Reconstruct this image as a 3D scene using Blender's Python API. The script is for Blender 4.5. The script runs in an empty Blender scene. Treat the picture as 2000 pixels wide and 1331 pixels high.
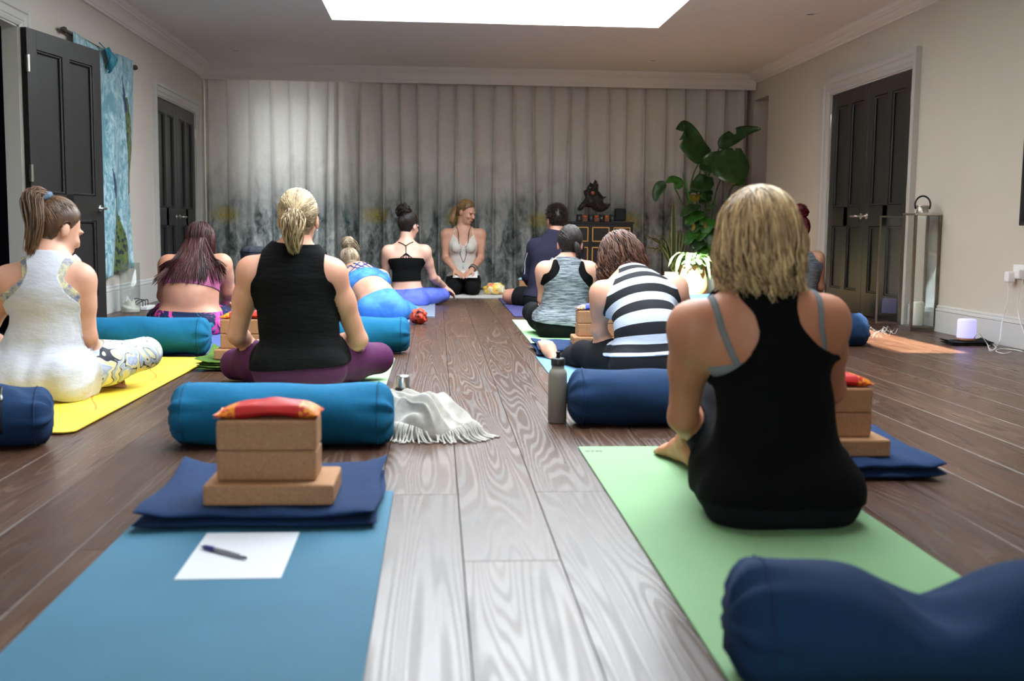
import bpy, bmesh, math, random
import numpy as np
from mathutils import Vector, Matrix
random.seed(7); rng = np.random.default_rng(7)
scn = bpy.context.scene
C = scn.collection
# ------------------------------------------------------------------ camera
CAMZ = 0.71
FPX = 2119.49                                   # focal length in pixels of the 2000 px wide frame
RC = np.array([[0.9975528951, -0.0690232726, 0.0111359451],
               [0.0039366297, -0.1035733401, -0.9946140287],
               [0.0698049022, 0.9922239420, -0.1030481662]])   # rows: camera right, down, forward
cd = bpy.data.cameras.new('camera'); cam = bpy.data.objects.new('camera', cd); C.objects.link(cam)
cd.sensor_width = 36.0; cd.lens = 36.0 * FPX / 2000.0; cd.clip_start = 0.05; cd.clip_end = 200
M = Matrix(((RC[0][0], -RC[1][0], -RC[2][0], 0), (RC[0][1], -RC[1][1], -RC[2][1], 0),
            (RC[0][2], -RC[1][2], -RC[2][2], CAMZ), (0, 0, 0, 1)))
cam.matrix_world = M
cd.dof.use_dof = True; cd.dof.focus_distance = 6.3; cd.dof.aperture_fstop = 3.5
scn.camera = cam
# ------------------------------------------------------------------ world, sun, exposure
SKY = 12.5; SUN = 76.0
w = bpy.data.worlds.new('world'); scn.world = w; w.use_nodes = True
bg = w.node_tree.nodes['Background']; bg.inputs[0].default_value = (0.90, 0.955, 1.0, 1); bg.inputs[1].default_value = SKY
sd = bpy.data.lights.new('sun', 'SUN'); sun = bpy.data.objects.new('sun', sd); C.objects.link(sun)
sd.energy = SUN; sd.angle = 0.009; sd.color = (1.0, 0.90, 0.76)
K1, K2 = 0.50, 1.00
sun.rotation_euler = Vector((K1, K2, -1)).to_track_quat('-Z', 'Y').to_euler(); sun.location = (-4, -8, 9)
scn.view_settings.view_transform = 'Standard'; scn.view_settings.look = 'None'
scn.view_settings.exposure = 0.0; scn.view_settings.gamma = 1.0; scn.view_settings.use_curve_mapping = False
try:
    scn.cycles.max_bounces = 8; scn.cycles.diffuse_bounces = 5; scn.cycles.glossy_bounces = 4
    scn.cycles.transparent_max_bounces = 16; scn.cycles.caustics_reflective = False; scn.cycles.caustics_refractive = False
    scn.cycles.use_denoising = True; scn.cycles.sample_clamp_indirect = 6.0
except Exception: pass

# ------------------------------------------------------------------ helpers
def ray(x, y): return RC.T @ np.array([(x - 1000) / FPX, (y - 665.5) / FPX, 1.0])
CP = np.array([0, 0, CAMZ])
def at(x, y, Y): d = ray(x, y); return CP + d * (Y / d[1])          # point seen at (x, y), Y metres down the room
def onz(x, y, z=0.0): d = ray(x, y); return CP + d * ((z - CAMZ) / d[2])
def V(*a): return np.array(a, float)
def unit(v): v = np.asarray(v, float); return v / (np.linalg.norm(v) + 1e-12)
def sstep(a, b, x): t = np.clip((np.asarray(x, float) - a) / (b - a), 0, 1); return t * t * (3 - 2 * t)

def tag(o, label=None, cat=None, group=None, kind=None):
    if label: o['label'] = label
    if cat: o['category'] = cat
    if group: o['group'] = group
    if kind: o['kind'] = kind
    return o
def empty(name, loc=(0, 0, 0), label=None, cat=None, group=None, kind=None, rz=0.0):
    o = bpy.data.objects.new(name, None); C.objects.link(o); o.location = tuple(float(v) for v in loc); o.rotation_euler = (0, 0, rz)
    o.empty_display_size = 0.1
    return tag(o, label, cat, group, kind)
def wmat(o):
    m = Matrix.Translation(o.location) @ o.rotation_euler.to_matrix().to_4x4()
    return m if o.parent is None else wmat(o.parent) @ o.matrix_parent_inverse @ m
def link_mesh(name, me, mat=None, parent=None, world=True):
    o = bpy.data.objects.new(name, me); C.objects.link(o)
    if mat is not None and len(me.materials) == 0: me.materials.append(mat)
    if parent is not None:
        o.parent = parent
        if world:                                # mesh given in world coordinates
            mw = wmat(parent)
            o.matrix_parent_inverse = mw.inverted()
    return o
def np_mesh(name, v, f, smooth=True, col=None):
    v = np.asarray(v, np.float32); f = np.asarray(f, np.int32)
    me = bpy.data.meshes.new(name); n = f.shape[1]
    me.vertices.add(len(v)); me.vertices.foreach_set('co', v.ravel())
    me.loops.add(f.size); me.loops.foreach_set('vertex_index', f.ravel())
    me.polygons.add(len(f)); me.polygons.foreach_set('loop_start', np.arange(0, f.size, n, dtype=np.int32))
    if smooth: me.polygons.foreach_set('use_smooth', np.ones(len(f), bool))
    if col is not None:
        a = me.color_attributes.new('Col', 'FLOAT_COLOR', 'POINT'); a.data.foreach_set('color', np.asarray(col, np.float32).ravel())
    me.update(calc_edges=True); return me
def bm_mesh(name, bm, smooth=False):
    bmesh.ops.recalc_face_normals(bm, faces=bm.faces)
    me = bpy.data.meshes.new(name); bm.to_mesh(me); bm.free()
    if smooth: me.polygons.foreach_set('use_smooth', np.ones(len(me.polygons), bool))
    return me
def add_box(bm, lo, hi, bev=0.0, seg=2, rot=None):
    lo = Vector(lo); hi = Vector(hi); c = (lo + hi) / 2; s = hi - lo
    b2 = bmesh.new(); bmesh.ops.create_cube(b2, size=1.0)
    for v in b2.verts: v.co = Vector((v.co.x * s.x, v.co.y * s.y, v.co.z * s.z))
    if bev > 0: bmesh.ops.bevel(b2, geom=b2.edges[:], offset=bev, segments=seg, affect='EDGES', profile=0.5)
    if rot is not None:
        for v in b2.verts: v.co = rot @ v.co
    for v in b2.verts: v.co += c
    t = bpy.data.meshes.new('t'); b2.to_mesh(t); b2.free(); bm.from_mesh(t); bpy.data.meshes.remove(t)
def box(name, lo, hi, mat, parent=None, bev=0.0, seg=2, world=True):
    bm = bmesh.new(); add_box(bm, lo, hi, bev, seg); return link_mesh(name, bm_mesh(name, bm), mat, parent, world)
def add_lathe(bm, prof, n=32, c=(0, 0, 0), cap=True):
    rings = []
    for r, z in prof:
        rings.append([bm.verts.new((c[0] + r * math.cos(2 * math.pi * i / n), c[1] + r * math.sin(2 * math.pi * i / n), c[2] + z)) for i in range(n)])
    for a, b in zip(rings[:-1], rings[1:]):
        for i in range(n): bm.faces.new((a[i], a[(i + 1) % n], b[(i + 1) % n], b[i]))
    if cap: bm.faces.new(rings[0][::-1]); bm.faces.new(rings[-1])
def lathe(name, prof, mat, parent=None, n=32, c=(0, 0, 0), cap=True, smooth=True, world=True):
    bm = bmesh.new(); add_lathe(bm, prof, n, c, cap); return link_mesh(name, bm_mesh(name, bm, smooth), mat, parent, world)
def tube_np(path, r, n=8, closed=False, flat=None):
    """tube along a polyline; r number or per-point array; returns v, quads"""
    P = np.asarray(path, float); m = len(P); r = np.broadcast_to(np.asarray(r, float), (m,))
    T = np.gradient(P, axis=0); T /= np.linalg.norm(T, axis=1)[:, None] + 1e-9
    up = V(0, 0, 1) if abs(T[0][2]) < 0.9 else V(1, 0, 0)
    N = np.zeros_like(P); N[0] = unit(np.cross(np.cross(T[0], up), T[0]))
    for i in range(1, m): N[i] = unit(N[i - 1] - T[i] * (N[i - 1] @ T[i]))
    B = np.cross(T, N); a = np.arange(n) * 2 * np.pi / n
    v = P[:, None] + r[:, None, None] * (np.cos(a)[None, :, None] * N[:, None] + np.sin(a)[None, :, None] * B[:, None])
    v = v.reshape(-1, 3); f = []
    for i in range(m - 1):
        for j in range(n): f.append((i * n + j, i * n + (j + 1) % n, (i + 1) * n + (j + 1) % n, (i + 1) * n + j))
    k = len(v); v = np.vstack([v, P[0] - T[0] * r[0] * 0.3, P[-1] + T[-1] * r[-1] * 0.3])
    for j in range(n):
        f.append((k, (j + 1) % n, j, j)); e = (m - 1) * n; f.append((k + 1, e + j, e + (j + 1) % n, e + (j + 1) % n))
    return v, f
def quads_clean(f): return f
def tube_mesh(name, paths, r, n=8):
    bm = bmesh.new()
    for P in paths:
        v, f = tube_np(P, r, n); vs = [bm.verts.new(p) for p in v]
        for q in f:
            q = list(dict.fromkeys(q))
            try: bm.faces.new([vs[i] for i in q])
            except ValueError: pass
    return bm_mesh(name, bm, True)
def tube(name, path, r, mat, parent=None, n=8, world=True):
    return link_mesh(name, tube_mesh(name, [path], r, n), mat, parent, world)
def smooth_path(pts, n=24):
    P = np.asarray(pts, float); t = np.linspace(0, len(P) - 1, n); out = []
    for x in t:
        i = min(int(x), len(P) - 2); u = x - i
        p0 = P[max(i - 1, 0)]; p1 = P[i]; p2 = P[i + 1]; p3 = P[min(i + 2, len(P) - 1)]
        out.append(0.5 * (2 * p1 + (p2 - p0) * u + (2 * p0 - 5 * p1 + 4 * p2 - p3) * u * u + (3 * p1 - p0 - 3 * p2 + p3) * u ** 3))
    return np.array(out)
def grid_faces(nu, nv, wrapu=False):
    f = []
    for i in range(nu if wrapu else nu - 1):
        for j in range(nv - 1):
            a = i * nv + j; b = ((i + 1) % nu) * nv + j; f.append((a, b, b + 1, a + 1))
    return f

# ------------------------------------------------------------------ materials
def srgb(r, g, b):
    c = np.array([r, g, b], float) / 255.0
    return tuple(np.where(c <= 0.04045, c / 12.92, ((c + 0.055) / 1.055) ** 2.4))
class NT:
    def __init__(s, name):
        s.m = bpy.data.materials.new(name); s.m.use_nodes = True; s.t = s.m.node_tree; s.n = s.t.nodes
        s.b = s.n['Principled BSDF']; s.out = s.n['Material Output']
    def add(s, typ, **kw):
        n = s.n.new(typ)
        for k, v in kw.items(): setattr(n, k, v)
        return n
    def l(s, a, b): s.t.links.new(a, b)
    def coord(s, kind='Object'): return s.add('ShaderNodeTexCoord').outputs[kind]
    def mapping(s, src, scale=(1, 1, 1), loc=(0, 0, 0), rot=(0, 0, 0)):
        n = s.add('ShaderNodeMapping'); s.l(src, n.inputs[0]); n.inputs['Scale'].default_value = scale; n.inputs['Location'].default_value = loc; n.inputs['Rotation'].default_value = rot
        return n.outputs[0]
    def noise(s, vec, scale=5, detail=3, rough=0.5, dist=0.0):
        n = s.add('ShaderNodeTexNoise'); s.l(vec, n.inputs['Vector']); n.inputs['Scale'].default_value = scale; n.inputs['Detail'].default_value = detail
        n.inputs['Roughness'].default_value = rough; n.inputs['Distortion'].default_value = dist; return n.outputs['Fac']
    def ramp(s, fac, stops, interp='LINEAR'):
        n = s.add('ShaderNodeValToRGB'); n.color_ramp.interpolation = interp; e = n.color_ramp.elements
        while len(e) < len(stops): e.new(0.5)
        for el, (p, c) in zip(e, stops): el.position = p; el.color = (*c, 1) if len(c) == 3 else c
        s.l(fac, n.inputs[0]); return n.outputs[0]
    def mix(s, fac, a, b, blend='MIX'):
        n = s.add('ShaderNodeMix', data_type='RGBA', blend_type=blend)
        for i, x in ((0, fac), (6, a), (7, b)):
            if hasattr(x, 'node'): s.l(x, n.inputs[i])
            elif isinstance(x, (int, float)): n.inputs[i].default_value = x if i == 0 else (x, x, x, 1)
            else: n.inputs[i].default_value = (*x, 1)
        return n.outputs[2]
    def math(s, op, a, b=None, c=None, clamp=False):
        n = s.add('ShaderNodeMath', operation=op, use_clamp=clamp)
        for i, x in enumerate((a, b, c)):
            if x is None: continue
            if hasattr(x, 'node'): s.l(x, n.inputs[i])
            else: n.inputs[i].default_value = x
        return n.outputs[0]
    def sep(s, vec): n = s.add('ShaderNodeSeparateXYZ'); s.l(vec, n.inputs[0]); return n.outputs
    def bump(s, h, strength=0.2, dist=0.01):
        n = s.add('ShaderNodeBump'); n.inputs['Strength'].default_value = strength; n.inputs['Distance'].default_value = dist; s.l(h, n.inputs['Height']); s.l(n.outputs[0], s.b.inputs['Normal'])
    def set(s, col=None, rough=None, metal=None, spec=None, **kw):
        for k, v in (('Base Color', col), ('Roughness', rough), ('Metallic', metal), ('Specular IOR Level', spec), *kw.items()):
            if v is None: continue
            if hasattr(v, 'node'): s.l(v, s.b.inputs[k])
            elif isinstance(v, (tuple, list)) and len(v) == 3: s.b.inputs[k].default_value = (*v, 1)
            else: s.b.inputs[k].default_value = v
        return s
def pmat(name, col, rough=0.6, var=0.12, scale=8.0, bump=0.0, bscale=60.0, metal=0.0, spec=0.5, sheen=0.0, bdist=0.004):
    t = NT(name); co = t.coord(); n = t.noise(co, scale, 3)
    c0 = tuple(max(0, x * (1 - var)) for x in col); c1 = tuple(min(1, x * (1 + var)) for x in col)
    t.set(t.ramp(n, [(0.3, c0), (0.7, c1)]), rough, metal, spec)
    if sheen: t.b.inputs['Sheen Weight'].default_value = sheen
    if bump: t.bump(t.noise(co, bscale, 4), bump, bdist)
    return t.m
MT = {}
MT['wall'] = pmat('wall_paint', srgb(198, 190, 179), 0.75, 0.015, 2, 0.03, 120)
MT['ceiling'] = pmat('ceiling_paint', srgb(222, 219, 214), 0.8, 0.01, 2)
MT['trim'] = pmat('trim_paint', srgb(186, 183, 178), 0.45, 0.015, 3)
MT['skirt'] = pmat('skirting_paint', srgb(200, 199, 197), 0.45, 0.015, 3)
MT['door'] = pmat('door_paint_charcoal', srgb(36, 35, 34), 0.42, 0.06, 4, 0.05, 90)
MT['door2'] = pmat('panel_paint_charcoal', srgb(34, 33, 32), 0.45, 0.06, 4)
MT['steel'] = pmat('brushed_steel', srgb(196, 194, 188), 0.28, 0.05, 30, metal=1.0)
MT['steel_dark'] = pmat('aged_steel', srgb(120, 112, 100), 0.35, 0.1, 20, metal=1.0)
MT['black'] = pmat('black_satin', srgb(18, 18, 20), 0.4, 0.1, 12)
MT['blackcloth'] = pmat('black_cloth', srgb(20, 20, 23), 0.9, 0.15, 20, 0.15, 140)
MT['white'] = pmat('white_plastic', srgb(232, 232, 232), 0.4, 0.02, 6)
MT['wax'] = pmat('candle_wax', srgb(236, 232, 220), 0.5, 0.03, 6)
def glassmat(name, tint=(1, 1, 1), gloss=0.12):
    t = NT(name); tr = t.add('ShaderNodeBsdfTransparent'); tr.inputs[0].default_value = (*tint, 1)
    gl = t.add('ShaderNodeBsdfGlossy'); gl.inputs['Roughness'].default_value = 0.02; fr = t.add('ShaderNodeLayerWeight'); fr.inputs[0].default_value = 0.35
    n = t.noise(t.coord(), 3, 2); f = t.math('MULTIPLY', fr.outputs['Facing'], t.math('MULTIPLY_ADD', n, 0.2, 0.55)); f = t.math('ADD', t.math('MULTIPLY', f, 0.4), gloss * 0.3)
    mx = t.add('ShaderNodeMixShader'); t.l(f, mx.inputs[0]); t.l(tr.outputs[0], mx.inputs[1]); t.l(gl.outputs[0], mx.inputs[2]); t.l(mx.outputs[0], t.out.inputs[0])
    return t.m
MT['glass'] = glassmat('clear_glass', (0.96, 0.98, 0.97))
MT['roofglass'] = glassmat('rooflight_glass', (0.97, 0.985, 0.99), 0.05)
MT['darkglass'] = pmat('dark_glass', srgb(30, 33, 34), 0.08, 0.05, 3)
# ================================================================== THE ROOM
XL, XR, YB, YF, HC = -2.60, 3.62, 12.75, -2.0, 2.47
def wood_floor():
    t = NT('oak_planks'); co = t.coord(); oi = t.add('ShaderNodeObjectInfo')
    rnd = oi.outputs['Random']
    off = t.add('ShaderNodeCombineXYZ'); t.l(t.math('MULTIPLY', rnd, 37.0), off.inputs[0]); t.l(t.math('MULTIPLY', rnd, 91.0), off.inputs[1])
    va = t.add('ShaderNodeVectorMath', operation='ADD'); t.l(co, va.inputs[0]); t.l(off.outputs[0], va.inputs[1]); p = va.outputs[0]
    h = t.noise(t.mapping(p, (8.0, 0.42, 1)), 1.0, 1.2, 0.5, 0.25)
    rings = t.math('SINE', t.math('MULTIPLY', h, 78.0)); rings = t.math('MULTIPLY_ADD', rings, 0.5, 0.5)
    lines = t.ramp(rings, [(0.80, (0, 0, 0)), (0.985, (1, 1, 1))])
    pores = t.noise(t.mapping(p, (220, 6, 1)), 1.0, 3, 0.6)
    pl = t.ramp(pores, [(0.5, (0, 0, 0)), (0.72, (1, 1, 1))])
    blot = t.noise(t.mapping(p, (5, 1.2, 1)), 1.0, 4, 0.6)
    base = t.ramp(rnd, [(0.0, srgb(64, 43, 31)), (0.35, srgb(86, 58, 42)), (0.7, srgb(74, 47, 33)), (1.0, srgb(92, 65, 49))])
    base = t.mix(t.ramp(blot, [(0.35, (0, 0, 0)), (0.7, (1, 1, 1))]), base, srgb(60, 34, 21), 'MIX')
    lim = t.mix(t.math('MULTIPLY', lines, t.math('MULTIPLY', t.math('MULTIPLY_ADD', blot, 0.9, -0.2, clamp=True), t.math('MULTIPLY_ADD', rnd, 0.6, 0.03))), base, srgb(116, 99, 87))
    lim = t.mix(t.math('MULTIPLY', pl, 0.22), lim, srgb(120, 104, 92))
    dk = t.ramp(rings, [(0.02, (1, 1, 1)), (0.16, (0, 0, 0))]); lim = t.mix(t.math('MULTIPLY', dk, t.math('MULTIPLY_ADD', rnd, 0.45, 0.12)), lim, srgb(34, 23, 18))
    rg = t.math('MULTIPLY_ADD', t.math('ADD', lines, dk), 0.12, t.math('MULTIPLY_ADD', blot, 0.14, 0.22))
    t.set(lim, rg, 0.0, 0.55)
    hh = t.math('ADD', t.math('MULTIPLY', t.math('ADD', lines, dk), -0.7), t.math('MULTIPLY', pl, -0.4)); t.bump(hh, 0.16, 0.0012)
    return t.m
MT['plank'] = wood_floor()
floor = box('floor', (XL - 0.02, YF, -0.09), (XR + 0.02, YB, -0.021), pmat('subfloor', srgb(40, 30, 25), 0.9), None); tag(floor, 'dark oak plank floor of the studio', kind='structure')
PW, PL = 0.21, 2.41
_pm = {}
def plank_mesh(wd, ln):
    k = (round(wd, 3), round(ln, 2))
    if k not in _pm:
        bm = bmesh.new(); add_box(bm, (-wd / 2 + 0.0007, -k[1] / 2 + 0.0007, -0.02), (wd / 2 - 0.0007, k[1] / 2 - 0.0007, 0), 0.0010, 1)
        me = bm_mesh('plank', bm); me.materials.append(MT['plank']); _pm[k] = me
    return _pm[k]
prnd = random.Random(3)
k0 = math.floor((XL - 0.06) / PW)
for k in range(k0, 18):
    xa, xb = max(XL, 0.06 + PW * k), min(XR, 0.06 + PW * (k + 1))
    if xb - xa < 0.02: continue
    j = {0: 2.26, 1: 2.87}.get(k, prnd.choice([0.3, 0.75, 1.1, 1.45, 1.9, 2.2]) + prnd.random() * 0.2)
    ys = sorted([YF] + [y for y in [j + PL * n for n in range(-4, 8)] if YF + 0.1 < y < YB - 0.1] + [YB])
    for ya, yb in zip(ys[:-1], ys[1:]):
        o = bpy.data.objects.new('plank', plank_mesh(xb - xa, yb - ya)); C.objects.link(o); o.parent = floor
        o.location = ((xa + xb) / 2, (ya + yb) / 2, 0)

def wall_x(name, x0, x1, y0, y1, z1, holes, mat):
    """wall slab between x0 and x1 running along y, with rectangular holes (ya, yb, za, zb)"""
    bm = bmesh.new(); y = y0
    for ya, yb, za, zb in sorted(holes):
        if ya > y: add_box(bm, (x0, y, 0), (x1, ya, z1))
        if za > 0: add_box(bm, (x0, ya, 0), (x1, yb, za))
        if zb < z1: add_box(bm, (x0, ya, zb), (x1, yb, z1))
        y = yb
    if y < y1: add_box(bm, (x0, y, 0), (x1, y1, z1))
    return tag(link_mesh(name, bm_mesh(name, bm), mat), kind='structure')
tag(wall_x('wall_left', XL - 0.10, XL, YF, YB, HC, [(6.15, 7.10, 0, 1.93), (10.42, 12.09, 0, 1.91)], MT['wall']), 'pale left wall with two dark doors')
tag(wall_x('wall_right', XR, XR + 0.30, YF, YB, HC, [(8.20, 9.94, 0, 1.97), (11.86, 12.42, 0, 2.19)], MT['wall']), 'pale right wall with dark double doors')
# far wall with a window behind the curtains, near wall behind the photographer
def wall_y(name, y0, y1, holes, mat):
    bm = bmesh.new(); x = XL - 0.16
    for xa, xb, za, zb in sorted(holes):
        add_box(bm, (x, y0, 0), (xa, y1, HC + 0.1))
        if za > 0: add_box(bm, (xa, y0, 0), (xb, y1, za))
        add_box(bm, (xa, y0, zb), (xb, y1, HC + 0.1)); x = xb
    add_box(bm, (x, y0, 0), (XR + 0.3, y1, HC + 0.1))
    return tag(link_mesh(name, bm_mesh(name, bm), mat), kind='structure')
tag(wall_y('wall_back', YB, YB + 0.2, [(-2.13, -1.23, 0.06, 2.12)], MT['wall']), 'far wall behind the curtains')
tag(wall_y('wall_front', YF - 0.2, YF, [(-1.3, 0.5, 0.9, 2.1)], MT['wall']), 'wall behind the photographer')
def window(name, xa, xb, za, zb, y, bars, label):
    r = empty(name, ((xa + xb) / 2, y, za), label, kind='structure')
    bm = bmesh.new(); s = 0.05
    add_box(bm, (xa, y - 0.03, za), (xb, y + 0.03, za + s)); add_box(bm, (xa, y - 0.03, zb - s), (xb, y + 0.03, zb))
    add_box(bm, (xa, y - 0.03, za + s), (xa + s, y + 0.03, zb - s)); add_box(bm, (xb - s, y - 0.03, za + s), (xb, y + 0.03, zb - s))
    n = bars + 1; wd = (xb - xa) / n
    for i in range(1, n): add_box(bm, (xa + wd * i - s / 2, y - 0.03, za + s), (xa + wd * i + s / 2, y + 0.03, zb - s))
    link_mesh('window_frame', bm_mesh('window_frame', bm), MT['black'], r)
    for i in range(n): box('pane', (xa + wd * i + s, y - 0.004, za + s), (xa + wd * (i + 1) - s, y + 0.004, zb - s), MT['roofglass'], r)
window('window_fill', -1.3, 0.5, 0.9, 2.1, YF - 0.1, 1, 'added fill light window behind the photographer')  # unseen window added to give some fill light from behind the camera
window('window_1', -2.13, -1.23, 0.06, 2.12, YB + 0.1, 0, 'tall window glowing behind the printed curtain')

# ceiling with the rooflight
SX0, SX1, SY0, SY1 = -0.90, 1.93, 2.9, 9.62
bm = bmesh.new()
add_box(bm, (XL - 0.16, YF - 0.2, HC), (SX0, YB + 0.2, HC + 0.06)); add_box(bm, (SX1, YF - 0.2, HC), (XR + 0.3, YB + 0.2, HC + 0.06))
add_box(bm, (SX0, YF - 0.2, HC), (SX1, SY0, HC + 0.06)); add_box(bm, (SX0, SY1, HC), (SX1, YB + 0.2, HC + 0.06))
ceiling = tag(link_mesh('ceiling', bm_mesh('ceiling', bm), MT['ceiling']), 'white ceiling around the rooflight', kind='structure')
w3 = empty('window_2', ((SX0 + SX1) / 2, (SY0 + SY1) / 2, HC), 'large bright rooflight in the ceiling', kind='structure')
n = 3; L = (SY1 - SY0) / n
for i in range(n): box('pane', (SX0 + 0.001, SY0 + L * i + 0.001, HC + 0.045), (SX1 - 0.001, SY0 + L * (i + 1) - 0.001, HC + 0.058), MT['roofglass'], w3)
pl = bpy.data.lights.new('rooflight_portal', 'AREA'); pl.shape = 'RECTANGLE'; pl.size = SX1 - SX0; pl.size_y = SY1 - SY0
po = bpy.data.objects.new('rooflight_portal', pl); C.objects.link(po); po.location = ((SX0 + SX1) / 2, (SY0 + SY1) / 2, HC + 0.09)
pl.cycles.is_portal = True
pl2 = bpy.data.lights.new('window_portal', 'AREA'); pl2.shape = 'RECTANGLE'; pl2.size = 1.8; pl2.size_y = 1.2
po2 = bpy.data.objects.new('window_portal', pl2); C.objects.link(po2); po2.location = (-0.4, YF - 0.25, 1.5); po2.rotation_euler = (math.radians(90), 0, 0); pl2.cycles.is_portal = True
pl3 = bpy.data.lights.new('window_portal', 'AREA'); pl3.shape = 'RECTANGLE'; pl3.size = 0.9; pl3.size_y = 2.06
po3 = bpy.data.objects.new('window_portal', pl3); C.objects.link(po3); po3.location = (-1.68, YB + 0.25, 1.09); po3.rotation_euler = (math.radians(-90), 0, 0); pl3.cycles.is_portal = True
# unseen walls added above the roof to keep sun off most of the room
uw = box('wall_sun_blocker', (-1.45, 0.7, HC + 0.07), (-1.25, 12.9, HC + 3.75), pmat('sun_blocker_grey', srgb(206, 203, 196), 0.9, 0.03, 3)); tag(uw, 'added unseen wall beside the rooflight blocking the sun', kind='structure')

uw3 = box('wall_sun_blocker_tall', (-1.45, -4.0, HC + 0.07), (-1.25, 0.7, HC + 5.55), pmat('sun_blocker_grey3', srgb(206, 203, 196), 0.9, 0.03, 3)); tag(uw3, 'added unseen taller wall beside the rooflight blocking the sun', kind='structure')  # taller added block keeps the sun off the bolster near the lantern
uw2 = box('wall_sun_blocker_south', (-1.24, 1.0, HC + 0.07), (5.2, 1.2, HC + 2.55), pmat('sun_blocker_grey2', srgb(206, 203, 196), 0.9, 0.03, 3)); tag(uw2, 'added unseen cross wall south of the rooflight blocking the sun', kind='structure')  # added cross wall sets the near edge of the sun patch
# cornice
CPROF = [(0, 2.335), (0.018, 2.335), (0.022, 2.350), (0.030, 2.352), (0.042, 2.372), (0.062, 2.400), (0.088, 2.418), (0.100, 2.420), (0.104, 2.436), (0.118, 2.440), (0.132, 2.456), (0.136, HC - 0.001), (0, HC - 0.001)]
def sweep(name, prof, a, b, nrm, mat, label=None):
    """profile (distance from wall, z) swept from a to b; nrm = into the room"""
    bm = bmesh.new(); a = Vector(a); b = Vector(b); nv = Vector(nrm); d = (b - a).normalized()
    ra = [bm.verts.new(a + nv * p + Vector((0, 0, z))) for p, z in prof]; rb = [bm.verts.new(b + nv * p + Vector((0, 0, z))) for p, z in prof]
    m = len(prof)
    for i in range(m): bm.faces.new((ra[i], ra[(i + 1) % m], rb[(i + 1) % m], rb[i]))
    bm.faces.new(ra); bm.faces.new(rb[::-1])
    o = link_mesh(name, bm_mesh(name, bm), mat); tag(o, label, kind='structure'); return o
YC = 12.36
sweep('trim_1', CPROF, (XL + 0.001, YF, 0), (XL + 0.001, YC, 0), (1, 0, 0), MT['ceiling'], 'moulded cornice along the left wall')
sweep('trim_2', [(p, z + 0.04 if z < 2.4 else z) for p, z in CPROF], (XR - 0.001, YF, 0), (XR - 0.001, YC, 0), (-1, 0, 0), MT['ceiling'], 'moulded cornice along the right wall')
sweep('trim_3', CPROF, (XL + 0.01, YC - 0.01, 0), (XR - 0.01, YC - 0.01, 0), (0, -1, 0), MT['ceiling'], 'moulded cornice above the curtains')
o = box('trim_4', (XL + 0.002, YC - 0.009, 2.305), (XR - 0.002, YC + 0.04, HC - 0.001), MT['ceiling'], None, 0.004); tag(o, 'white pelmet board above the curtains', kind='structure')
SK = [(0, 0), (0.018, 0), (0.018, 0.150), (0.014, 0.153), (0.020, 0.158), (0.018, 0.172), (0.010, 0.176), (0.012, 0.186), (0.008, 0.196), (0, 0.198)]
sk = lambda s: [(p, z * s) for p, z in SK]
i = 0
for ya, yb in ((YF, 6.02), (7.23, 10.27)): i += 1; sweep('baseboard_left' if i == 1 else 'baseboard_left_far', sk(1.1), (XL, ya, 0.001), (XL, yb, 0.001), (1, 0, 0), MT['skirt'], 'painted skirting board on the left wall')
i = 0
for ya, yb in ((YF, 8.06), (10.08, 11.85)): i += 1; sweep('baseboard_right' if i == 1 else 'baseboard_right_far', sk(0.97), (XR, ya, 0.001), (XR, yb, 0.001), (-1, 0, 0), MT['skirt'], 'painted skirting board on the right wall')

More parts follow.
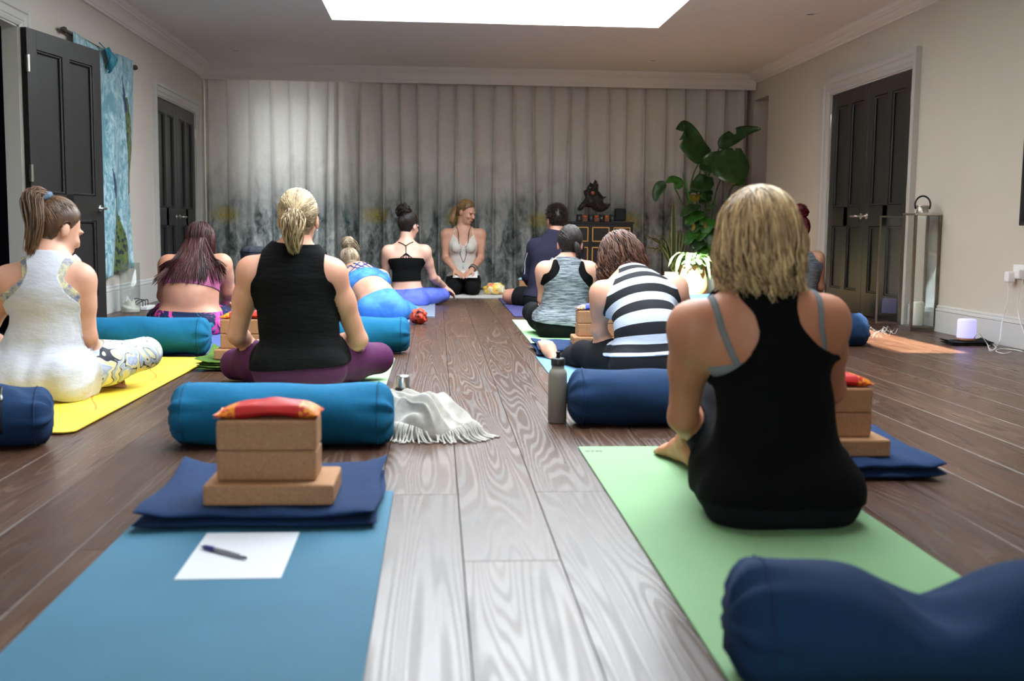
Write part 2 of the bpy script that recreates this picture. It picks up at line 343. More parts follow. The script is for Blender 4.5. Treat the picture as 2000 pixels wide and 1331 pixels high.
# door leaves ---------------------------------------------------------------
def leaf(parent, w, h, th=0.04, cols=2, mid=0.76, hand=1, handle=True, both=False):
    """door leaf in local coordinates: width along +y from hinge, faces room at +x; rails, panels, hinges, handle"""
    st = 0.11; top = 0.12; bot = 0.2; mr = 0.17
    xs0, xs1 = 0.0, th
    bm = bmesh.new()
    add_box(bm, (xs0, 0, 0.006), (xs1, st, h), 0.002, 1); add_box(bm, (xs0, w - st, 0.006), (xs1, w, h), 0.002, 1)
    add_box(bm, (xs0, st, 0.006), (xs1, w - st, bot)); add_box(bm, (xs0, st, h - top), (xs1, w - st, h)); add_box(bm, (xs0, st, mid), (xs1, w - st, mid + mr))
    pw = (w - 2 * st - (cols - 1) * 0.09) / cols
    for c in range(1, cols): add_box(bm, (xs0, st + pw * c + 0.09 * (c - 1), bot), (xs1, st + pw * c + 0.09 * c, h - top))
    link_mesh('door_leaf', bm_mesh('door_leaf', bm), MT['door'], parent, False)
    for c in range(cols):
        y0 = st + c * (pw + 0.09)
        for z0, z1 in ((bot, mid), (mid + mr, h - top)):
            bm = bmesh.new(); add_box(bm, (th * 0.3, y0 + 0.001, z0 + 0.001), (th * 0.45, y0 + pw - 0.001, z1 - 0.001))
            m = 0.018                                     # bolection moulding round the panel
            for lo, hi in (((y0, z0), (y0 + pw, z0 + m)), ((y0, z1 - m), (y0 + pw, z1)), ((y0, z0), (y0 + m, z1)), ((y0 + pw - m, z0), (y0 + pw, z1))):
                add_box(bm, (th * 0.45, lo[0] + 0.001, lo[1] + 0.001), (th * 0.86, hi[0] - 0.001, hi[1] - 0.001), 0.005, 1)
            link_mesh('door_panel', bm_mesh('door_panel', bm), MT['door2'], parent, False)
    for z in (0.2, 1.02, h - 0.22):
        bm = bmesh.new(); add_lathe(bm, [(0.009, -0.05), (0.011, -0.052), (0.011, 0.052), (0.009, 0.055)], 10, (th + 0.006, -0.002, z)); add_box(bm, (th * 0.5, -0.0025, z - 0.05), (th + 0.004, 0.004, z + 0.05))
        link_mesh('hinge', bm_mesh('hinge', bm), MT['steel'], parent, False)
    if handle:
        bm = bmesh.new(); yy = w - 0.06; z = mid + mr / 2
        add_lathe(bm, [(0.026, 0), (0.027, 0.006), (0.02, 0.01)], 20, (0, 0, 0))
        for v in bm.verts: v.co = Vector((th + v.co.z, yy + v.co.x, z + v.co.y))
        vv, ff = tube_np([(th, yy, z), (th + 0.045, yy, z), (th + 0.052, yy - 0.012, z), (th + 0.052, yy - 0.12, z)], [0.009, 0.009, 0.0095, 0.008], 10)
        vs = [bm.verts.new(p) for p in vv]
        for q in ff:
            q = list(dict.fromkeys(q)); bm.faces.new([vs[i_] for i_ in q])
        link_mesh('door_handle', bm_mesh('door_handle', bm, True), MT['steel'], parent, False)
def architrave(name, xw, s, ya, yb, h, label):
    """moulded door frame on the wall face xw (s = +1 room lies at +x)"""
    prof = [(0.0, 0.010), (0.02, 0.020), (0.03, 0.021), (0.034, 0.026), (0.075, 0.030), (0.082, 0.040), (0.105, 0.044), (0.13, 0.044)]   # (out from opening, depth)
    bm = bmesh.new()
    def pt(o_, d_, y, z): return (xw + s * d_, y, z)
    path = [('L', ya), ('T', h), ('R', yb)]
    rows = []
    for o_, d_ in prof + [(0.13, 0.0), (0.0, 0.0)]:
        rows.append([bm.verts.new((xw + s * d_, ya - o_, 0.001)), bm.verts.new((xw + s * d_, ya - o_, h + o_)), bm.verts.new((xw + s * d_, yb + o_, h + o_)), bm.verts.new((xw + s * d_, yb + o_, 0.001))])
    for i_ in range(len(rows)):
        A, B = rows[i_], rows[(i_ + 1) % len(rows)]
        for j_ in range(3): bm.faces.new((A[j_], A[j_ + 1], B[j_ + 1], B[j_]))
    # lining inside the opening
    add_box(bm, (min(xw, xw - s * 0.095), ya - 0.001, 0.001), (max(xw, xw - s * 0.095), ya + 0.012, h)); add_box(bm, (min(xw, xw - s * 0.095), yb - 0.012, 0.001), (max(xw, xw - s * 0.095), yb + 0.001, h)); add_box(bm, (min(xw, xw - s * 0.095), ya, h - 0.012), (max(xw, xw - s * 0.095), yb, h))
    o = link_mesh(name, bm_mesh(name, bm), MT['trim']); return tag(o, label, kind='structure')
architrave('trim_5', XL, 1, 6.15, 7.10, 1.93, 'painted frame round the open door')
architrave('trim_6', XL, 1, 10.42, 12.09, 1.91, 'painted frame round the far left doors')
architrave('trim_7', XR, -1, 8.20, 9.94, 1.97, 'painted frame round the right double doors')
d1 = empty('door_1', (XL + 0.015, 7.10, 0), 'charcoal panelled door standing open against the left wall', kind='structure', rz=math.radians(-11)); leaf(d1, 0.92, 1.92, mid=0.73)
for nm, y, rz, lab in (('door_2', 10.434, 0, 'charcoal far left double door, near leaf'), ('door_3', 12.076, 0, 'charcoal far left double door, far leaf')):
    d = empty(nm, (XL - 0.05, y, 0), lab, kind='structure')
    if nm == 'door_3': d.scale = (1, -1, 1)
    leaf(d, 0.818, 1.893, mid=0.70, handle=True)
for nm, y, lab in (('door_4', 8.215, 'charcoal right double door, leaf nearest the steel lantern'), ('door_5', 9.925, 'charcoal right double door, leaf farthest from the lantern')):
    d = empty(nm, (XR + 0.05, y, 0), lab, kind='structure'); d.scale = (-1, 1 if nm == 'door_4' else -1, 1)
    leaf(d, 0.853, 1.953, mid=0.76, handle=True)
# dark hall beyond the open door
hb = bmesh.new()
add_box(hb, (-4.2, 5.0, 0), (-4.1, 8.2, HC)); add_box(hb, (-4.1, 5.0, 0), (XL - 0.101, 5.1, HC)); add_box(hb, (-4.1, 8.1, 0), (XL - 0.101, 8.2, HC)); add_box(hb, (-4.2, 5.0, HC), (XL - 0.101, 8.2, HC + 0.05)); add_box(hb, (-4.2, 5.0, -0.06), (XL - 0.101, 8.2, 0))
tag(link_mesh('wall_hall', bm_mesh('wall_hall', hb), pmat('hall_navy', srgb(16, 27, 48), 0.7)), 'dark navy hallway beyond the open door', kind='structure')
# glazed dark door in the recess on the right
d6 = empty('door_6', (XR + 0.21, 12.14, 0), 'black framed glazed door in the recess beside the curtain', kind='structure')
bm = bmesh.new()
for lo, hi in (((XR + 0.18, 11.87, 0.01), (XR + 0.24, 11.96, 2.18)), ((XR + 0.18, 12.30, 0.01), (XR + 0.24, 12.41, 2.18)), ((XR + 0.18, 11.96, 2.08), (XR + 0.24, 12.30, 2.18)), ((XR + 0.18, 11.96, 0.01), (XR + 0.24, 12.30, 0.1))): add_box(bm, lo, hi, 0.004, 1)
link_mesh('door_frame', bm_mesh('door_frame', bm), MT['black'], d6)
box('pane', (XR + 0.2, 11.961, 0.101), (XR + 0.215, 12.299, 2.079), MT['darkglass'], d6)

# curtains -------------------------------------------------------------------
def curtain_mat():
    t = NT('printed_curtain'); co = t.coord('Object'); x, y, z = t.sep(co)
    vx = t.mapping(co, (1, 0.0, 1))
    weave = t.noise(t.mapping(co, (90, 1, 240)), 1.0, 2)
    top = t.ramp(weave, [(0.3, srgb(208, 203, 196)), (0.7, srgb(222, 218, 212))])
    streak = t.noise(t.mapping(vx, (6.5, 1, 1.9)), 1.0, 5, 0.6, 0.5)
    blot = t.noise(t.mapping(vx, (3.0, 1, 2.4)), 1.0, 6, 0.66, 0.5)
    fine = t.noise(t.mapping(vx, (18, 1, 10)), 1.0, 6, 0.7, 0.6)
    # grey wash starts about 1.35 m up and closes into forest below 0.95 m
    hgt = t.math('ADD', z, t.math('MULTIPLY_ADD', blot, 0.9, -0.45))
    washf = t.add('ShaderNodeMapRange'); washf.inputs[1].default_value = 1.48; washf.inputs[2].default_value = 0.85; t.l(hgt, washf.inputs[0])
    wash = t.mix(t.math('MULTIPLY', washf.outputs[0], 0.62), top, srgb(88, 98, 100))
    c2 = t.ramp(streak, [(0.34, srgb(26, 33, 32)), (0.45, srgb(82, 92, 90)), (0.54, srgb(156, 159, 156)), (0.66, srgb(196, 195, 192))])
    c3 = t.ramp(fine, [(0.36, srgb(34, 42, 42)), (0.48, srgb(128, 134, 132)), (0.60, srgb(204, 204, 202))])
    forest = t.mix(0.38, c2, c3)
    teal = t.ramp(t.noise(t.mapping(vx, (1.9, 1, 1.6), (4, 0, 1.2)), 1.0, 4, 0.6), [(0.55, (0, 0, 0)), (0.68, (1, 1, 1))])
    forest = t.mix(t.math('MULTIPLY', teal, 0.55), forest, srgb(58, 92, 94), 'MIX')
    ff = t.add('ShaderNodeMapRange'); ff.inputs[1].default_value = 1.12; ff.inputs[2].default_value = 0.72; t.l(t.math('ADD', z, t.math('MULTIPLY_ADD', streak, 0.9, -0.45)), ff.inputs[0])
    col = t.mix(ff.outputs[0], wash, forest)
    # clusters of yellow blossom
    pt = None
    for cx, cz in ((-2.38, 0.83), (-0.70, 0.84), (0.24, 0.82), (1.18, 0.80), (2.22, 0.80)):
        dx = t.math('MULTIPLY', t.math('SUBTRACT', x, cx), 5.2); dz = t.math('MULTIPLY', t.math('SUBTRACT', z, cz), 8.0)
        d = t.math('SQRT', t.math('ADD', t.math('MULTIPLY', dx, dx), t.math('MULTIPLY', dz, dz)))
        m = t.math('SUBTRACT', 1.0, d, clamp=True); pt = m if pt is None else t.math('MAXIMUM', pt, m)
    spots = t.noise(t.mapping(vx, (60, 1, 60)), 1.0, 2, 0.6)
    sp = t.math('MULTIPLY', pt, t.ramp(spots, [(0.44, (0, 0, 0)), (0.56, (1, 1, 1))]))
    col = t.mix(t.math('MULTIPLY', sp, 1.6, clamp=True), col, srgb(168, 150, 40))
    pale = t.ramp(t.noise(t.mapping(vx, (2.2, 1, 2.6), (9, 0, 3)), 1.0, 5, 0.65), [(0.5, (0, 0, 0)), (0.62, (1, 1, 1))])
    lowm = t.add('ShaderNodeMapRange'); lowm.inputs[1].default_value = 0.62; lowm.inputs[2].default_value = 0.25; t.l(z, lowm.inputs[0])
    col = t.mix(t.math('MULTIPLY', t.math('MULTIPLY', pale, lowm.outputs[0]), 0.7), col, srgb(176, 182, 184))
    t.set(col, 0.85, 0, 0.2)
    tl = t.add('ShaderNodeBsdfTranslucent'); t.l(col, tl.inputs[0]); mx = t.add('ShaderNodeMixShader'); mx.inputs[0].default_value = 0.10
    t.l(t.b.outputs[0], mx.inputs[1]); t.l(tl.outputs[0], mx.inputs[2]); t.l(mx.outputs[0], t.out.inputs[0])
    return t.m
MT['curtain'] = curtain_mat()
def curtain(x0, x1, seed, label):
    r = random.Random(seed); nx = int((x1 - x0) / 0.006); zs = np.linspace(0.015, 2.325, 22)
    pos = []; xx = x0 + 0.05
    while xx < x1 - 0.01: pos.append(xx); xx += 0.222 + r.uniform(-0.03, 0.03)
    amp = [r.uniform(0.8, 1.2) for _ in pos]; drift = [r.uniform(-0.05, 0.05) for _ in pos]; wid = [r.uniform(0.85, 1.5) for _ in pos]
    X = np.linspace(x0, x1, nx); P = np.zeros((nx, len(zs), 3))
    for j, z in enumerate(zs):
        s = 1 - z / 2.325
        y = np.zeros(nx)
        for p, a, d, wd_ in zip(pos, amp, drift, wid):
            u = (X - (p + d * s))
            y -= a * (0.055 + 0.04 * s) * (0.6 * np.exp(-(u / (0.011 + 0.010 * s * wd_)) ** 2) + 0.4 * np.exp(-(u / (0.035 + 0.02 * s * wd_)) ** 2))
        y += 0.018 * s * np.sin(X * 19 + seed) + 0.010 * np.sin(X * 61 + 3 * z + seed) * s
        P[:, j, 0] = X; P[:, j, 1] = 12.56 + y; P[:, j, 2] = z
    o = link_mesh('curtain', np_mesh('curtain', P.reshape(-1, 3), grid_faces(nx, len(zs))), MT['curtain'])
    tag(o, label, 'curtain', 'printed curtains on the far wall'); return o
curtain(XL + 0.01, -1.16, 1, 'grey printed curtain hanging in front of the bright window, beside the left wall')
curtain(-1.16, 0.17, 2, 'grey printed curtain in the middle, left of the kneeling instructor')
curtain(0.17, XR - 0.04, 3, 'wide grey printed curtain behind the black cabinet and tall plants')
# ceiling downlights
for x, y, lab in ((-2.04, 11.42, 'small round ceiling downlight above the far left doors'), (2.25, 11.45, 'small round ceiling downlight above the black cabinet'), (3.03, 8.87, 'small round ceiling downlight above the right double doors')):
    e = empty('ceiling_downlight', (x, y, HC), lab, 'downlight', 'ceiling downlights')
    lathe('ring', [(0.036, -0.001), (0.046, -0.006), (0.05, -0.005), (0.05, -0.0005), (0.036, -0.0005)], MT['white'], e, 28, (x, y, HC), False)
    lathe('lamp', [(0.0005, -0.002), (0.03, -0.002), (0.034, -0.0008), (0.0005, -0.0006)], MT['steel_dark'], e, 24, (x, y, HC), False)
# unseen dark boxes added behind the closed doors so no daylight leaks round them
for nm, lo, hi in (('wall_light_stop_left', (XL - 0.5, 10.2, -0.05), (XL - 0.105, 12.3, 2.2)), ('wall_light_stop_right', (XR + 0.31, 8.0, -0.05), (XR + 0.6, 10.1, 2.2)), ('wall_light_stop_recess', (XR + 0.31, 11.6, -0.05), (XR + 0.6, 12.7, 2.4))):
    tag(box(nm, lo, hi, pmat('light_stop_dark', srgb(22, 21, 20), 0.9)), 'added dark box blocking daylight behind a closed door', kind='structure')
for nm, lo, hi in (('floor_sill_left', (XL - 0.105, 6.15, -0.05), (XL, 12.1, -0.0005)), ('floor_sill_right', (XR, 8.1, -0.05), (XR + 0.31, 12.5, -0.0005))): tag(box(nm, lo, hi, MT['plank']), 'dark oak threshold', kind='structure')
# ================================================================== THINGS
def mat_cloth(name, col, var=0.08, rough=0.9, ws=30, wr=0.25):
    t = NT(name); co = t.coord(); n = t.noise(co, ws, 4, 0.55); w_ = t.noise(co, 420, 2); c = np.array(col)
    t.set(t.ramp(n, [(0.3, tuple(c * (1 - var))), (0.7, tuple(np.minimum(1, c * (1 + var))))]), rough, 0, 0.3); t.bump(t.math('ADD', n, t.math('MULTIPLY', w_, 0.25)), wr, 0.006); return t.m
NAVY = mat_cloth('navy_cotton', srgb(20, 50, 86)); TEAL = mat_cloth('teal_cotton', srgb(8, 96, 136)); NAVY2 = mat_cloth('navy_blanket', srgb(23, 48, 86), 0.12, 0.95, 40, 0.4); CORN = mat_cloth('blue_cotton', srgb(44, 84, 148))
PIPE = {id(NAVY): mat_cloth('navy_piping', srgb(30, 50, 88)), id(TEAL): mat_cloth('teal_piping', srgb(20, 86, 120)), id(CORN): mat_cloth('blue_piping', srgb(110, 140, 180))}
CORKT = NT('cork'); _c = CORKT.coord(); _v = CORKT.noise(_c, 160, 4, 0.6); CORKT.set(CORKT.ramp(_v, [(0.3, srgb(158, 116, 82)), (0.5, srgb(170, 127, 92)), (0.7, srgb(180, 138, 102))]), 0.85, 0, 0.25); CORKT.bump(_v, 0.15, 0.003); CORK = CORKT.m

# ---- yoga mats
def ribbed(name, col, period=0.004, var=0.06, strength=0.3):
    t = NT(name); co = t.coord(); x, y, z = t.sep(co); s_ = t.math('SINE', t.math('MULTIPLY', x, 6.2832 / period)); n = t.noise(co, 6, 4); n2 = t.noise(co, 300, 2)
    c = np.array(col); t.set(t.mix(t.math('MULTIPLY_ADD', s_, 0.10, 0.12, clamp=True), t.ramp(n, [(0.3, tuple(c * (1 - var))), (0.7, tuple(np.minimum(1, c * (1 + var))))]), tuple(np.minimum(1, c * 1.5))), 0.75, 0, 0.35); t.bump(t.math('ADD', s_, n2), strength, 0.001); return t.m
def yoga_mat(x0, x1, y0, y1, mat, label, th=0.005, rz=0.0, rc=0.012, name='yoga_mat', z0=0.001):
    bm = bmesh.new(); pts = []
    for cx, cy, a0 in ((x1 - rc, y1 - rc, 0), (x0 + rc, y1 - rc, 90), (x0 + rc, y0 + rc, 180), (x1 - rc, y0 + rc, 270)):
        for q in range(5): a = math.radians(a0 + q * 22.5); pts.append((cx + rc * math.cos(a), cy + rc * math.sin(a)))
    c = V((x0 + x1) / 2, (y0 + y1) / 2); R = Matrix.Rotation(rz, 2); lo = []; hi = []
    for p in pts: q = R @ Vector((p[0] - c[0], p[1] - c[1])); lo.append(bm.verts.new((q.x, q.y, 0))); hi.append(bm.verts.new((q.x, q.y, th)))
    bm.faces.new(lo[::-1]); bm.faces.new(hi)
    for i in range(len(pts)): j = (i + 1) % len(pts); bm.faces.new((lo[i], lo[j], hi[j], hi[i]))
    o = link_mesh(name, bm_mesh(name, bm), mat); o.location = (c[0], c[1], z0); tag(o, label, 'yoga mat', 'yoga mats on the floor'); return o
MATBLUE = ribbed('mat_blue', srgb(56, 108, 134)); MATGREEN = ribbed('mat_green', srgb(126, 166, 120), 0.006, 0.03, 0.15)
yoga_mat(-0.712, -0.112, 0.95, 2.868, MATBLUE, 'empty ribbed blue yoga mat in the front left with paper on it')
gm = yoga_mat(0.462, 1.082, 1.10, 3.45, MATGREEN, 'pale green yoga mat under the person in the black racerback vest')
def yellow_mat():
    t = NT('mat_yellow'); co = t.coord(); x, y, z = t.sep(co); n = t.noise(co, 5, 3); base = t.ramp(n, [(0.3, srgb(232, 196, 50)), (0.7, srgb(242, 210, 74))])
    def seg(cx, cy, lx, ly): 
        a = t.math('LESS_THAN', t.math('ABSOLUTE', t.math('SUBTRACT', x, cx)), lx); b = t.math('LESS_THAN', t.math('ABSOLUTE', t.math('SUBTRACT', y, cy)), ly); return t.math('MULTIPLY', a, b)
    m = None
    for cx, cy, lx, ly in ((0.12, -0.86, 0.16, 0.002), (0.12, -0.76, 0.12, 0.002), (0.1, -0.70, 0.05, 0.002), (0.12, 0.86, 0.14, 0.002), (0.1, 0.76, 0.1, 0.002), (0.1, 0.70, 0.04, 0.003)):
        q = seg(cx, cy, lx, ly); m = q if m is None else t.math('MAXIMUM', m, q)
    # orange contour line running down the mat
    cv = t.math('ADD', 0.19, t.math('MULTIPLY', t.math('SINE', t.math('MULTIPLY', y, 7.0)), 0.06)); ln = t.math('LESS_THAN', t.math('ABSOLUTE', t.math('SUBTRACT', x, cv)), 0.004); ln = t.math('MULTIPLY', ln, t.math('LESS_THAN', t.math('ABSOLUTE', y), 0.62))
    c = t.mix(t.math('MULTIPLY', m, 0.6), base, srgb(110, 84, 40)); c = t.mix(t.math('MULTIPLY', ln, 0.8), c, srgb(208, 100, 40)); t.set(c, 0.6, 0, 0.4); t.bump(t.noise(co, 250, 2), 0.1, 0.001); return t.m
ym = yoga_mat(-1.86, -1.20, 3.705, 5.83, yellow_mat(), 'yellow yoga mat with thin printed lines under the person in white', 0.004, math.radians(-1.2), 0.05, z0=0.0055)
yoga_mat(-1.87, -1.28, 3.69, 5.7, ribbed('mat_teal_dark', srgb(28, 84, 96)), 'thin dark teal mat peeping out under the yellow mat', 0.003, math.radians(-0.4), 0.02)
yoga_mat(-1.86, -1.25, 6.0, 8.05, ribbed('mat_dusk_blue', srgb(72, 92, 148)), 'dusk blue yoga mat under the person in the pink crop top')
yoga_mat(-0.84, -0.222, 4.25, 5.85, ribbed('mat_light_green', srgb(160, 204, 148), 0.006, 0.03, 0.15), 'light green yoga mat under the person in plum leggings')
yoga_mat(-0.83, -0.20, 6.12, 8.42, ribbed('mat_lilac_blue', srgb(110, 128, 170)), 'lilac blue yoga mat under the person in blue')
yoga_mat(-0.63, -0.01, 8.52, 10.5, ribbed('mat_slate', srgb(110, 120, 140)), 'slate grey yoga mat under the person in violet leggings', 0.012)
yoga_mat(-0.10, 1.30, 10.98, 12.05, mat_cloth('cream_rug', srgb(206, 202, 196), 0.05, 0.95, 50, 0.3), 'cream mat under the kneeling instructor', 0.022, 0, 0.03)
yoga_mat(0.625, 1.24, 8.66, 10.9, ribbed('mat_violet_navy', srgb(64, 62, 110)), 'violet navy yoga mat under the person in shorts', 0.008)
yoga_mat(0.585, 1.205, 6.13, 8.34, ribbed('mat_leaf_green', srgb(150, 200, 142), 0.006, 0.03, 0.15), 'leaf green yoga mat under the person in the grey tank')
yoga_mat(0.55, 1.165, 4.35, 5.95, ribbed('mat_sky_blue', srgb(100, 148, 180)), 'sky blue yoga mat under the person in the striped top')

# ---- bolsters
def bolster(c, length, R, mat, label, rz=0.0, dent=None, pinch=0.85, seed=0, squash=0.93, strap=False):
    e = empty('bolster', (c[0], c[1], c[2] - R * squash), label, 'bolster', 'yoga bolsters', None, rz)
    nu, nv = 60, 40; r = np.random.default_rng(seed); ph = r.uniform(0, 6.28, 6); Vv = []
    for i in range(nu):
        u = i / (nu - 1); x = (u - 0.5) * length; d = min(u, 1 - u) * length
        rr = R * (1 - (1 - min(1, d / 0.045)) ** 2.4 * 0.5) if d < 0.045 else R * (1 + 0.015 * math.sin(math.pi * u))
        row = []
        for j in range(nv):
            a = 2 * math.pi * j / nv; wk = math.exp(-d / 0.05) * 0.010 * (math.sin(9 * a + ph[0]) + 0.7 * math.sin(15 * a + ph[1])) + 0.0025 * math.sin(14 * x + 2 * a + ph[2]) + 0.002 * math.sin(23 * x - 3 * a + ph[3])
            q = rr + wk * R / 0.1; y = q * math.cos(a) * 1.03; z = q * math.sin(a) * squash
            if dent is not None:
                g = math.exp(-((x - dent[0]) / dent[2]) ** 2); z -= g * dent[1] * max(0, math.sin(a) + 0.2) * (1 - 0.25 * math.cos(a)); z += 0.006 * g * math.sin(40 * (x - dent[0]) + 6 * math.cos(a)) * max(0, math.sin(a))
            z = max(z, -R * squash + 0.001); row.append((x, y, z + R * squash))
        Vv += row
    Vv = np.array(Vv); F = grid_faces(nu, nv); F += [(i * nv + nv - 1, (i + 1) * nv + nv - 1, (i + 1) * nv, i * nv) for i in range(nu - 1)]
    k = len(Vv); ctr = [Vv[:nv].mean(0) + V(-0.004, 0, 0), Vv[-nv:].mean(0) + V(0.004, 0, 0)]; Vv = np.vstack([Vv, ctr])
    bm = bmesh.new(); vs = [bm.verts.new(p) for p in Vv]
    for q in F: bm.faces.new([vs[i] for i in q])
    for j in range(nv): bm.faces.new((vs[k], vs[j], vs[(j + 1) % nv])); b = (nu - 1) * nv; bm.faces.new((vs[k + 1], vs[b + (j + 1) % nv], vs[b + j]))
    link_mesh('cover', bm_mesh('cover', bm, True), mat, e, False)
    for i in (4, nu - 5):
        ring = Vv[i * nv:(i + 1) * nv]; cc = ring.mean(0); P_ = cc + (ring - cc) * 1.006; link_mesh('piping', tube_mesh('piping', [np.vstack([P_, P_[:1]])], 0.0032, 6), PIPE[id(mat)], e, False)
    return e
def bol_at(px_end, py, Y, side, length, R, mat, label, rz=0, **kw):
    p = at(px_end, py, Y); x = p[0] + (length / 2 if side == 'L' else -length / 2); return bolster((x, Y, R * kw.get('squash', 0.93) + kw.pop('z0', 0.0)), length, R, mat, label, rz, **kw)
bol_at(337, 810, 3.53, 'L', 0.71, 0.107, TEAL, 'teal bolster behind the stack of two blocks with the red eye pillow', seed=1)
bol_at(410, 660, 5.98, 'R', 0.72, 0.108, TEAL, 'teal bolster between the person in white and the person in pink', seed=2, z0=0.0068)
bol_at(800, 655, 6.13, 'R', 0.70, 0.105, TEAL, 'teal bolster behind the person in plum leggings, in front of the person in blue', seed=3, z0=0.0068)
bol_at(1110, 778, 3.89, 'L', 0.70, 0.107, NAVY, 'navy bolster beside the grey water bottle', seed=4)
b = bolster((0.945 - 0.0 + 0.12, 1.60, 0.100), 0.74, 0.100, NAVY, 'large dented navy bolster in the front right corner', math.radians(-3), dent=(-0.05, 0.058, 0.085), seed=5, squash=0.94)
b.location = (at(1428, 1200, 1.60)[0] + 0.37, 1.60, 0.0078)
bz = bolster((at(88, 820, 3.47)[0] - 0.335, 3.47, 0.1), 0.68, 0.106, NAVY, 'navy bolster with a zip cut off by the left edge of the picture', math.radians(14), seed=6, dent=(0.28, 0.02, 0.06))
tube('zip', [(0.20, -0.112 * math.cos(q), 0.099 + 0.108 * math.sin(q)) for q in np.linspace(-0.4, 1.1, 12)], 0.004, MT['black'], bz, 6, False); tube('zip_pull', [(0.20, -0.085, 0.175), (0.205, -0.098, 0.160)], 0.004, MT['steel'], bz, 6, False)
bol_at(1323, 597, 8.85, 'L', 0.66, 0.098, CORN, 'sunlit blue bolster in front of the cream plant pot', seed=7)
bol_at(1692, 648, 6.62, 'R', 0.70, 0.105, NAVY, 'blue bolster beside the sunlit floor near the steel lantern', seed=8)
bol_at(1337, 640, 6.70, 'R', 0.66, 0.1, CORN, 'blue bolster half hidden behind the person in stripes', seed=9, z0=0.0068)
CHAR = mat_cloth('charcoal_cotton', srgb(40, 44, 54)); PIPE[id(CHAR)] = CHAR
sb = bolster(at(482, 560, 7.9), 0.55, 0.10, CHAR, 'charcoal upright stand-in for a dark shoulder behind the person in plum leggings', seed=10)  # upright bolster form stands in for a mostly hidden figure
sb.rotation_euler = (0, math.radians(-90), 0); pp_ = at(487, 560, 7.9); sb.location = (pp_[0] + 0.13, 7.9, 0.285)

# ---- cork bricks, slabs, eye pillows
def cork(name, lo, hi, label, cat, group): 
    c = ((lo[0] + hi[0]) / 2, (lo[1] + hi[1]) / 2, lo[2]); bm = bmesh.new(); add_box(bm, (lo[0] - c[0], lo[1] - c[1], 0), (hi[0] - c[0], hi[1] - c[1], hi[2] - lo[2]), 0.006, 2)
    o = link_mesh(name, bm_mesh(name, bm), CORK); o.location = c; o.rotation_euler[2] = random.uniform(-0.02, 0.02); tag(o, label, cat, group); return o
def pillow_mat(name, col, endc, endw=0.36):
    t = NT(name); co = t.coord(); x, y, z = t.sep(co); m = t.math('GREATER_THAN', t.math('ABSOLUTE', x), 0.105 * endw * 2.0); n = t.noise(co, 25, 3)
    pat = t.ramp(t.noise(co, 120, 2), [(0.45, endc), (0.6, tuple(np.array(col) * 0.9))]); t.set(t.mix(m, t.ramp(n, [(0.3, tuple(np.array(col) * 0.85)), (0.7, col)]), pat), 0.55, 0, 0.4); t.bump(n, 0.2, 0.006); return t.m
def eye_pillow(c, mat, label, L=0.25, Wd=0.11, H=0.036, rz=0.0):
    nu, nv = 26, 16; Vt = []
    for sg in (1, -1):
        for i in range(nu):
            for j in range(nv):
                u = -1 + 2 * i / (nu - 1); v = -1 + 2 * j / (nv - 1); h = (max(0, 1 - u ** 4) * max(0, 1 - v ** 4)) ** 0.5
                px = u * L / 2 * (1 - 0.04 * (1 - v * v)); py = v * Wd / 2 * (1 - 0.10 * (1 - u * u)); bow = 0.006 * math.cos(2.2 * (u - 0.15)) - 0.004 * u * u
                z = (h * H * (0.62 if sg > 0 else 0.38)) * sg * (1 + 0.25 * math.sin(5 * u + 1) * math.cos(3 * v)) + (bow if sg > 0 else max(bow, -0.001)); Vt.append((px, py, max(z + H * 0.36, 0.0005 if abs(u) < 0.9 else -0.004)))
    f = grid_faces(nu, nv); f2 = [(a + nu * nv, d + nu * nv, c_ + nu * nv, b_ + nu * nv) for a, b_, c_, d in f]
    o = link_mesh('eye_pillow', np_mesh('eye_pillow', Vt, f + f2), mat); o.location = c; o.rotation_euler[2] = rz; tag(o, label, 'eye pillow', 'eye pillows on the block stacks'); return o
RED = pillow_mat('red_silk', srgb(196, 30, 30), srgb(226, 140, 30)); BLUEP = pillow_mat('blue_silk', srgb(34, 60, 170), srgb(206, 160, 70)); 
def stack(x, y, z0, nb, label, slab=True, pillow=None, plabel='', flip=False, w=0.235):
    """cork slab, bricks and eye pillow; (x, y) = middle of the front bottom edge"""
    z = z0
    if slab: cork('cork_slab', (x - 0.152, y, z), (x + 0.152, y + 0.205, z + 0.05), 'flat cork slab at the bottom of the stack ' + label, 'yoga block', 'cork yoga blocks'); z += 0.0505
    for k in range(nb): cork('cork_brick', (x - w / 2 - 0.01, y + 0.04, z), (x + w / 2 - 0.01, y + 0.16, z + 0.0725), ('upper ' if k == nb - 1 and nb > 1 else 'lower ' if nb > 1 else '') + 'cork brick of the stack ' + label, 'yoga block', 'cork yoga blocks'); z += 0.073
    if pillow: eye_pillow((x - 0.01, y + 0.10, z), pillow, plabel)
    return z
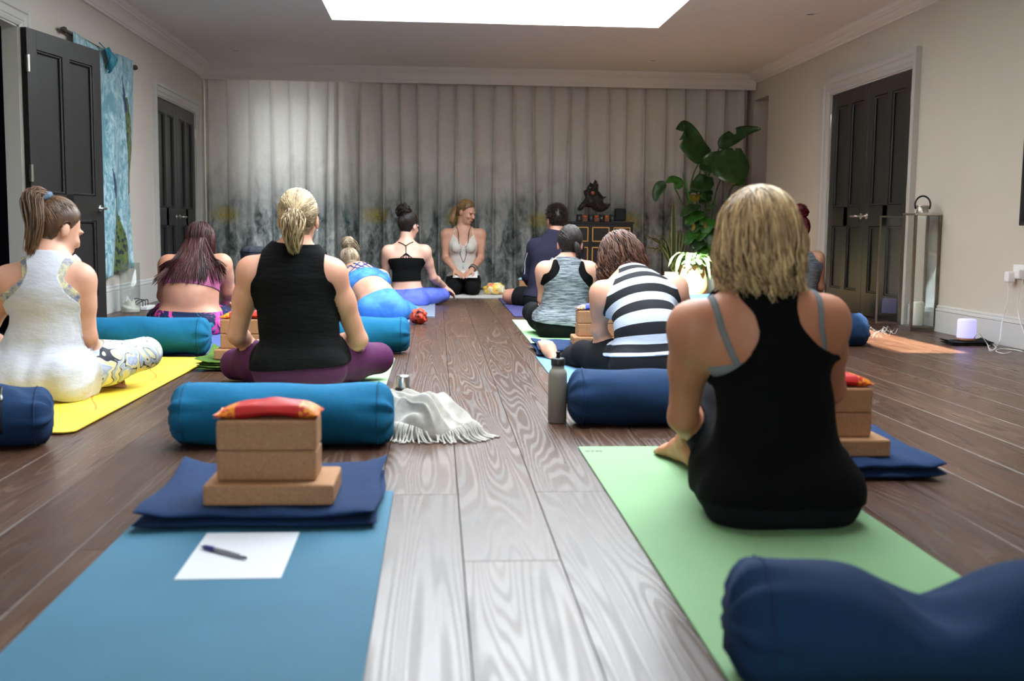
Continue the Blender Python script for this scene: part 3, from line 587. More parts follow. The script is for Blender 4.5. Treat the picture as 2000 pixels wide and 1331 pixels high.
# ---- folded blankets
def blanket(x0, x1, y0, y1, z0, th, mat, label, layers=3, seed=0, rz=0.0, sagx=None):
    c = ((x0 + x1) / 2, (y0 + y1) / 2, z0); e = empty('folded_blanket', c, label, 'blanket', 'folded blankets', None, rz); r = np.random.default_rng(seed); t = th / layers
    for k in range(layers):
        nu, nv = 48, 44; us = [math.sin(math.pi / 2 * (-1 + 2 * i / 47)) for i in range(48)]; vsn = [math.sin(math.pi / 2 * (-1 + 2 * j / 43)) for j in range(44)]; sx = (x1 - x0) / 2 - r.uniform(0, 0.012); sy = (y1 - y0) / 2 - r.uniform(0, 0.010); ph = r.uniform(0, 6.28, 4); Vt = []
        for sg in (1, -1):
            for i in range(nu):
                for j in range(nv):
                    u = us[i]; v = vsn[j]; ed = (max(0, 1 - abs(u) ** 10) * max(0, 1 - abs(v) ** 10)) ** 0.5
                    wob = 1 + 0.02 * math.sin(4 * v + ph[0]) ; woy = 1 + 0.02 * math.sin(5 * u + ph[1])
                    lift = 0.010 * max(0, abs(u) - 0.75) * (1 + math.sin(3 * v + ph[2])) * (k + 1) + 0.05 * max(0, u - 0.55) ** 2 * max(0, v) * (k + 1) + 0.03 * max(0, -u - 0.6) ** 2 * max(0, v + 0.3) * (k + 1)
                    wr = 0.0022 * math.sin(11 * u + 4 * v + ph[3]) * (1 if k == layers - 1 and sg > 0 else 0.3)
                    Vt.append((u * sx * wob, v * sy * woy, k * t + t / 2 + sg * ed * t * 0.52 + lift + wr))
        f = grid_faces(nu, nv); f2 = [(a + nu * nv, d + nu * nv, c_ + nu * nv, b_ + nu * nv) for a, b_, c_, d in f]
        Vt = np.array(Vt); Vt[:, 2] = np.maximum(Vt[:, 2], 0.0005); link_mesh('fold', np_mesh('fold', Vt, f + f2), mat, e, False)
    return e
blanket(-0.705, -0.130, 2.485, 3.04, 0.0065, 0.046, NAVY2, 'folded navy blanket under the front block stack on the blue mat', 2, 1)
stack(-0.391, 2.53, 0.0535, 2, 'on the navy blanket in the front left', True, RED, 'red eye pillow with gold ends on the front left block stack')
p = (1.327, 3.04); blanket(p[0] - 0.24, p[0] + 0.145, 2.97, 3.50, 0.001, 0.055, NAVY2, 'folded navy blanket right of the person in the black racerback vest', 2, 2)
stack(p[0] - 0.152, 3.035, 0.0575, 2, 'right of the person in the black racerback vest', True, RED, 'red eye pillow on the block stack right of the black racerback vest')
p = at(1134, 677, 5.95); blanket(p[0] - 0.24, p[0] + 0.32, 5.90, 6.42, 0.0065, 0.05, NAVY2, 'folded navy blanket in front of the person in stripes', 2, 3)
stack(p[0] + 0.12, 5.98, 0.058, 2, 'in front of the person in stripes', True, BLUEP, 'blue eye pillow with a gold band in front of the person in stripes')
GREENB = mat_cloth('green_towel', srgb(74, 104, 40), 0.25, 0.95, 50, 0.5)
p = at(386, 716, 5.42); blanket(p[0] + 0.01, p[0] + 0.52, 5.30, 5.78, 0.0065, 0.045, GREENB, 'folded green blanket beside the yellow mat', 4, 4)
stack(at(421, 700, 5.40)[0] + 0.152, 5.36, 0.052, 2, 'on the green blanket', True, pillow_mat('flame_silk', srgb(206, 40, 24), srgb(240, 170, 40)), 'red and gold eye pillow on the green blanket stack')
p = at(711, 660, 6.42); stack(p[0] - 0.152, 6.32, 0.007, 2, 'between the person in plum leggings and the teal bolster', True, pillow_mat('pale_green_silk', srgb(176, 190, 110), srgb(228, 228, 214)), 'pale green eye pillow left of the person in blue')
p = at(763, 602, 9.35); stack(p[0] - 0.12, 9.35, 0.014, 2, 'left of the person in violet leggings', True, pillow_mat('magenta_silk', srgb(170, 30, 110), srgb(220, 150, 40)), 'magenta eye pillow left of the person in violet leggings')
p = at(1010, 560, 10.5); stack(p[0] + 0.152, 10.5, 0.010, 2, 'left of the person in the blue jacket', True, pillow_mat('cyan_silk', srgb(40, 150, 190), srgb(180, 220, 230)), 'cyan eye pillow left of the person in the blue jacket')
p = at(1400, 570, 9.4); stack(p[0] + 0.16, 9.4, 0.001, 2, 'right of the cream plant pot', True, pillow_mat('violet_silk', srgb(70, 70, 200), srgb(90, 90, 220)), 'violet eye pillow right of the cream plant pot')

# ---- water bottle, flask, scarf
p = onz(1090, 829, 0.0); e = empty('water_bottle', (p[0], p[1] + 0.034, 0.001), 'warm grey metal water bottle with a black sports cap', 'bottle')
BG = pmat('warm_grey_enamel', srgb(128, 124, 116), 0.4, 0.04, 8); c = e.location
lathe('bottle_body', [(0.0005, 0), (0.031, 0), (0.0345, 0.004), (0.0347, 0.17), (0.034, 0.182), (0.030, 0.193), (0.025, 0.198), (0.0235, 0.202), (0.0235, 0.214), (0.0005, 0.214)], BG, e, 36, c, False)
lathe('cap', [(0.0005, 0.212), (0.0255, 0.212), (0.0258, 0.216), (0.0258, 0.234), (0.023, 0.238), (0.012, 0.239), (0.0005, 0.239)], MT['black'], e, 32, c, False)
lathe('spout', [(0.0005, 0.238), (0.0075, 0.238), (0.0065, 0.254), (0.0085, 0.256), (0.0085, 0.262), (0.0005, 0.263)], MT['black'], e, 20, c, False)
p = (-0.121, 3.98); e = empty('vacuum_flask', (p[0], p[1], 0.001), 'black vacuum flask with a steel cup lid behind the scarf', 'flask'); c = e.location
lathe('flask_body', [(0.0005, 0), (0.030, 0), (0.0315, 0.004), (0.0315, 0.105), (0.0285, 0.117), (0.0275, 0.12), (0.0005, 0.12)], MT['black'], e, 32, c, False)
lathe('cup_lid', [(0.0005, 0.119), (0.0265, 0.119), (0.0268, 0.123), (0.025, 0.158), (0.023, 0.165), (0.0005, 0.166)], MT['steel'], e, 32, c, False)
# crumpled scarf
t = NT('grey_wool'); _n = t.noise(t.coord(), 45, 4); t.set(t.ramp(_n, [(0.3, srgb(168, 164, 156)), (0.7, srgb(192, 188, 180))]), 0.95, 0, 0.2); t.b.inputs['Sheen Weight'].default_value = 0.3; t.bump(t.noise(t.coord(), 300, 3), 0.25, 0.003); WOOL = t.m
sc_c = onz(834, 848, 0.0) + V(0.012, 0.0, 0.0); e = empty('scarf', (sc_c[0], sc_c[1], 0.001), 'crumpled pale grey fringed scarf on the floor beside the teal bolster', 'scarf')
nu, nv = 110, 90; G = []
for i in range(nu):
    for j in range(nv):
        u = -1 + 2 * i / (nu - 1); v = -1 + 2 * j / (nv - 1); r2 = (abs(u) ** 2.6 + abs(v) ** 2.6); dome = max(0, 1 - r2) ** 0.5
        fold = 0.5 + 0.5 * math.sin(6.0 * u - 4.2 * v + 1.3 * math.sin(3 * v) + 0.4); fold2 = 0.5 + 0.5 * math.sin(8 * v + 4.4 * u + 1.2 * math.sin(2.6 * u))
        fold3 = 1 - abs(math.sin(4.5 * u + 6.5 * v + 1.5 * math.sin(4 * u))); h = 0.150 * dome * (0.55 + 0.20 * fold + 0.14 * fold2 + 0.20 * fold3) * (1.02 - 0.45 * u) + 0.008 * math.sin(13 * u + 7 * v) * dome
        x = u * 0.168 + 0.016 * math.sin(5 * v + 3 * u); y = v * 0.128 + 0.014 * math.sin(6 * u + 2 * v); G.append((x, y, max(0.002, h)))
link_mesh('cloth', np_mesh('cloth', G, grid_faces(nu, nv)), WOOL, e, False).modifiers.new('wool', 'SOLIDIFY').thickness = 0.004
fr = []; r_ = random.Random(5)
for k in range(64):
    s_ = k / 63; an = math.radians(-158 + 150 * s_ + r_.uniform(-1, 1)); ca_, sa_ = math.cos(an), math.sin(an); q = 2 / 2.6; bx = 0.160 * math.copysign(abs(ca_) ** q, ca_); by = 0.122 * math.copysign(abs(sa_) ** q, sa_); l = r_.uniform(0.04, 0.07); tw = r_.uniform(-0.018, 0.018)
    dx, dy = ca_ * 0.5 + 0.25, sa_ * 0.8 - 0.1; z0 = 0.045 + 0.012 * math.sin(9 * s_)
    fr.append(smooth_path([(bx * 0.93, by * 0.93, z0), (bx + dx * 0.012, by + dy * 0.012, z0 * 0.75), (bx + dx * 0.03 + tw * 0.5, by + dy * 0.03, 0.012), (bx + dx * l + tw, by + dy * l, 0.0035), (bx + dx * (l + 0.012) + tw * 1.6, by + dy * (l + 0.01), 0.003)], 10))
o = link_mesh('fringe', tube_mesh('fringe', fr, 0.0028, 6), WOOL, e, False); o['kind'] = 'stuff'

# ---- paper and pen on the blue mat
t = NT('paper_white'); co = t.coord(); x, y, z = t.sep(co); ln = t.math('GREATER_THAN', t.math('SINE', t.math('MULTIPLY', y, 520.0)), 0.72); tx = t.math('MULTIPLY', ln, t.math('GREATER_THAN', t.noise(t.mapping(co, (160, 10, 1)), 1, 2), 0.44)); tx = t.math('MULTIPLY', tx, t.math('GREATER_THAN', y, 0.06))
t.set(t.mix(t.math('MULTIPLY', tx, 0.10), srgb(206, 209, 216), srgb(130, 135, 145)), 0.7)
bm = bmesh.new(); add_box(bm, (-0.105, -0.165, 0), (0.105, 0.165, 0.0006)); o = link_mesh('paper_sheet', bm_mesh('paper_sheet', bm), t.m); o.location = (-0.415, 2.305, 0.0066); o.rotation_euler[2] = math.radians(0.6); tag(o, 'white sheet of paper on the blue mat', 'paper')
a, b = onz(394, 1068, 0.012), onz(481, 1091, 0.012); d = unit(b - a); L = np.linalg.norm(b - a); e = empty('ballpoint_pen', tuple(a), 'blue and silver ballpoint pen on the sheet of paper', 'pen'); q = lambda t_: a + d * L * t_
for P_ in (a, b): pass
def pentube(nm, ts, rs, m): link_mesh(nm, tube_mesh(nm, [[q(t_) + V(0, 0, 0.0005) for t_ in ts]], np.array(rs), 12), m, e)
pentube('barrel', [0.30, 0.5, 0.85, 0.93], [0.0052, 0.0056, 0.0050, 0.0036], pmat('pen_silver', srgb(150, 152, 158), 0.35, metal=0.6)); pentube('grip', [0.04, 0.1, 0.22, 0.30], [0.0036, 0.0056, 0.0062, 0.0055], pmat('pen_blue', srgb(24, 34, 110), 0.4)); pentube('tip', [-0.03, 0.04], [0.001, 0.0034], MT['steel']); pentube('clip', [0.62, 0.7, 0.95], [0.001, 0.0018, 0.0016], MT['steel']); pentube('button', [0.93, 1.0], [0.003, 0.0028], MT['black'])
# small black logo on the corner of the green mat
bm = bmesh.new()
for x0 in (0.0, 0.020, 0.034, 0.046): add_box(bm, (0.474 + x0, 3.365, 0.0061), (0.474 + x0 + (0.016 if x0 == 0 else 0.009), 3.385, 0.0064))
o = link_mesh('printed_logo', bm_mesh('printed_logo', bm), MT['black'], gm)
# ---- instructor's paper on her lap
bm = bmesh.new(); add_box(bm, (-0.125, -0.09, -0.0006), (0.125, 0.09, 0.0006)); o = link_mesh('paper_sheet', bm_mesh('paper_sheet', bm), MT['white']); o.location = tuple(at(909, 536, 11.16) + V(0, 0, 0.0)); o.rotation_euler = (math.radians(20), 0, math.radians(-4)); tag(o, "white sheet of paper on the instructor's lap", 'paper')
# ---- soft bundles
def bundle(px, py, Y, sx, sy, sz, mat, name, label, cat, seed):
    p = at(px, py, Y); nu, nv = 40, 28; r = np.random.default_rng(seed); Vt = []
    for i in range(nu):
        for j in range(nv):
            a = 2 * math.pi * i / nu; b_ = math.pi * j / (nv - 1); q = V(math.sin(b_) * math.cos(a), math.sin(b_) * math.sin(a), math.cos(b_)); n_ = 1 + 0.16 * float(np.sin(q @ V(4, 3, 5) + seed) * np.sin(q @ V(-3, 5, 2) + 1)) + 0.05 * math.sin(9 * a + 4 * b_)
            Vt.append((q[0] * sx * n_, q[1] * sy * n_, max(0.0, sz * (1 + np.sign(q[2]) * abs(q[2]) ** 0.8 * n_))))
    o = link_mesh(name, np_mesh(name, Vt, grid_faces(nu, nv, True)), mat); o.location = (p[0], p[1], 0.001); tag(o, label, cat); return o
t = NT('yellow_white_cloth'); n_ = t.noise(t.coord(), 9, 3, 0.5, 0.8); t.set(t.ramp(n_, [(0.36, srgb(232, 120, 110)), (0.44, srgb(240, 214, 70)), (0.52, srgb(244, 236, 200)), (0.66, srgb(236, 236, 230))]), 0.7); 
o = bundle(966, 572, 11.22, 0.105, 0.075, 0.058, t.m, 'cloth_bag', 'yellow and white cloth bag right of the kneeling instructor', 'bag', 2); o.location[2] = 0.024
t = NT('red_pattern_cloth'); n_ = t.noise(t.coord(), 30, 3, 0.6, 1.0); t.set(t.ramp(n_, [(0.38, srgb(30, 16, 20)), (0.46, srgb(190, 40, 26)), (0.56, srgb(226, 90, 40)), (0.66, srgb(130, 30, 60))]), 0.7); bundle(818, 632, 8.0, 0.062, 0.07, 0.055, t.m, 'cloth_pouch', 'red and orange patterned pouch beside the knee of the person in blue', 'pouch', 3)

# ================================================================== right wall: lantern, diffuser, sockets, screen
e = empty('steel_lantern', tuple(onz(1795, 648, 0)), 'tall steel and glass lantern with its door open by the right wall', 'lantern')
lc = onz(1790, 645, 0); lw = 0.092; lx, ly = lc[0], lc[1]; LH = 0.85; rz = math.radians(2)
Rl = Matrix.Translation((lx, ly, 0)) @ Matrix.Rotation(rz, 4, 'Z'); e.location = (lx, ly, 0); e.rotation_euler = (0, 0, rz)
bm = bmesh.new(); add_box(bm, (-lw, -lw, 0.001), (lw, lw, 0.018)); add_box(bm, (-lw - 0.008, -lw - 0.008, 0.018), (lw + 0.008, lw + 0.008, 0.034), 0.003, 1); link_mesh('base', bm_mesh('base', bm), MT['steel_dark'], e, False)
for sx in (-1, 1):
    for sy in (-1, 1): box('post', (sx * lw - 0.009, sy * lw - 0.009, 0.034), (sx * lw + 0.009, sy * lw + 0.009, LH - 0.016), MT['steel_dark'], e, world=False)
bm = bmesh.new(); add_box(bm, (-lw - 0.009, -lw - 0.009, LH - 0.016), (lw + 0.009, lw + 0.009, LH), 0.003, 1); link_mesh('top_plate', bm_mesh('top_plate', bm), MT['steel'], e, False)
box('pane', (lw - 0.002, -lw + 0.007, 0.036), (lw + 0.001, lw - 0.007, LH - 0.017), MT['glass'], e, world=False); box('pane', (-lw + 0.007, lw - 0.002, 0.036), (lw - 0.007, lw + 0.001, LH - 0.017), MT['glass'], e, world=False); box('pane', (-lw + 0.007, -lw - 0.001, 0.036), (lw - 0.007, -lw + 0.002, LH - 0.017), MT['glass'], e, world=False)
lathe('chimney', [(0.042, LH), (0.042, LH + 0.05), (0.046, LH + 0.052), (0.046, LH + 0.058), (0.03, LH + 0.06), (0.001, LH + 0.062)], MT['steel'], e, 28, (0, 0, 0), False, True, False)
tube('carry_ring', [(0.058 * math.cos(q), 0, LH + 0.062 + 0.062 * math.sin(q)) for q in np.linspace(-0.5, math.pi + 0.5, 26)], 0.0065, MT['black'], e, 10, False)
# open door panel hinged at the far left post
dv = bmesh.new(); dl = 0.17; ca, sa = math.cos(math.radians(168)), math.sin(math.radians(168))
def dpt(u, z, o=0.0): return (-lw - 0.01 + ca * u - sa * o, -lw * 0.2 + lw + 0.0 + sa * u + ca * o, z)
def dbox(bm, u0, u1, z0, z1, th): 
    vs = [bm.verts.new(dpt(u, z, o)) for u in (u0, u1) for z in (z0, z1) for o in (-th, th)]
    for f in ((0, 1, 3, 2), (4, 6, 7, 5), (0, 4, 5, 1), (2, 3, 7, 6), (0, 2, 6, 4), (1, 5, 7, 3)): bm.faces.new([vs[i] for i in f])
dbox(dv, 0, 0.012, 0.04, LH - 0.02, 0.006); dbox(dv, dl - 0.012, dl, 0.04, LH - 0.02, 0.006); dbox(dv, 0.012, dl - 0.012, 0.04, 0.052, 0.006); dbox(dv, 0.012, dl - 0.012, LH - 0.032, LH - 0.02, 0.006)
dr = link_mesh('door', bm_mesh('door', dv), MT['steel_dark'], e, False)
gv = bmesh.new(); dbox(gv, 0.012, dl - 0.012, 0.052, LH - 0.032, 0.001); o = bpy.data.objects.new('pane', bm_mesh('pane', gv)); C.objects.link(o); o.data.materials.append(MT['glass']); o.parent = dr
e2 = empty('pillar_candle', (lx, ly, 0.036), 'broken white pillar candle inside the steel lantern', 'candle')
lathe('wax', [(0.0005, 0.0), (0.044, 0.0), (0.046, 0.004), (0.046, 0.16), (0.040, 0.172), (0.034, 0.175), (0.030, 0.165), (0.0005, 0.16)], MT['wax'], e2, 28, (lx, ly, 0.036), False); tube('wick', [(lx, ly, 0.195), (lx + 0.003, ly, 0.212)], 0.0015, MT['black'], e2, 6)
# diffuser
dx_, dy_ = onz(1894, 671, 0.012)[:2]
o = blanket(dx_ - 0.14, dx_ + 0.14, dy_ - 0.05, dy_ + 0.14, 0.001, 0.022, mat_cloth('black_towel', srgb(16, 17, 20), 0.2, 0.95, 60, 0.4), 'folded black cloth under the glowing diffuser', 2, 7)
e = empty('aroma_diffuser', (dx_, dy_ + 0.05, 0.0275), 'white aroma diffuser glowing lilac on a black cloth', 'diffuser'); c = (dx_, dy_ + 0.05, 0.0275)
t = NT('lilac_glow'); x, y, z = t.sep(t.coord()); t.set(srgb(200, 200, 240), 0.4); nz = t.noise(t.coord(), 4, 2); t.b.inputs['Emission Color'].default_value = (0.36, 0.34, 1.0, 1); t.l(t.math('MULTIPLY_ADD', nz, 0.3, 0.75), t.b.inputs['Emission Strength']); GLOW = t.m
lathe('base', [(0.0005, 0), (0.057, 0), (0.058, 0.003), (0.058, 0.016), (0.0005, 0.016)], pmat('diffuser_wood', srgb(150, 96, 60), 0.5), e, 32, c, False)
lathe('cover', [(0.058, 0.016), (0.059, 0.02), (0.057, 0.125), (0.054, 0.134), (0.045, 0.137), (0.0005, 0.138)], GLOW, e, 40, c, False)
# wall sockets and cables
wp = lambda px, py, x=XR: np.array(CP + ray(px, py) * (x / ray(px, py)[0]))
s1 = wp(1990, 535); e = empty('wall_socket', (XR, s1[1], s1[2]), 'white double wall socket with plugs near the right edge', 'socket')
box('plate', (XR - 0.012, s1[1] - 0.10, s1[2] - 0.03), (XR - 0.0005, s1[1] + 0.05, s1[2] + 0.056), MT['white'], e, 0.003); box('plug', (XR - 0.058, s1[1] + 0.01, s1[2] - 0.055), (XR - 0.012, s1[1] + 0.07, s1[2] + 0.012), MT['white'], e, 0.008); box('plug', (XR - 0.05, s1[1] - 0.09, s1[2] - 0.03), (XR - 0.012, s1[1] - 0.035, s1[2] + 0.03), MT['white'], e, 0.008)
cz = lambda px, py, z=0.004: onz(px, py, z)
P1 = [np.array([XR - 0.04, s1[1] + 0.04, s1[2] - 0.05]), wp(1968, 590, XR - 0.03), wp(1957, 630, XR - 0.04), cz(1953, 665, 0.06), cz(1945, 678, 0.01), cz(1938, 684), cz(1930, 678), cz(1938, 674), cz(1946, 680), cz(1934, 686), cz(1928, 672, 0.02), cz(1912, 652, 0.09), cz(1903, 660, 0.06), np.array([dx_ + 0.03, dy_ - 0.004, 0.045])]
tag(tube('power_cable', smooth_path(P1, 110), 0.0028, MT['white'], None, 6), 'thin white cable running from the socket to the diffuser', 'cable')
P2 = [wp(1998, 545, XR - 0.04), wp(1988, 590, XR - 0.03), wp(1990, 620, XR - 0.03), wp(2000, 650, XR - 0.04), cz(2010, 688), cz(1985, 684), cz(1955, 682), cz(1945, 686), cz(1960, 691), cz(1975, 688)]
tag(tube('charging_cable', smooth_path(P2, 80), 0.0028, MT['white'], None, 6), 'white cable lying in a loop on the floor at the right edge', 'cable')
e = empty('wall_screen', (XR, 5.95, 0.76), 'black wall mounted screen cut by the right edge of the picture', 'screen')
box('bezel', (XR - 0.055, 5.25, 0.76), (XR - 0.004, 6.47, 1.68), MT['black'], e, 0.004); box('display', (XR - 0.0575, 5.28, 0.79), (XR - 0.0552, 6.44, 1.65), MT['darkglass'], e)
# mist from the diffuser drifting along the floor
t = NT('mist'); tr_ = t.add('ShaderNodeBsdfTransparent'); df = t.add('ShaderNodeBsdfDiffuse'); df.inputs[0].default_value = (0.9, 0.92, 0.95, 1); mx = t.add('ShaderNodeMixShader'); t.l(t.math('MULTIPLY', t.noise(t.coord(), 30, 3), 0.022), mx.inputs[0]); t.l(tr_.outputs[0], mx.inputs[1]); t.l(df.outputs[0], mx.inputs[2]); t.l(mx.outputs[0], t.out.inputs[0])
r_ = random.Random(8); ps_ = []
for k in range(26):
    c0 = onz(r_.uniform(1690, 1775), r_.uniform(646, 660), 0.0) + V(0, 0, r_.uniform(0.008, 0.05)); ph = r_.uniform(0, 6.28); l_ = r_.uniform(0.03, 0.08)
    ps_.append(np.array([c0 + V(l_ * (q_ - 0.5) * 2, 0.02 * math.sin(5 * q_ + ph), 0.018 * math.sin(7 * q_ + ph)) for q_ in np.linspace(0, 1, 12)]))
o = link_mesh('mist', tube_mesh('mist', ps_, 0.0035, 6), t.m); tag(o, 'thin white wisps of mist curling over the floor by the lantern', 'mist', None, 'stuff')
# ---- left wall: tapestry on its rod, vase, power strip
def tapestry_mat():
    t = NT('peacock_tapestry'); co = t.coord(); x, y, z = t.sep(co); n = t.noise(t.mapping(co, (1, 1.6, 1)), 13, 6, 0.7, 0.8); n2 = t.noise(co, 3, 4, 0.6, 0.6)
    c = t.ramp(n, [(0.32, srgb(54, 102, 118)), (0.44, srgb(104, 150, 164)), (0.54, srgb(150, 184, 192)), (0.66, srgb(186, 208, 212))]); c = t.mix(t.ramp(n2, [(0.52, (0, 0, 0)), (0.62, (1, 1, 1))]), c, srgb(92, 140, 154))
    def band(y0, z0, y1, z1, wd):
        a = V(y0, z0); b_ = V(y1, z1); u = (b_ - a) / np.linalg.norm(b_ - a); L_ = float(np.linalg.norm(b_ - a)); dy = t.math('SUBTRACT', y, float(a[0])); dz = t.math('SUBTRACT', z, float(a[1]))
        al = t.math('ADD', t.math('MULTIPLY', dy, float(u[0])), t.math('MULTIPLY', dz, float(u[1]))); pe_ = t.math('SUBTRACT', t.math('MULTIPLY', dz, float(u[0])), t.math('MULTIPLY', dy, float(u[1])))
        along = t.math('DIVIDE', al, L_); wdt = t.math('MULTIPLY', t.math('MULTIPLY_ADD', along, 0.8, 0.2), wd); ins = t.math('LESS_THAN', t.math('ADD', t.math('ABSOLUTE', pe_), t.math('MULTIPLY_ADD', n, 0.06, -0.03)), wdt)
        return t.math('MULTIPLY', ins, t.math('MULTIPLY', t.math('GREATER_THAN', along, 0.0), t.math('LESS_THAN', along, 1.0)))
    tail = t.math('MAXIMUM', band(9.24, 1.74, 9.42, 0.98, 0.17), band(8.84, 1.0, 9.08, 0.30, 0.22)); neck = t.math('MAXIMUM', band(9.17, 1.92, 9.24, 1.62, 0.035), band(8.78, 1.14, 8.84, 0.92, 0.05))
    vo = t.add('ShaderNodeTexVoronoi'); vo.inputs['Scale'].default_value = 22.0; t.l(t.mapping(co, (0, 1, 1.0)), vo.inputs['Vector']); dots = t.ramp(vo.outputs['Distance'], [(0.36, (1, 1, 1)), (0.44, (0, 0, 0))])
    tc = t.mix(dots, t.ramp(n, [(0.35, srgb(36, 72, 44)), (0.6, srgb(100, 114, 44))]), srgb(16, 34, 44)); c = t.mix(tail, c, tc); c = t.mix(neck, c, srgb(18, 44, 84)); t.set(c, 0.6, 0, 0.35); t.b.inputs['Sheen Weight'].default_value = 0.2; t.bump(n, 0.2, 0.004); return t.m
rodm = pmat('dark_rod', srgb(50, 42, 36), 0.5)
e = empty('tapestry_rod', (XL + 0.035, 8.74, 2.035), 'dark wooden hanging rod with pointed ends above the tapestry', 'rod')
tube('rod_bar', [(XL + 0.035, 7.86, 2.035), (XL + 0.035, 9.62, 2.035)], 0.013, rodm, e, 10)
for ya, yb in ((7.88, 7.78), (9.60, 9.70)): tube('finial', [(XL + 0.035, ya, 2.035), (XL + 0.035, ya + (yb - ya) * 0.3, 2.035), (XL + 0.035, yb, 2.035)], [0.016, 0.024, 0.004], rodm, e, 8)
nu, nv = 110, 60; G = []
for i in range(nu):
    for j in range(nv):
        u = i / (nu - 1); v = j / (nv - 1); y = 7.98 + 1.53 * u - 0.14 * v * (u - 0.2) + 0.012 * math.sin(8 * v + 5 * u); z = 2.052 - 1.76 * v + 0.03 * u * v - 0.02 * math.sin(5 * u)
        x = XL + 0.052 + 0.022 * (v ** 0.6) * math.sin(22 * u + 3 * v) + 0.016 * v * math.sin(9 * u + 5 * v); 
        if u > 0.93: y -= 0.10 * (u - 0.93) / 0.07 * sstep(0.35, 0.6, v) * 0.6
        G.append((x, y, z))
o = link_mesh('tapestry', np_mesh('tapestry', G, grid_faces(nu, nv)), tapestry_mat()); o.modifiers.new('cloth', 'SOLIDIFY').thickness = 0.002; tag(o, 'long pale blue tapestry with green peacocks on the left wall', 'tapestry', 'x')
del o['group']
kp = wp(206, 108, XL + 0.07); nu, nv = 40, 26; G = []
for i in range(nu):
    for j in range(nv):
        u = i / (nu - 1) * 2 - 1; v = j / (nv - 1); wdt = 0.19 * (1 - 0.8 * v) ; G.append((XL + 0.075 + 0.035 * math.sin(math.pi * v) + 0.012 * math.sin(11 * u + 5 * v), kp[1] + u * wdt + 0.07 * v, kp[2] + 0.05 - 0.17 * v * (1 - 0.35 * abs(u)) + 0.02 * math.sin(6 * u)))
o = link_mesh('silk_scarf', np_mesh('silk_scarf', G, grid_faces(nu, nv)), mat_cloth('teal_silk', srgb(46, 122, 138), 0.2, 0.35, 20, 0.4)); o.modifiers.new('cloth', 'SOLIDIFY').thickness = 0.004; tag(o, 'teal silk scarf draped over the tapestry rod', 'scarf')
vc = onz(255, 611, 0); e = empty('glass_vase', (vc[0], vc[1], 0.001), 'tall clear glass cylinder vase beside the left wall', 'vase'); c = (vc[0], vc[1], 0.001)
lathe('glass', [(0.0005, 0), (0.078, 0), (0.080, 0.003), (0.080, 0.40), (0.0765, 0.40), (0.0765, 0.008), (0.0005, 0.008)], MT['glass'], e, 40, c, False)
nu, nv = 40, 16; G = []
for i in range(nu):
    for j in range(nv):
        a = 2 * math.pi * i / nu; q = j / (nv - 1); lean = 0.5 + 0.5 * math.cos(a - 2.6)
        if q < 0.35: rr = 0.071; z = q / 0.35 * (0.022 + 0.042 * lean)
        elif q < 0.6: s_ = (q - 0.35) / 0.25; rr = 0.071 - 0.032 * s_; z = 0.022 + 0.042 * lean + 0.004 * s_
        elif q < 0.85: s_ = (q - 0.6) / 0.25; rr = 0.039 - 0.004 * s_; z = 0.026 + 0.042 * lean + s_ * (0.045 + 0.02 * math.sin(3 * a))
        else: s_ = (q - 0.85) / 0.15; rr = 0.035 * (1 - s_) + 0.0005; z = 0.071 + 0.042 * lean * (1 - s_) + 0.02 * math.sin(3 * a) * (1 - s_)
        G.append((rr * math.cos(a), rr * math.sin(a), z))
o = link_mesh('melted_candle', np_mesh('melted_candle', G, grid_faces(nu, nv, True)), MT['wax']); o.location = (vc[0], vc[1], 0.0095); tag(o, 'half melted white candle inside the glass vase', 'candle')
pc_ = onz(287, 605, 0); e = empty('power_strip', (pc_[0], pc_[1], 0.001), 'white power strip with black leads on the floor by the glass vase', 'power strip')
box('strip', (pc_[0] - 0.06, pc_[1] - 0.1, 0.001), (pc_[0] + 0.03, pc_[1] + 0.16, 0.03), MT['white'], e, 0.006)
for k in range(3): tube('lead', smooth_path([(pc_[0] - 0.02, pc_[1] - 0.05 + 0.08 * k, 0.03), (pc_[0] - 0.03, pc_[1] - 0.03 + 0.08 * k, 0.075), (pc_[0] - 0.1, pc_[1] + 0.03 + 0.08 * k, 0.09 - 0.02 * k), (XL + 0.03, pc_[1] + 0.1 + 0.09 * k, 0.02)], 16), 0.004, MT['black'], e, 6)

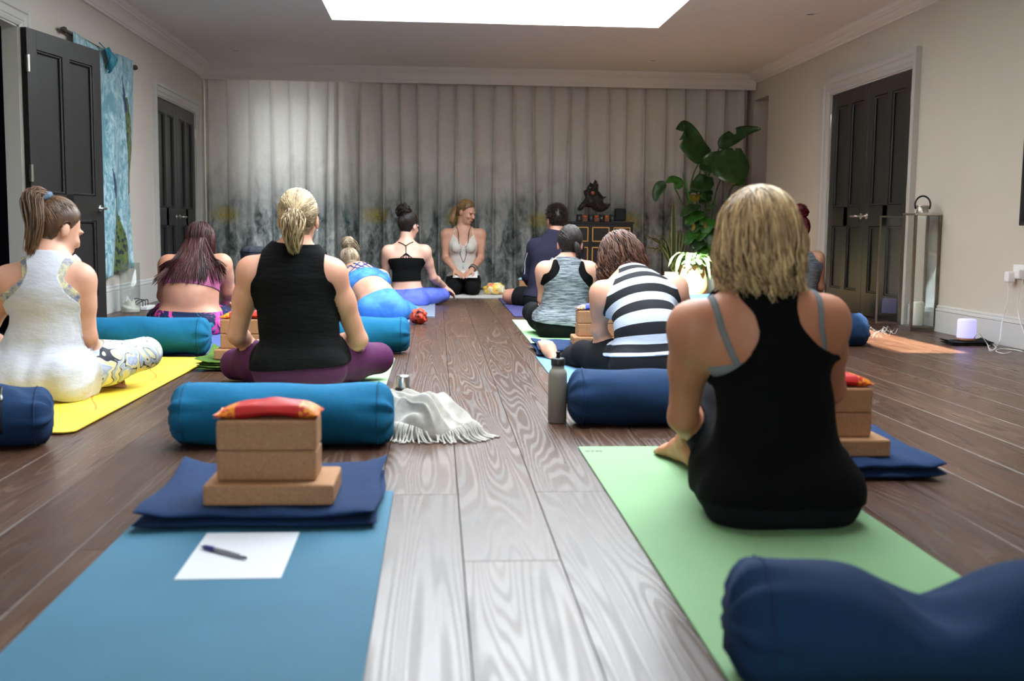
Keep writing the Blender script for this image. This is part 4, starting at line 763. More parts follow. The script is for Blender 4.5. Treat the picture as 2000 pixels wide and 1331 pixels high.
# ================================================================== cabinet with driftwood, candle cups, speaker
CY = 11.95; tr = at(1239, 434, CY); tl = at(1112, 436, CY); CT = tr[2]
e = empty('black_cabinet', ((tl[0] + tr[0]) / 2, CY + 0.2, 0), 'black lacquer cabinet with fine gold lines against the curtain', 'cabinet')
cb = pmat('black_lacquer', srgb(24, 24, 26), 0.3, 0.1, 6); gold = pmat('gold_line', srgb(226, 172, 90), 0.4, 0.08, 20); x0, x1 = tl[0] - 0.02, tr[0]
box('body', (x0 + 0.01, CY + 0.012, 0.10), (x1 - 0.01, CY + 0.40, CT - 0.022), cb, e, 0.003); box('top', (x0, CY, CT - 0.022), (x1, CY + 0.41, CT), cb, e, 0.003)
wd = (x1 - x0 - 0.04) / 3
for k in range(3):
    for z0, z1 in ((CT - 0.24, CT - 0.04), (0.13, CT - 0.26)):
        dd = box('drawer_front' if z1 > CT - 0.1 else 'door', (x0 + 0.02 + wd * k + 0.004, CY + 0.002, z0), (x0 + 0.02 + wd * (k + 1) - 0.004, CY + 0.014, z1), cb, e, 0.002)
        bm = bmesh.new(); a0, a1 = x0 + 0.02 + wd * k + 0.022, x0 + 0.02 + wd * (k + 1) - 0.022
        for lo, hi in (((a0, z0 + 0.02), (a1, z0 + 0.029)), ((a0, z1 - 0.029), (a1, z1 - 0.02)), ((a0, z0 + 0.02), (a0 + 0.009, z1 - 0.02)), ((a1 - 0.009, z0 + 0.02), (a1, z1 - 0.02))): add_box(bm, (lo[0], CY - 0.001, lo[1]), (hi[0], CY + 0.003, hi[1]))
        link_mesh('gold_inlay', bm_mesh('gold_inlay', bm), gold, dd)
for sx in (x0 + 0.05, x1 - 0.05):
    for yy in (CY + 0.06, CY + 0.36): lathe('foot', [(0.014, 0.001), (0.022, 0.10), (0.0005, 0.101)], gold, e, 12, (sx, yy, 0), True)
# driftwood sculpture: rough inflated silhouette
ol = [(255, 750), (300, 680), (380, 590), (410, 540), (385, 460), (372, 405), (430, 380), (480, 290), (505, 240), (530, 270), (560, 270), (585, 195), (630, 240), (652, 300), (640, 400), (690, 460), (740, 520), (810, 510), (800, 530), (745, 555), (730, 600), (760, 640), (810, 655), (875, 640), (880, 665), (830, 740), (760, 785), (690, 800), (620, 795), (560, 760), (530, 720), (470, 715), (400, 710), (350, 760), (300, 785)]
CYM = CY + 0.17; pol = np.array([[at(1100 + a * 0.10521, 330 + b_ * 0.10521, CYM)[0], at(1100 + a * 0.10521, 330 + b_ * 0.10521, CYM)[2]] for a, b_ in ol])
def poly_sd(Q, pol):
    d = np.full(len(Q), 9.0); ins = np.zeros(len(Q), bool); n = len(pol)
    for i in range(n):
        a, b_ = pol[i], pol[(i + 1) % n]; ab = b_ - a; t_ = np.clip(((Q - a) @ ab) / (ab @ ab), 0, 1); d = np.minimum(d, np.linalg.norm(Q - a - t_[:, None] * ab, axis=1))
        c_ = ((a[1] > Q[:, 1]) != (b_[1] > Q[:, 1])) & (Q[:, 0] < (b_[0] - a[0]) * (Q[:, 1] - a[1]) / (b_[1] - a[1] + 1e-12) + a[0]); ins ^= c_
    return np.where(ins, -d, d)
h_ = 0.0055; lo = np.array([pol[:, 0].min() - 0.02, CYM - 0.09, pol[:, 1].min() - 0.02]); hi = np.array([pol[:, 0].max() + 0.02, CYM + 0.09, pol[:, 1].max() + 0.02]); n_ = np.ceil((hi - lo) / h_).astype(int)
ax_ = [lo[i] + h_ * np.arange(n_[i]) for i in range(3)]; XX, ZZ = np.meshgrid(ax_[0], ax_[2], indexing='ij'); Q = np.stack([XX.ravel(), ZZ.ravel()], 1); sd2 = poly_sd(Q, pol)
for (a, b_), rad in (((500, 350), 0.010), ((545, 450), 0.022), ((625, 265), 0.007)):
    q = at(1100 + a * 0.10521, 330 + b_ * 0.10521, CYM); sd2 = np.maximum(sd2, rad - np.hypot(Q[:, 0] - q[0], Q[:, 1] - q[2]))
th = np.where(sd2 < 0, 1.5 * np.sqrt(np.maximum(-sd2, 0) * 0.035), -sd2 * 1.0).reshape(XX.shape)
D3 = np.abs(ax_[1] - CYM)[None, :, None] - th[:, None, :]
from math import sin as _s
PX, PY, PZ = np.meshgrid(*ax_, indexing='ij'); D3 = D3 + 0.007 * np.sin(60 * PX + 25 * PZ) * np.sin(55 * PY + 12 * PZ) + 0.004 * np.sin(140 * PX + 30 * PY) * np.sin(90 * PZ)
SCULPT = (D3.astype(np.float32), lo, h_)
# ================================================================== PEOPLE: implicit bodies -> one continuous mesh, clothes and hair as children
def smin(a, b, k):
    h = np.maximum(k - np.abs(a - b), 0.0) / k
    return np.minimum(a, b) - h * h * k * 0.25
class Sdf:
    def __init__(s): s.p = []
    def cap(s, g, a, b, ra, rb, k=0.025, flat=1.0, right=None):
        a = np.asarray(a, float); b = np.asarray(b, float); ba = b - a; L = np.linalg.norm(ba) + 1e-9; u = ba / L; w = None
        if flat != 1.0: w = unit(np.cross(unit(right), u))
        R = max(ra, rb)
        def f(P):
            pa = P - a; t = pa @ u; h = np.clip(t / L, 0, 1); q = pa - (h * L)[..., None] * u
            if w is not None: q = q + ((q @ w) * (flat - 1))[..., None] * w
            return np.linalg.norm(q, axis=-1) - (ra + (rb - ra) * h)
        s.p.append((g, f, np.minimum(a, b) - R, np.maximum(a, b) + R, k))
    def ell(s, g, c, r, axes=None, k=0.025):
        c = np.asarray(c, float); r = np.asarray(r, float); A = np.eye(3) if axes is None else np.asarray(axes, float)
        ext = np.abs(A.T) @ r if axes is not None else r
        def f(P):
            q = (P - c) @ A.T; k0 = np.linalg.norm(q / r, axis=-1); k1 = np.linalg.norm(q / (r * r), axis=-1) + 1e-9
            return k0 * (k0 - 1) / k1
        s.p.append((g, f, c - ext, c + ext, k))
    def group(s, P, gs):
        d = np.full(len(P), 9.0)
        for g, f, lo, hi, k in s.p:
            if g in gs: d = np.minimum(d, f(P))
        return d
    def mesh(s, h):
        lo = np.min([p[2] for p in s.p], 0) - 0.03; hi = np.max([p[3] for p in s.p], 0) + 0.03
        n = np.ceil((hi - lo) / h).astype(int) + 1; D = np.full(tuple(n), 0.2, np.float32); mg = 0.045
        ax = [lo[i] + h * np.arange(n[i]) for i in range(3)]
        for g, f, pl, ph, k in s.p:
            i0 = np.maximum(((pl - mg - lo) / h).astype(int), 0); i1 = np.minimum(((ph + mg - lo) / h).astype(int) + 2, n)
            X, Y, Z = np.meshgrid(ax[0][i0[0]:i1[0]], ax[1][i0[1]:i1[1]], ax[2][i0[2]:i1[2]], indexing='ij')
            sl = D[i0[0]:i1[0], i0[1]:i1[1], i0[2]:i1[2]]
            sl[...] = smin(sl, f(np.stack([X, Y, Z], -1)), k)
        s.D, s.lo, s.h = D, lo, h
        return surface_nets(D, lo, h)
    def val(s, P):
        q = (P - s.lo) / s.h; n = np.array(s.D.shape); q = np.clip(q, 0, n - 1.001); i = q.astype(int); f = q - i; r = 0
        for dx in (0, 1):
            for dy in (0, 1):
                for dz in (0, 1):
                    wt = (f[:, 0] if dx else 1 - f[:, 0]) * (f[:, 1] if dy else 1 - f[:, 1]) * (f[:, 2] if dz else 1 - f[:, 2])
                    r = r + wt * s.D[i[:, 0] + dx, i[:, 1] + dy, i[:, 2] + dz]
        return r
    def grad(s, P):
        e = s.h; g = np.stack([s.val(P + V(*d)) - s.val(P - V(*d)) for d in ((e, 0, 0), (0, e, 0), (0, 0, e))], -1)
        return g / (np.linalg.norm(g, axis=1)[:, None] + 1e-9)
    def snap(s, P, off=0.0, it=12):
        P = np.array(P, float)
        for _ in range(it): P = P - s.grad(P) * np.clip(s.val(P) - off, -0.03, 0.03)[:, None] * 0.8
        return P
def surface_nets(D, lo, h):
    S = D < 0; c = np.zeros(tuple(np.array(D.shape) - 1), np.int8)
    n = D.shape
    cs = [(i, j, k) for i in (0, 1) for j in (0, 1) for k in (0, 1)]
    for i, j, k in cs: c += S[i:n[0] - 1 + i, j:n[1] - 1 + j, k:n[2] - 1 + k]
    act = np.argwhere((c > 0) & (c < 8)); idx = -np.ones(c.shape, np.int32); idx[tuple(act.T)] = np.arange(len(act))
    val = {o: D[act[:, 0] + o[0], act[:, 1] + o[1], act[:, 2] + o[2]] for o in cs}
    acc = np.zeros((len(act), 3)); cnt = np.zeros(len(act))
    for a in cs:
        for d in range(3):
            if a[d]: continue
            b = list(a); b[d] = 1; b = tuple(b); va, vb = val[a], val[b]; m = (va < 0) != (vb < 0)
            t = np.where(m, va / np.where(m, va - vb, 1), 0); p = np.tile(np.array(a, float), (len(act), 1)); p[:, d] += t
            acc += p * m[:, None]; cnt += m
    v = lo + (act + acc / np.maximum(cnt, 1)[:, None]) * h; F = []
    for d in range(3):
        e1, e2 = [(1, 2), (2, 0), (0, 1)][d]
        sa = [slice(0, n[q]) for q in range(3)]; sb = list(sa); sa[d] = slice(0, n[d] - 1); sb[d] = slice(1, n[d])
        A = S[tuple(sa)]; B = S[tuple(sb)]; E = np.argwhere(A != B)
        ok = (E[:, e1] > 0) & (E[:, e2] > 0) & (E[:, e1] < n[e1] - 1) & (E[:, e2] < n[e2] - 1); E = E[ok]; fl = A[tuple(E.T)]
        def cell(o1, o2): q = E.copy(); q[:, e1] += o1; q[:, e2] += o2; return idx[tuple(q.T)]
        q = np.stack([cell(-1, -1), cell(0, -1), cell(0, 0), cell(-1, 0)], 1); q[~fl] = q[~fl][:, ::-1]; F.append(q)
    return v, np.vstack(F)
def vnormals(v, t):
    n = np.zeros_like(v); fn = np.cross(v[t[:, 1]] - v[t[:, 0]], v[t[:, 2]] - v[t[:, 0]])
    for i in range(3): np.add.at(n, t[:, i], fn)
    return n / (np.linalg.norm(n, axis=1)[:, None] + 1e-12)
def clip_mesh(v, t, f, extra):
    """keep f > 0; returns verts, tris, extra attributes, boundary edges"""
    ins = f > 0; cnt = ins[t].sum(1); full = t[cnt == 3]
    newv, newx, key = [], [], {}
    edges_a, edges_b = [], []
    tri = [full]; bnd = []
    out = []
    mixed = t[(cnt == 1) | (cnt == 2)]
    base = len(v); lst = []
    def cut(a, b):
        k = (a, b) if a < b else (b, a)
        if k not in key: key[k] = base + len(lst); lst.append(k)
        return key[k]
    for a, b, c in mixed.tolist():
        p = [a, b, c]; s_ = [ins[a], ins[b], ins[c]]
        if sum(s_) == 1:
            i = s_.index(True); a, b, c = p[i], p[(i + 1) % 3], p[(i + 2) % 3]; ab, ac = cut(a, b), cut(a, c); out.append((a, ab, ac)); bnd.append((ab, ac))
        else:
            i = s_.index(False); a, b, c = p[i], p[(i + 1) % 3], p[(i + 2) % 3]; ab, ac = cut(a, b), cut(a, c); out.append((ab, b, c)); out.append((ab, c, ac)); bnd.append((ac, ab))
    if lst:
        K = np.array(lst); w_ = (f[K[:, 0]] / (f[K[:, 0]] - f[K[:, 1]]))[:, None]
        v = np.vstack([v, v[K[:, 0]] * (1 - w_) + v[K[:, 1]] * w_])
        extra = [np.concatenate([e, e[K[:, 0]] * (1 - (w_ if e.ndim > 1 else w_[:, 0])) + e[K[:, 1]] * (w_ if e.ndim > 1 else w_[:, 0])]) for e in extra]
    T = np.vstack([full, np.array(out, int).reshape(-1, 3)]) if out else full
    used = np.unique(T); rm = -np.ones(len(v), int); rm[used] = np.arange(len(used))
    bnd = np.array(bnd, int).reshape(-1, 2)
    return v[used], rm[T], [e[used] for e in extra], rm[bnd]
def noise3(P, s=1.0, seed=0):
    r = np.random.default_rng(seed); o = 0
    for i in range(5):
        k = r.normal(size=3); k /= np.linalg.norm(k); o = o + np.sin(P @ (k * s * (1 + 0.6 * i)) + r.uniform(0, 6.28)) / (1 + 0.5 * i)
    return o / 2.5

def skin_mat(name, col, spots=0.0):
    t = NT(name); co = t.coord(); n1 = t.noise(co, 9, 4); n2 = t.noise(co, 70, 3)
    c = np.array(col); a = tuple(c * np.array([0.9, 0.82, 0.80])); b = tuple(np.minimum(1, c * np.array([1.05, 1.08, 1.1])))
    cc = t.ramp(n1, [(0.3, a), (0.65, b)])
    if spots:
        sp = t.ramp(t.noise(co, 55, 1), [(0.72, (0, 0, 0)), (0.78, (1, 1, 1))]); cc = t.mix(t.math('MULTIPLY', sp, spots), cc, tuple(c * V(0.45, 0.3, 0.25)))
    t.set(cc, 0.5, 0, 0.4); t.bump(n2, 0.08, 0.002)
    t.b.inputs['Subsurface Weight'].default_value = 0.0
    return t.m
def hair_mat(name, dark, light, rough=0.38):
    t = NT(name); at_ = t.add('ShaderNodeAttribute'); at_.attribute_name = 'Col'
    s_ = t.sep(at_.outputs['Color'])
    n = t.noise(t.mapping(t.coord(), (60, 60, 9)), 1.0, 3)
    f = t.math('MULTIPLY_ADD', n, 0.5, t.math('MULTIPLY_ADD', s_[0], 0.8, -0.15), clamp=True)
    mid = tuple((np.array(dark) + np.array(light)) / 2)
    t.set(t.ramp(f, [(0.15, dark), (0.5, mid), (0.85, light)]), rough, 0, 0.35); return t.m

class Person:
    """joints in world coordinates; builds the body and keeps what clothes and hair need"""
    def __init__(s, label, J, head=(0, 0, 0), size=1.0, res=0.008, skin=None, hips=1.0, bust=0.0, fat=1.0, belly=1.0, group='people seated in the studio', face=1.0, hs=1.0, toes=True, hands=(True, True), curl=(0.6, 0.6), palm=None, shw=1.0, neckr=1.0, zf=0.0105):
        s.J = {k: np.asarray(v, float) for k, v in J.items()}; J = s.J; s.size = z = size
        base = J['P'].copy(); base[2] = 0.012
        s.root = empty('person', base, label, 'person', group)
        s.hipR = unit(J['hipR'] - J['hipL']); s.shR_ = unit(J['shR'] - J['shL'])
        B = Sdf(); s.B = B
        P, W, T, N = J['P'], J['W'], J['T'], J['N']; up = unit(T - P); fwd = unit(np.cross(up, s.shR_)); s.fwd = fwd   # forward of the torso
        hf = unit(np.cross(unit(W - P), s.hipR))
        # torso
        B.cap('torso', P + (W - P) * 0.22, W, 0.158 * z * hips, 0.128 * z * fat * belly, 0.04, 1.30, s.hipR)
        B.cap('torso', W, T, 0.128 * z * fat * belly, 0.148 * z * fat, 0.04, 1.35, s.shR_)
        B.cap('torso', T, T + (N - T) * 0.55, 0.146 * z * fat, 0.112 * z, 0.04, 1.45, s.shR_)
        B.ell('torso', P - hf * 0.072 * z + V(0, 0, -0.035 * z), V(0.10, 0.086, 0.098) * z * hips, None, 0.03)
        for sd in ('L', 'R'):
            c = P + (0.085 * z * hips) * (s.hipR if sd == 'R' else -s.hipR) - hf * 0.055 * z
            B.ell('torso', c + V(0, 0, -0.035 * z), V(0.105, 0.105, 0.10) * z * hips, None, 0.04)
            B.cap('torso', N - up * 0.045 * z, J['sh' + sd] - up * 0.004, 0.050 * z, 0.046 * z, 0.05)               # trapezius and collar
            B.cap('torso', T - up * 0.02, J['sh' + sd] - up * 0.05 * z, 0.085 * z * fat, 0.048 * z, 0.05)            # shoulder blade / pectoral mass
            if bust: B.ell('torso', T + fwd * (0.085 * z) + (0.072 * z) * (s.shR_ if sd == 'R' else -s.shR_) - up * 0.03 * z, V(0.062, 0.062, 0.062) * z * bust, None, 0.035)
        # neck and head
        rd, fd, ud = s.head_axes(head); s.hx = np.array([rd, fd, ud]); H = J['H']; q = z * hs; s.q = q
        nb = H - ud * 0.075 * q - fd * 0.020 * q
        B.cap('head', N - up * 0.02, nb, 0.058 * z * neckr, 0.052 * q * neckr, 0.035)
        B.ell('head', H + ud * 0.012 * q - fd * 0.006 * q, V(0.0745, 0.096, 0.092) * q, s.hx, 0.02)
        B.ell('head', H + fd * 0.040 * q - ud * 0.052 * q, V(0.058, 0.058, 0.078) * q, s.hx, 0.03)
        B.ell('head', H + fd * 0.056 * q - ud * 0.105 * q, V(0.034, 0.034, 0.026) * q, s.hx, 0.03)
        for e in (-1, 1):
            B.ell('head', H + rd * e * 0.077 * q - fd * 0.006 * q - ud * 0.026 * q, V(0.009, 0.019, 0.031) * q, s.hx, 0.006)
            B.ell('head', H + rd * e * 0.036 * q + fd * 0.080 * q - ud * 0.044 * q, V(0.022, 0.015, 0.017) * q, s.hx, 0.018)   # cheekbone
            B.ell('head', H + rd * e * 0.030 * q + fd * 0.089 * q + ud * 0.004 * q, V(0.024, 0.010, 0.009) * q, s.hx, 0.012)   # brow
        B.cap('head', H + fd * 0.094 * q - ud * 0.008 * q, H + fd * 0.113 * q - ud * 0.044 * q, 0.008 * q, 0.013 * q, 0.012)     # nose
        B.ell('head', H + fd * 0.094 * q - ud * 0.079 * q, V(0.024, 0.010, 0.0075) * q, s.hx, 0.008)                              # lips
        # arms and hands
        for i, sd in enumerate(('L', 'R')):
            S_, E, Wr = J['sh' + sd], J['el' + sd], J['wr' + sd]; g = 'arm' + sd
            B.ell(g, S_, V(0.056, 0.056, 0.058) * z * fat, None, 0.04)
            B.cap(g, S_ + (E - S_) * 0.05, S_ + (E - S_) * 0.45, 0.052 * z * fat, 0.048 * z * fat, 0.03); B.cap(g, S_ + (E - S_) * 0.4, E, 0.048 * z * fat, 0.039 * z * fat, 0.03)
            m = E + (Wr - E) * 0.3
            B.cap(g, E, m, 0.038 * z * fat, 0.041 * z * fat, 0.02); B.cap(g, m, Wr, 0.040 * z * fat, 0.0265 * z, 0.02)
            if hands[i]: s.hand(sd, Wr, J.get('ha' + sd), curl[i], None if palm is None else palm[i])
        # legs and feet
        for sd in ('L', 'R'):
            Hh, K, A = J['hip' + sd], J['kn' + sd], J['an' + sd]; g = 'leg' + sd
            B.cap(g, Hh, Hh + (K - Hh) * 0.5, 0.098 * z * hips, 0.084 * z * hips, 0.04); B.cap(g, Hh + (K - Hh) * 0.5, K, 0.084 * z * hips, 0.061 * z, 0.03)
            m = K + (A - K) * 0.33
            B.cap('shi' + sd, K, m, 0.059 * z, 0.058 * z, 0.025); B.cap('shi' + sd, m, A, 0.058 * z, 0.037 * z, 0.025)
            if 'to' + sd in J: s.foot(sd, A, J['to' + sd], J.get('so' + sd), toes)
        s.v, s.f4 = B.mesh(res); s.zf = zf; s.v[:, 2] = np.maximum(s.v[:, 2], zf); s.t = np.vstack([s.f4[:, [0, 1, 2]], s.f4[:, [0, 2, 3]]]); s.n = vnormals(s.v, s.t)
        s.body = link_mesh('body', np_mesh('body', s.v, s.f4), skin, s.root)
        s.d = {g: B.group(s.v, (g,)) for g in ('torso', 'head', 'armL', 'armR', 'legL', 'legR', 'footL', 'footR', 'handL', 'handR', 'shiL', 'shiR')}
        for sd in ('L', 'R'): s.d['thi' + sd] = s.d['leg' + sd]; s.d['leg' + sd] = np.minimum(s.d['leg' + sd], s.d['shi' + sd])
        s.sv = s.spine(s.v)
    def head_axes(s, head):
        yaw, pit, rol = [math.radians(a) for a in head]       # yaw + = turns to its own right, pitch + = looks down, measured from facing +y (down the room)
        fd = V(math.sin(yaw) * math.cos(pit), math.cos(yaw) * math.cos(pit), -math.sin(pit)); rd = V(math.cos(yaw), -math.sin(yaw), 0); ud = np.cross(rd, fd)
        r2 = rd * math.cos(rol) - ud * math.sin(rol); u2 = rd * math.sin(rol) + ud * math.cos(rol)
        return r2, fd, u2
    def hand(s, sd, Wr, ha, curl, palmn):
        z = s.size; J = s.J; E = J['el' + sd]; d = unit(Wr - E) if ha is None else unit(np.asarray(ha, float) - Wr)
        pn = unit(palmn) if palmn is not None else V(0, 0, -1)          # palm faces down by default
        sx = unit(np.cross(d, pn)) * (1 if sd == 'L' else -1); pn = unit(np.cross(sx, d)) * (1 if sd == 'L' else -1)
        if pn @ (palmn if palmn is not None else V(0, 0, -1)) < 0: pn = -pn
        # sx points to the thumb side
        B = s.B; g = 'hand' + sd; c = Wr + d * 0.05 * z
        B.ell(g, c, V(0.040, 0.052, 0.0155) * z, np.array([sx, d, pn]), 0.015)
        for q, (off, ln) in enumerate(((0.028, 0.072), (0.0095, 0.080), (-0.009, 0.075), (-0.027, 0.058))):
            a = Wr + d * (0.088 - 0.006 * abs(q - 1)) * z + sx * off * z; l1 = ln * 0.45 * z; l2 = ln * 0.32 * z; l3 = ln * 0.26 * z
            c1, c2, c3 = curl * 0.5, curl * 1.1, curl * 1.5; dd = lambda t: d * math.cos(t) + pn * math.sin(t)
            sp = sx * off * 0.9
            p1 = a + unit(dd(c1) + sp) * l1; p2 = p1 + unit(dd(c2) + sp) * l2; p3 = p2 + dd(c3) * l3
            for A_, B_, ra, rb in ((a - d * 0.02 * z, a, 0.0088, 0.0085), (a, p1, 0.0085, 0.0078), (p1, p2, 0.0078, 0.0072), (p2, p3, 0.0072, 0.0058)): B.cap(g, A_, B_, ra * z, rb * z, 0.004)
        a = Wr + d * 0.026 * z + sx * 0.028 * z; p1 = a + unit(d * 0.75 + sx * 0.75 + pn * 0.25) * 0.038 * z; p2 = p1 + unit(d + sx * 0.30 + pn * 0.2) * 0.03 * z; p3 = p2 + unit(d + sx * 0.05 + pn * 0.3) * 0.022 * z
        for A_, B_, ra, rb in ((a, p1, 0.0125, 0.010), (p1, p2, 0.0098, 0.0085), (p2, p3, 0.0083, 0.0065)): B.cap(g, A_, B_, ra * z, rb * z, 0.008)
    def foot(s, sd, A, To, sole, toes):
        z = s.size; B = s.B; g = 'foot' + sd; d = unit(To - A); K = s.J['kn' + sd]
        sn = unit(sole) if sole is not None else V(0, 0, -1)
        sn = unit(sn - d * (sn @ d)); sx = np.cross(d, sn)
        heel = A - d * 0.035 * z + sn * 0.045 * z; ball = To + sn * 0.012 * z
        B.cap(g, A, heel, 0.036 * z, 0.030 * z, 0.02); B.cap(g, A, A + (ball - A) * 0.6, 0.036 * z, 0.030 * z, 0.025)
        B.cap(g, heel, ball, 0.029 * z, 0.021 * z, 0.025); B.ell(g, ball - d * 0.01, V(0.043, 0.045, 0.019) * z, np.array([sx, d, sn]), 0.02)
        e = 1 if sd == 'L' else -1
        if toes:
            for q, (off, ln, r) in enumerate(((0.030, 0.042, 0.0125), (0.011, 0.040, 0.0092), (-0.005, 0.035, 0.0088), (-0.020, 0.029, 0.0084), (-0.033, 0.022, 0.008))):
                a = ball + sx * e * off * z + d * (0.018 - 0.005 * abs(q - 1)) * z; B.cap(g, a - d * 0.02, a + d * ln * z * 0.7 + sn * 0.004, r * z, r * 0.9 * z, 0.006)
        s.J['toe_dir' + sd] = d
    def spine(s, P):
        """(s, v, w): s = 0 pelvis .. 1 neck base along the spine, v = metres to the person's right, w = metres forward"""
        J = s.J; C_ = smooth_path([J['P'], J['W'], J['T'], J['N']], 34); seg = np.linalg.norm(np.diff(C_, axis=0), axis=1); S_ = np.concatenate([[0], np.cumsum(seg)]); tot = S_[-1]
        pre = np.array([C_[0] + (C_[0] - C_[1]) / seg[0] * d for d in np.arange(0.24, 0.001, -0.012)]); post = np.array([C_[-1] + (C_[-1] - C_[-2]) / seg[-1] * d for d in np.arange(0.012, 0.16, 0.012)])
        A_ = np.vstack([pre, C_, post]); sv = np.concatenate([-np.arange(0.24, 0.001, -0.012), S_, tot + np.arange(0.012, 0.16, 0.012)]) / tot
        D_ = np.linalg.norm(P[:, None] - A_[None], axis=2); W_ = np.exp(-(D_ - D_.min(1)[:, None]) / 0.012); W_ /= W_.sum(1)[:, None]
        c = W_ @ A_; q = P - c; return np.stack([W_ @ sv, q @ s.shR_, q @ s.fwd], 1)
    def relaxed(s, it):
        if not hasattr(s, 'rx'): s.rx = {}
        if it not in s.rx:
            s.blur(np.zeros(len(s.v)), 1); v = s.v.copy()
            for _ in range(it):
                a = np.stack([np.bincount(s.e[:, 0], v[s.e[:, 1], c], len(v)) + np.bincount(s.e[:, 1], v[s.e[:, 0], c], len(v)) for c in range(3)], 1) / s.deg[:, None]; v = 0.4 * v + 0.6 * a
            s.rx[it] = s.v + s.n * np.clip(((v - s.v) * s.n).sum(1), 0, 0.05)[:, None]
        return s.rx[it]
    def garment(s, name, field, mat, off=0.005, label=None, wr=0.0, wrs=40.0, rim=0.006, offn=None, seed=1, fs=5, stripe=None, relax=40):
        o_ = np.full(len(s.v), off) if offn is None else offn(s)
        field = s.blur(field, fs)
        if wr: o_ = o_ + wr * (0.6 + 0.6 * noise3(s.v, wrs, seed))
        st_ = np.zeros(len(s.v)) if stripe is None else stripe
        v, t, (n, oo, st_), bnd = clip_mesh(s.relaxed(relax), s.t, field, [s.n, o_, st_]); n = n / (np.linalg.norm(n, axis=1)[:, None] + 1e-9)
        vv = v + n * oo[:, None]; vv[:, 2] = np.maximum(vv[:, 2], s.zf - 0.002)
        if len(bnd):
            ub, inv = np.unique(bnd, return_inverse=True); inv = inv.reshape(bnd.shape); k = len(vv)
            vv = np.vstack([vv, v[ub] - n[ub] * (rim - 0.002)]); a, b = bnd[:, 0], bnd[:, 1]; ia, ib = inv[:, 0] + k, inv[:, 1] + k
            t = np.vstack([t, np.stack([a, ia, b], 1), np.stack([b, ia, ib], 1)]); st_ = np.concatenate([st_, st_[ub]])
        col = None if stripe is None else np.stack([st_, st_, st_, np.ones_like(st_)], 1)
        o = link_mesh(name, np_mesh(name, vv, t, True, col), mat, s.root)
        if label: o['label'] = label
        return o
    def blur(s, f, it):
        f = np.clip(f, -0.06, 0.06)
        if not hasattr(s, 'e'): s.e = np.unique(np.sort(np.vstack([s.f4[:, [0, 1]], s.f4[:, [1, 2]], s.f4[:, [2, 3]], s.f4[:, [3, 0]]]), 1), axis=0); s.deg = np.bincount(s.e.ravel(), minlength=len(s.v)) + 1e-9
        for _ in range(it):
            a = np.bincount(s.e[:, 0], f[s.e[:, 1]], len(s.v)) + np.bincount(s.e[:, 1], f[s.e[:, 0]], len(s.v)); f = 0.4 * f + 0.6 * a / s.deg
        return f
    # ready-made fields
    def notarm(s, m=0.0): return np.minimum(s.d['armL'], s.d['armR']) - s.d['torso'] + m
    def legs_field(s, waist=0.2, end=0.9, feet=True):
        P = s.v; dl = np.minimum(s.d['legL'], s.d['legR']); dt = s.d['torso']; da = np.minimum(np.minimum(s.d['armL'], s.d['armR']), np.minimum(s.d['handL'], s.d['handR']))
        f = np.maximum((waist - s.sv[:, 0]) * 0.5, dt - dl - 0.03); f = np.minimum(f, da - np.minimum(dl, dt) - 0.002)
        f = np.minimum(f, s.d['head'] - 0.02)
        for sd in ('L', 'R'):
            K, A = s.J['kn' + sd], s.J['an' + sd]; L = np.linalg.norm(A - K); t = (P - K) @ ((A - K) / L) / L
            low = np.minimum(s.d['shi' + sd], s.d['foot' + sd]); oth = 'R' if sd == 'L' else 'L'
            near = low < np.minimum(np.minimum(s.d['thi' + sd], s.d['leg' + oth]), np.minimum(dt, s.d['foot' + oth])) + 0.001
            f = np.where(near, np.minimum(f, (end - t) * L), f)
            if 'to' + sd in s.J: f = np.where(near & (s.d['foot' + sd] < s.d['shi' + sd] - 0.004), np.minimum(f, s.d['foot' + sd] - s.d['shi' + sd]), f)
        return f
    def shorts_field(s, waist, frac):
        f = s.legs_field(waist, 0.9)
        for sd in ('L', 'R'):
            Hh, K = s.J['hip' + sd], s.J['kn' + sd]; L = np.linalg.norm(K - Hh); t = (s.v - Hh) @ ((K - Hh) / L) / L
            oth = 'R' if sd == 'L' else 'L'; near = s.d['leg' + sd] < np.minimum(s.d['torso'], s.d['leg' + oth])
            f = np.where(near, np.minimum(f, np.where(s.d['shi' + sd] < s.d['thi' + sd] - 0.01, -0.02, (frac - t) * L)), f)
        return f
    def top_field(s, hem, hw_back, hw_front=None, armmargin=0.004, top=1.08):
        """hem = spine position of the lower edge; hw_* = [(s, half width m), ...] outline of the back / front"""
        sv = s.sv; hb = np.interp(sv[:, 0], [a for a, b in hw_back], [b for a, b in hw_back]); hf = hb if hw_front is None else np.interp(sv[:, 0], [a for a, b in hw_front], [b for a, b in hw_front])
        blend = sstep(-0.02, 0.03, sv[:, 2]); hw = hb * (1 - blend) + hf * blend
        f = np.minimum((sv[:, 0] - hem) * 0.5, (top - sv[:, 0]) * 0.4); f = np.minimum(f, hw - np.abs(sv[:, 1]))
        f = np.minimum(f, np.minimum(s.d['armL'], s.d['armR']) - s.d['torso'] + armmargin)
        side = np.interp(sv[:, 0], [0.30, 0.48, 0.60, 0.72], [0.40, 0.205, 0.175, 0.165]) * s.size; f = np.minimum(f, side - np.abs(sv[:, 1]))
        f = np.minimum(f, np.minimum(s.d['legL'], s.d['legR']) - s.d['torso'] + 0.06)
        f = np.minimum(f, s.d['head'] - s.d['torso'] + 0.02)
        return f
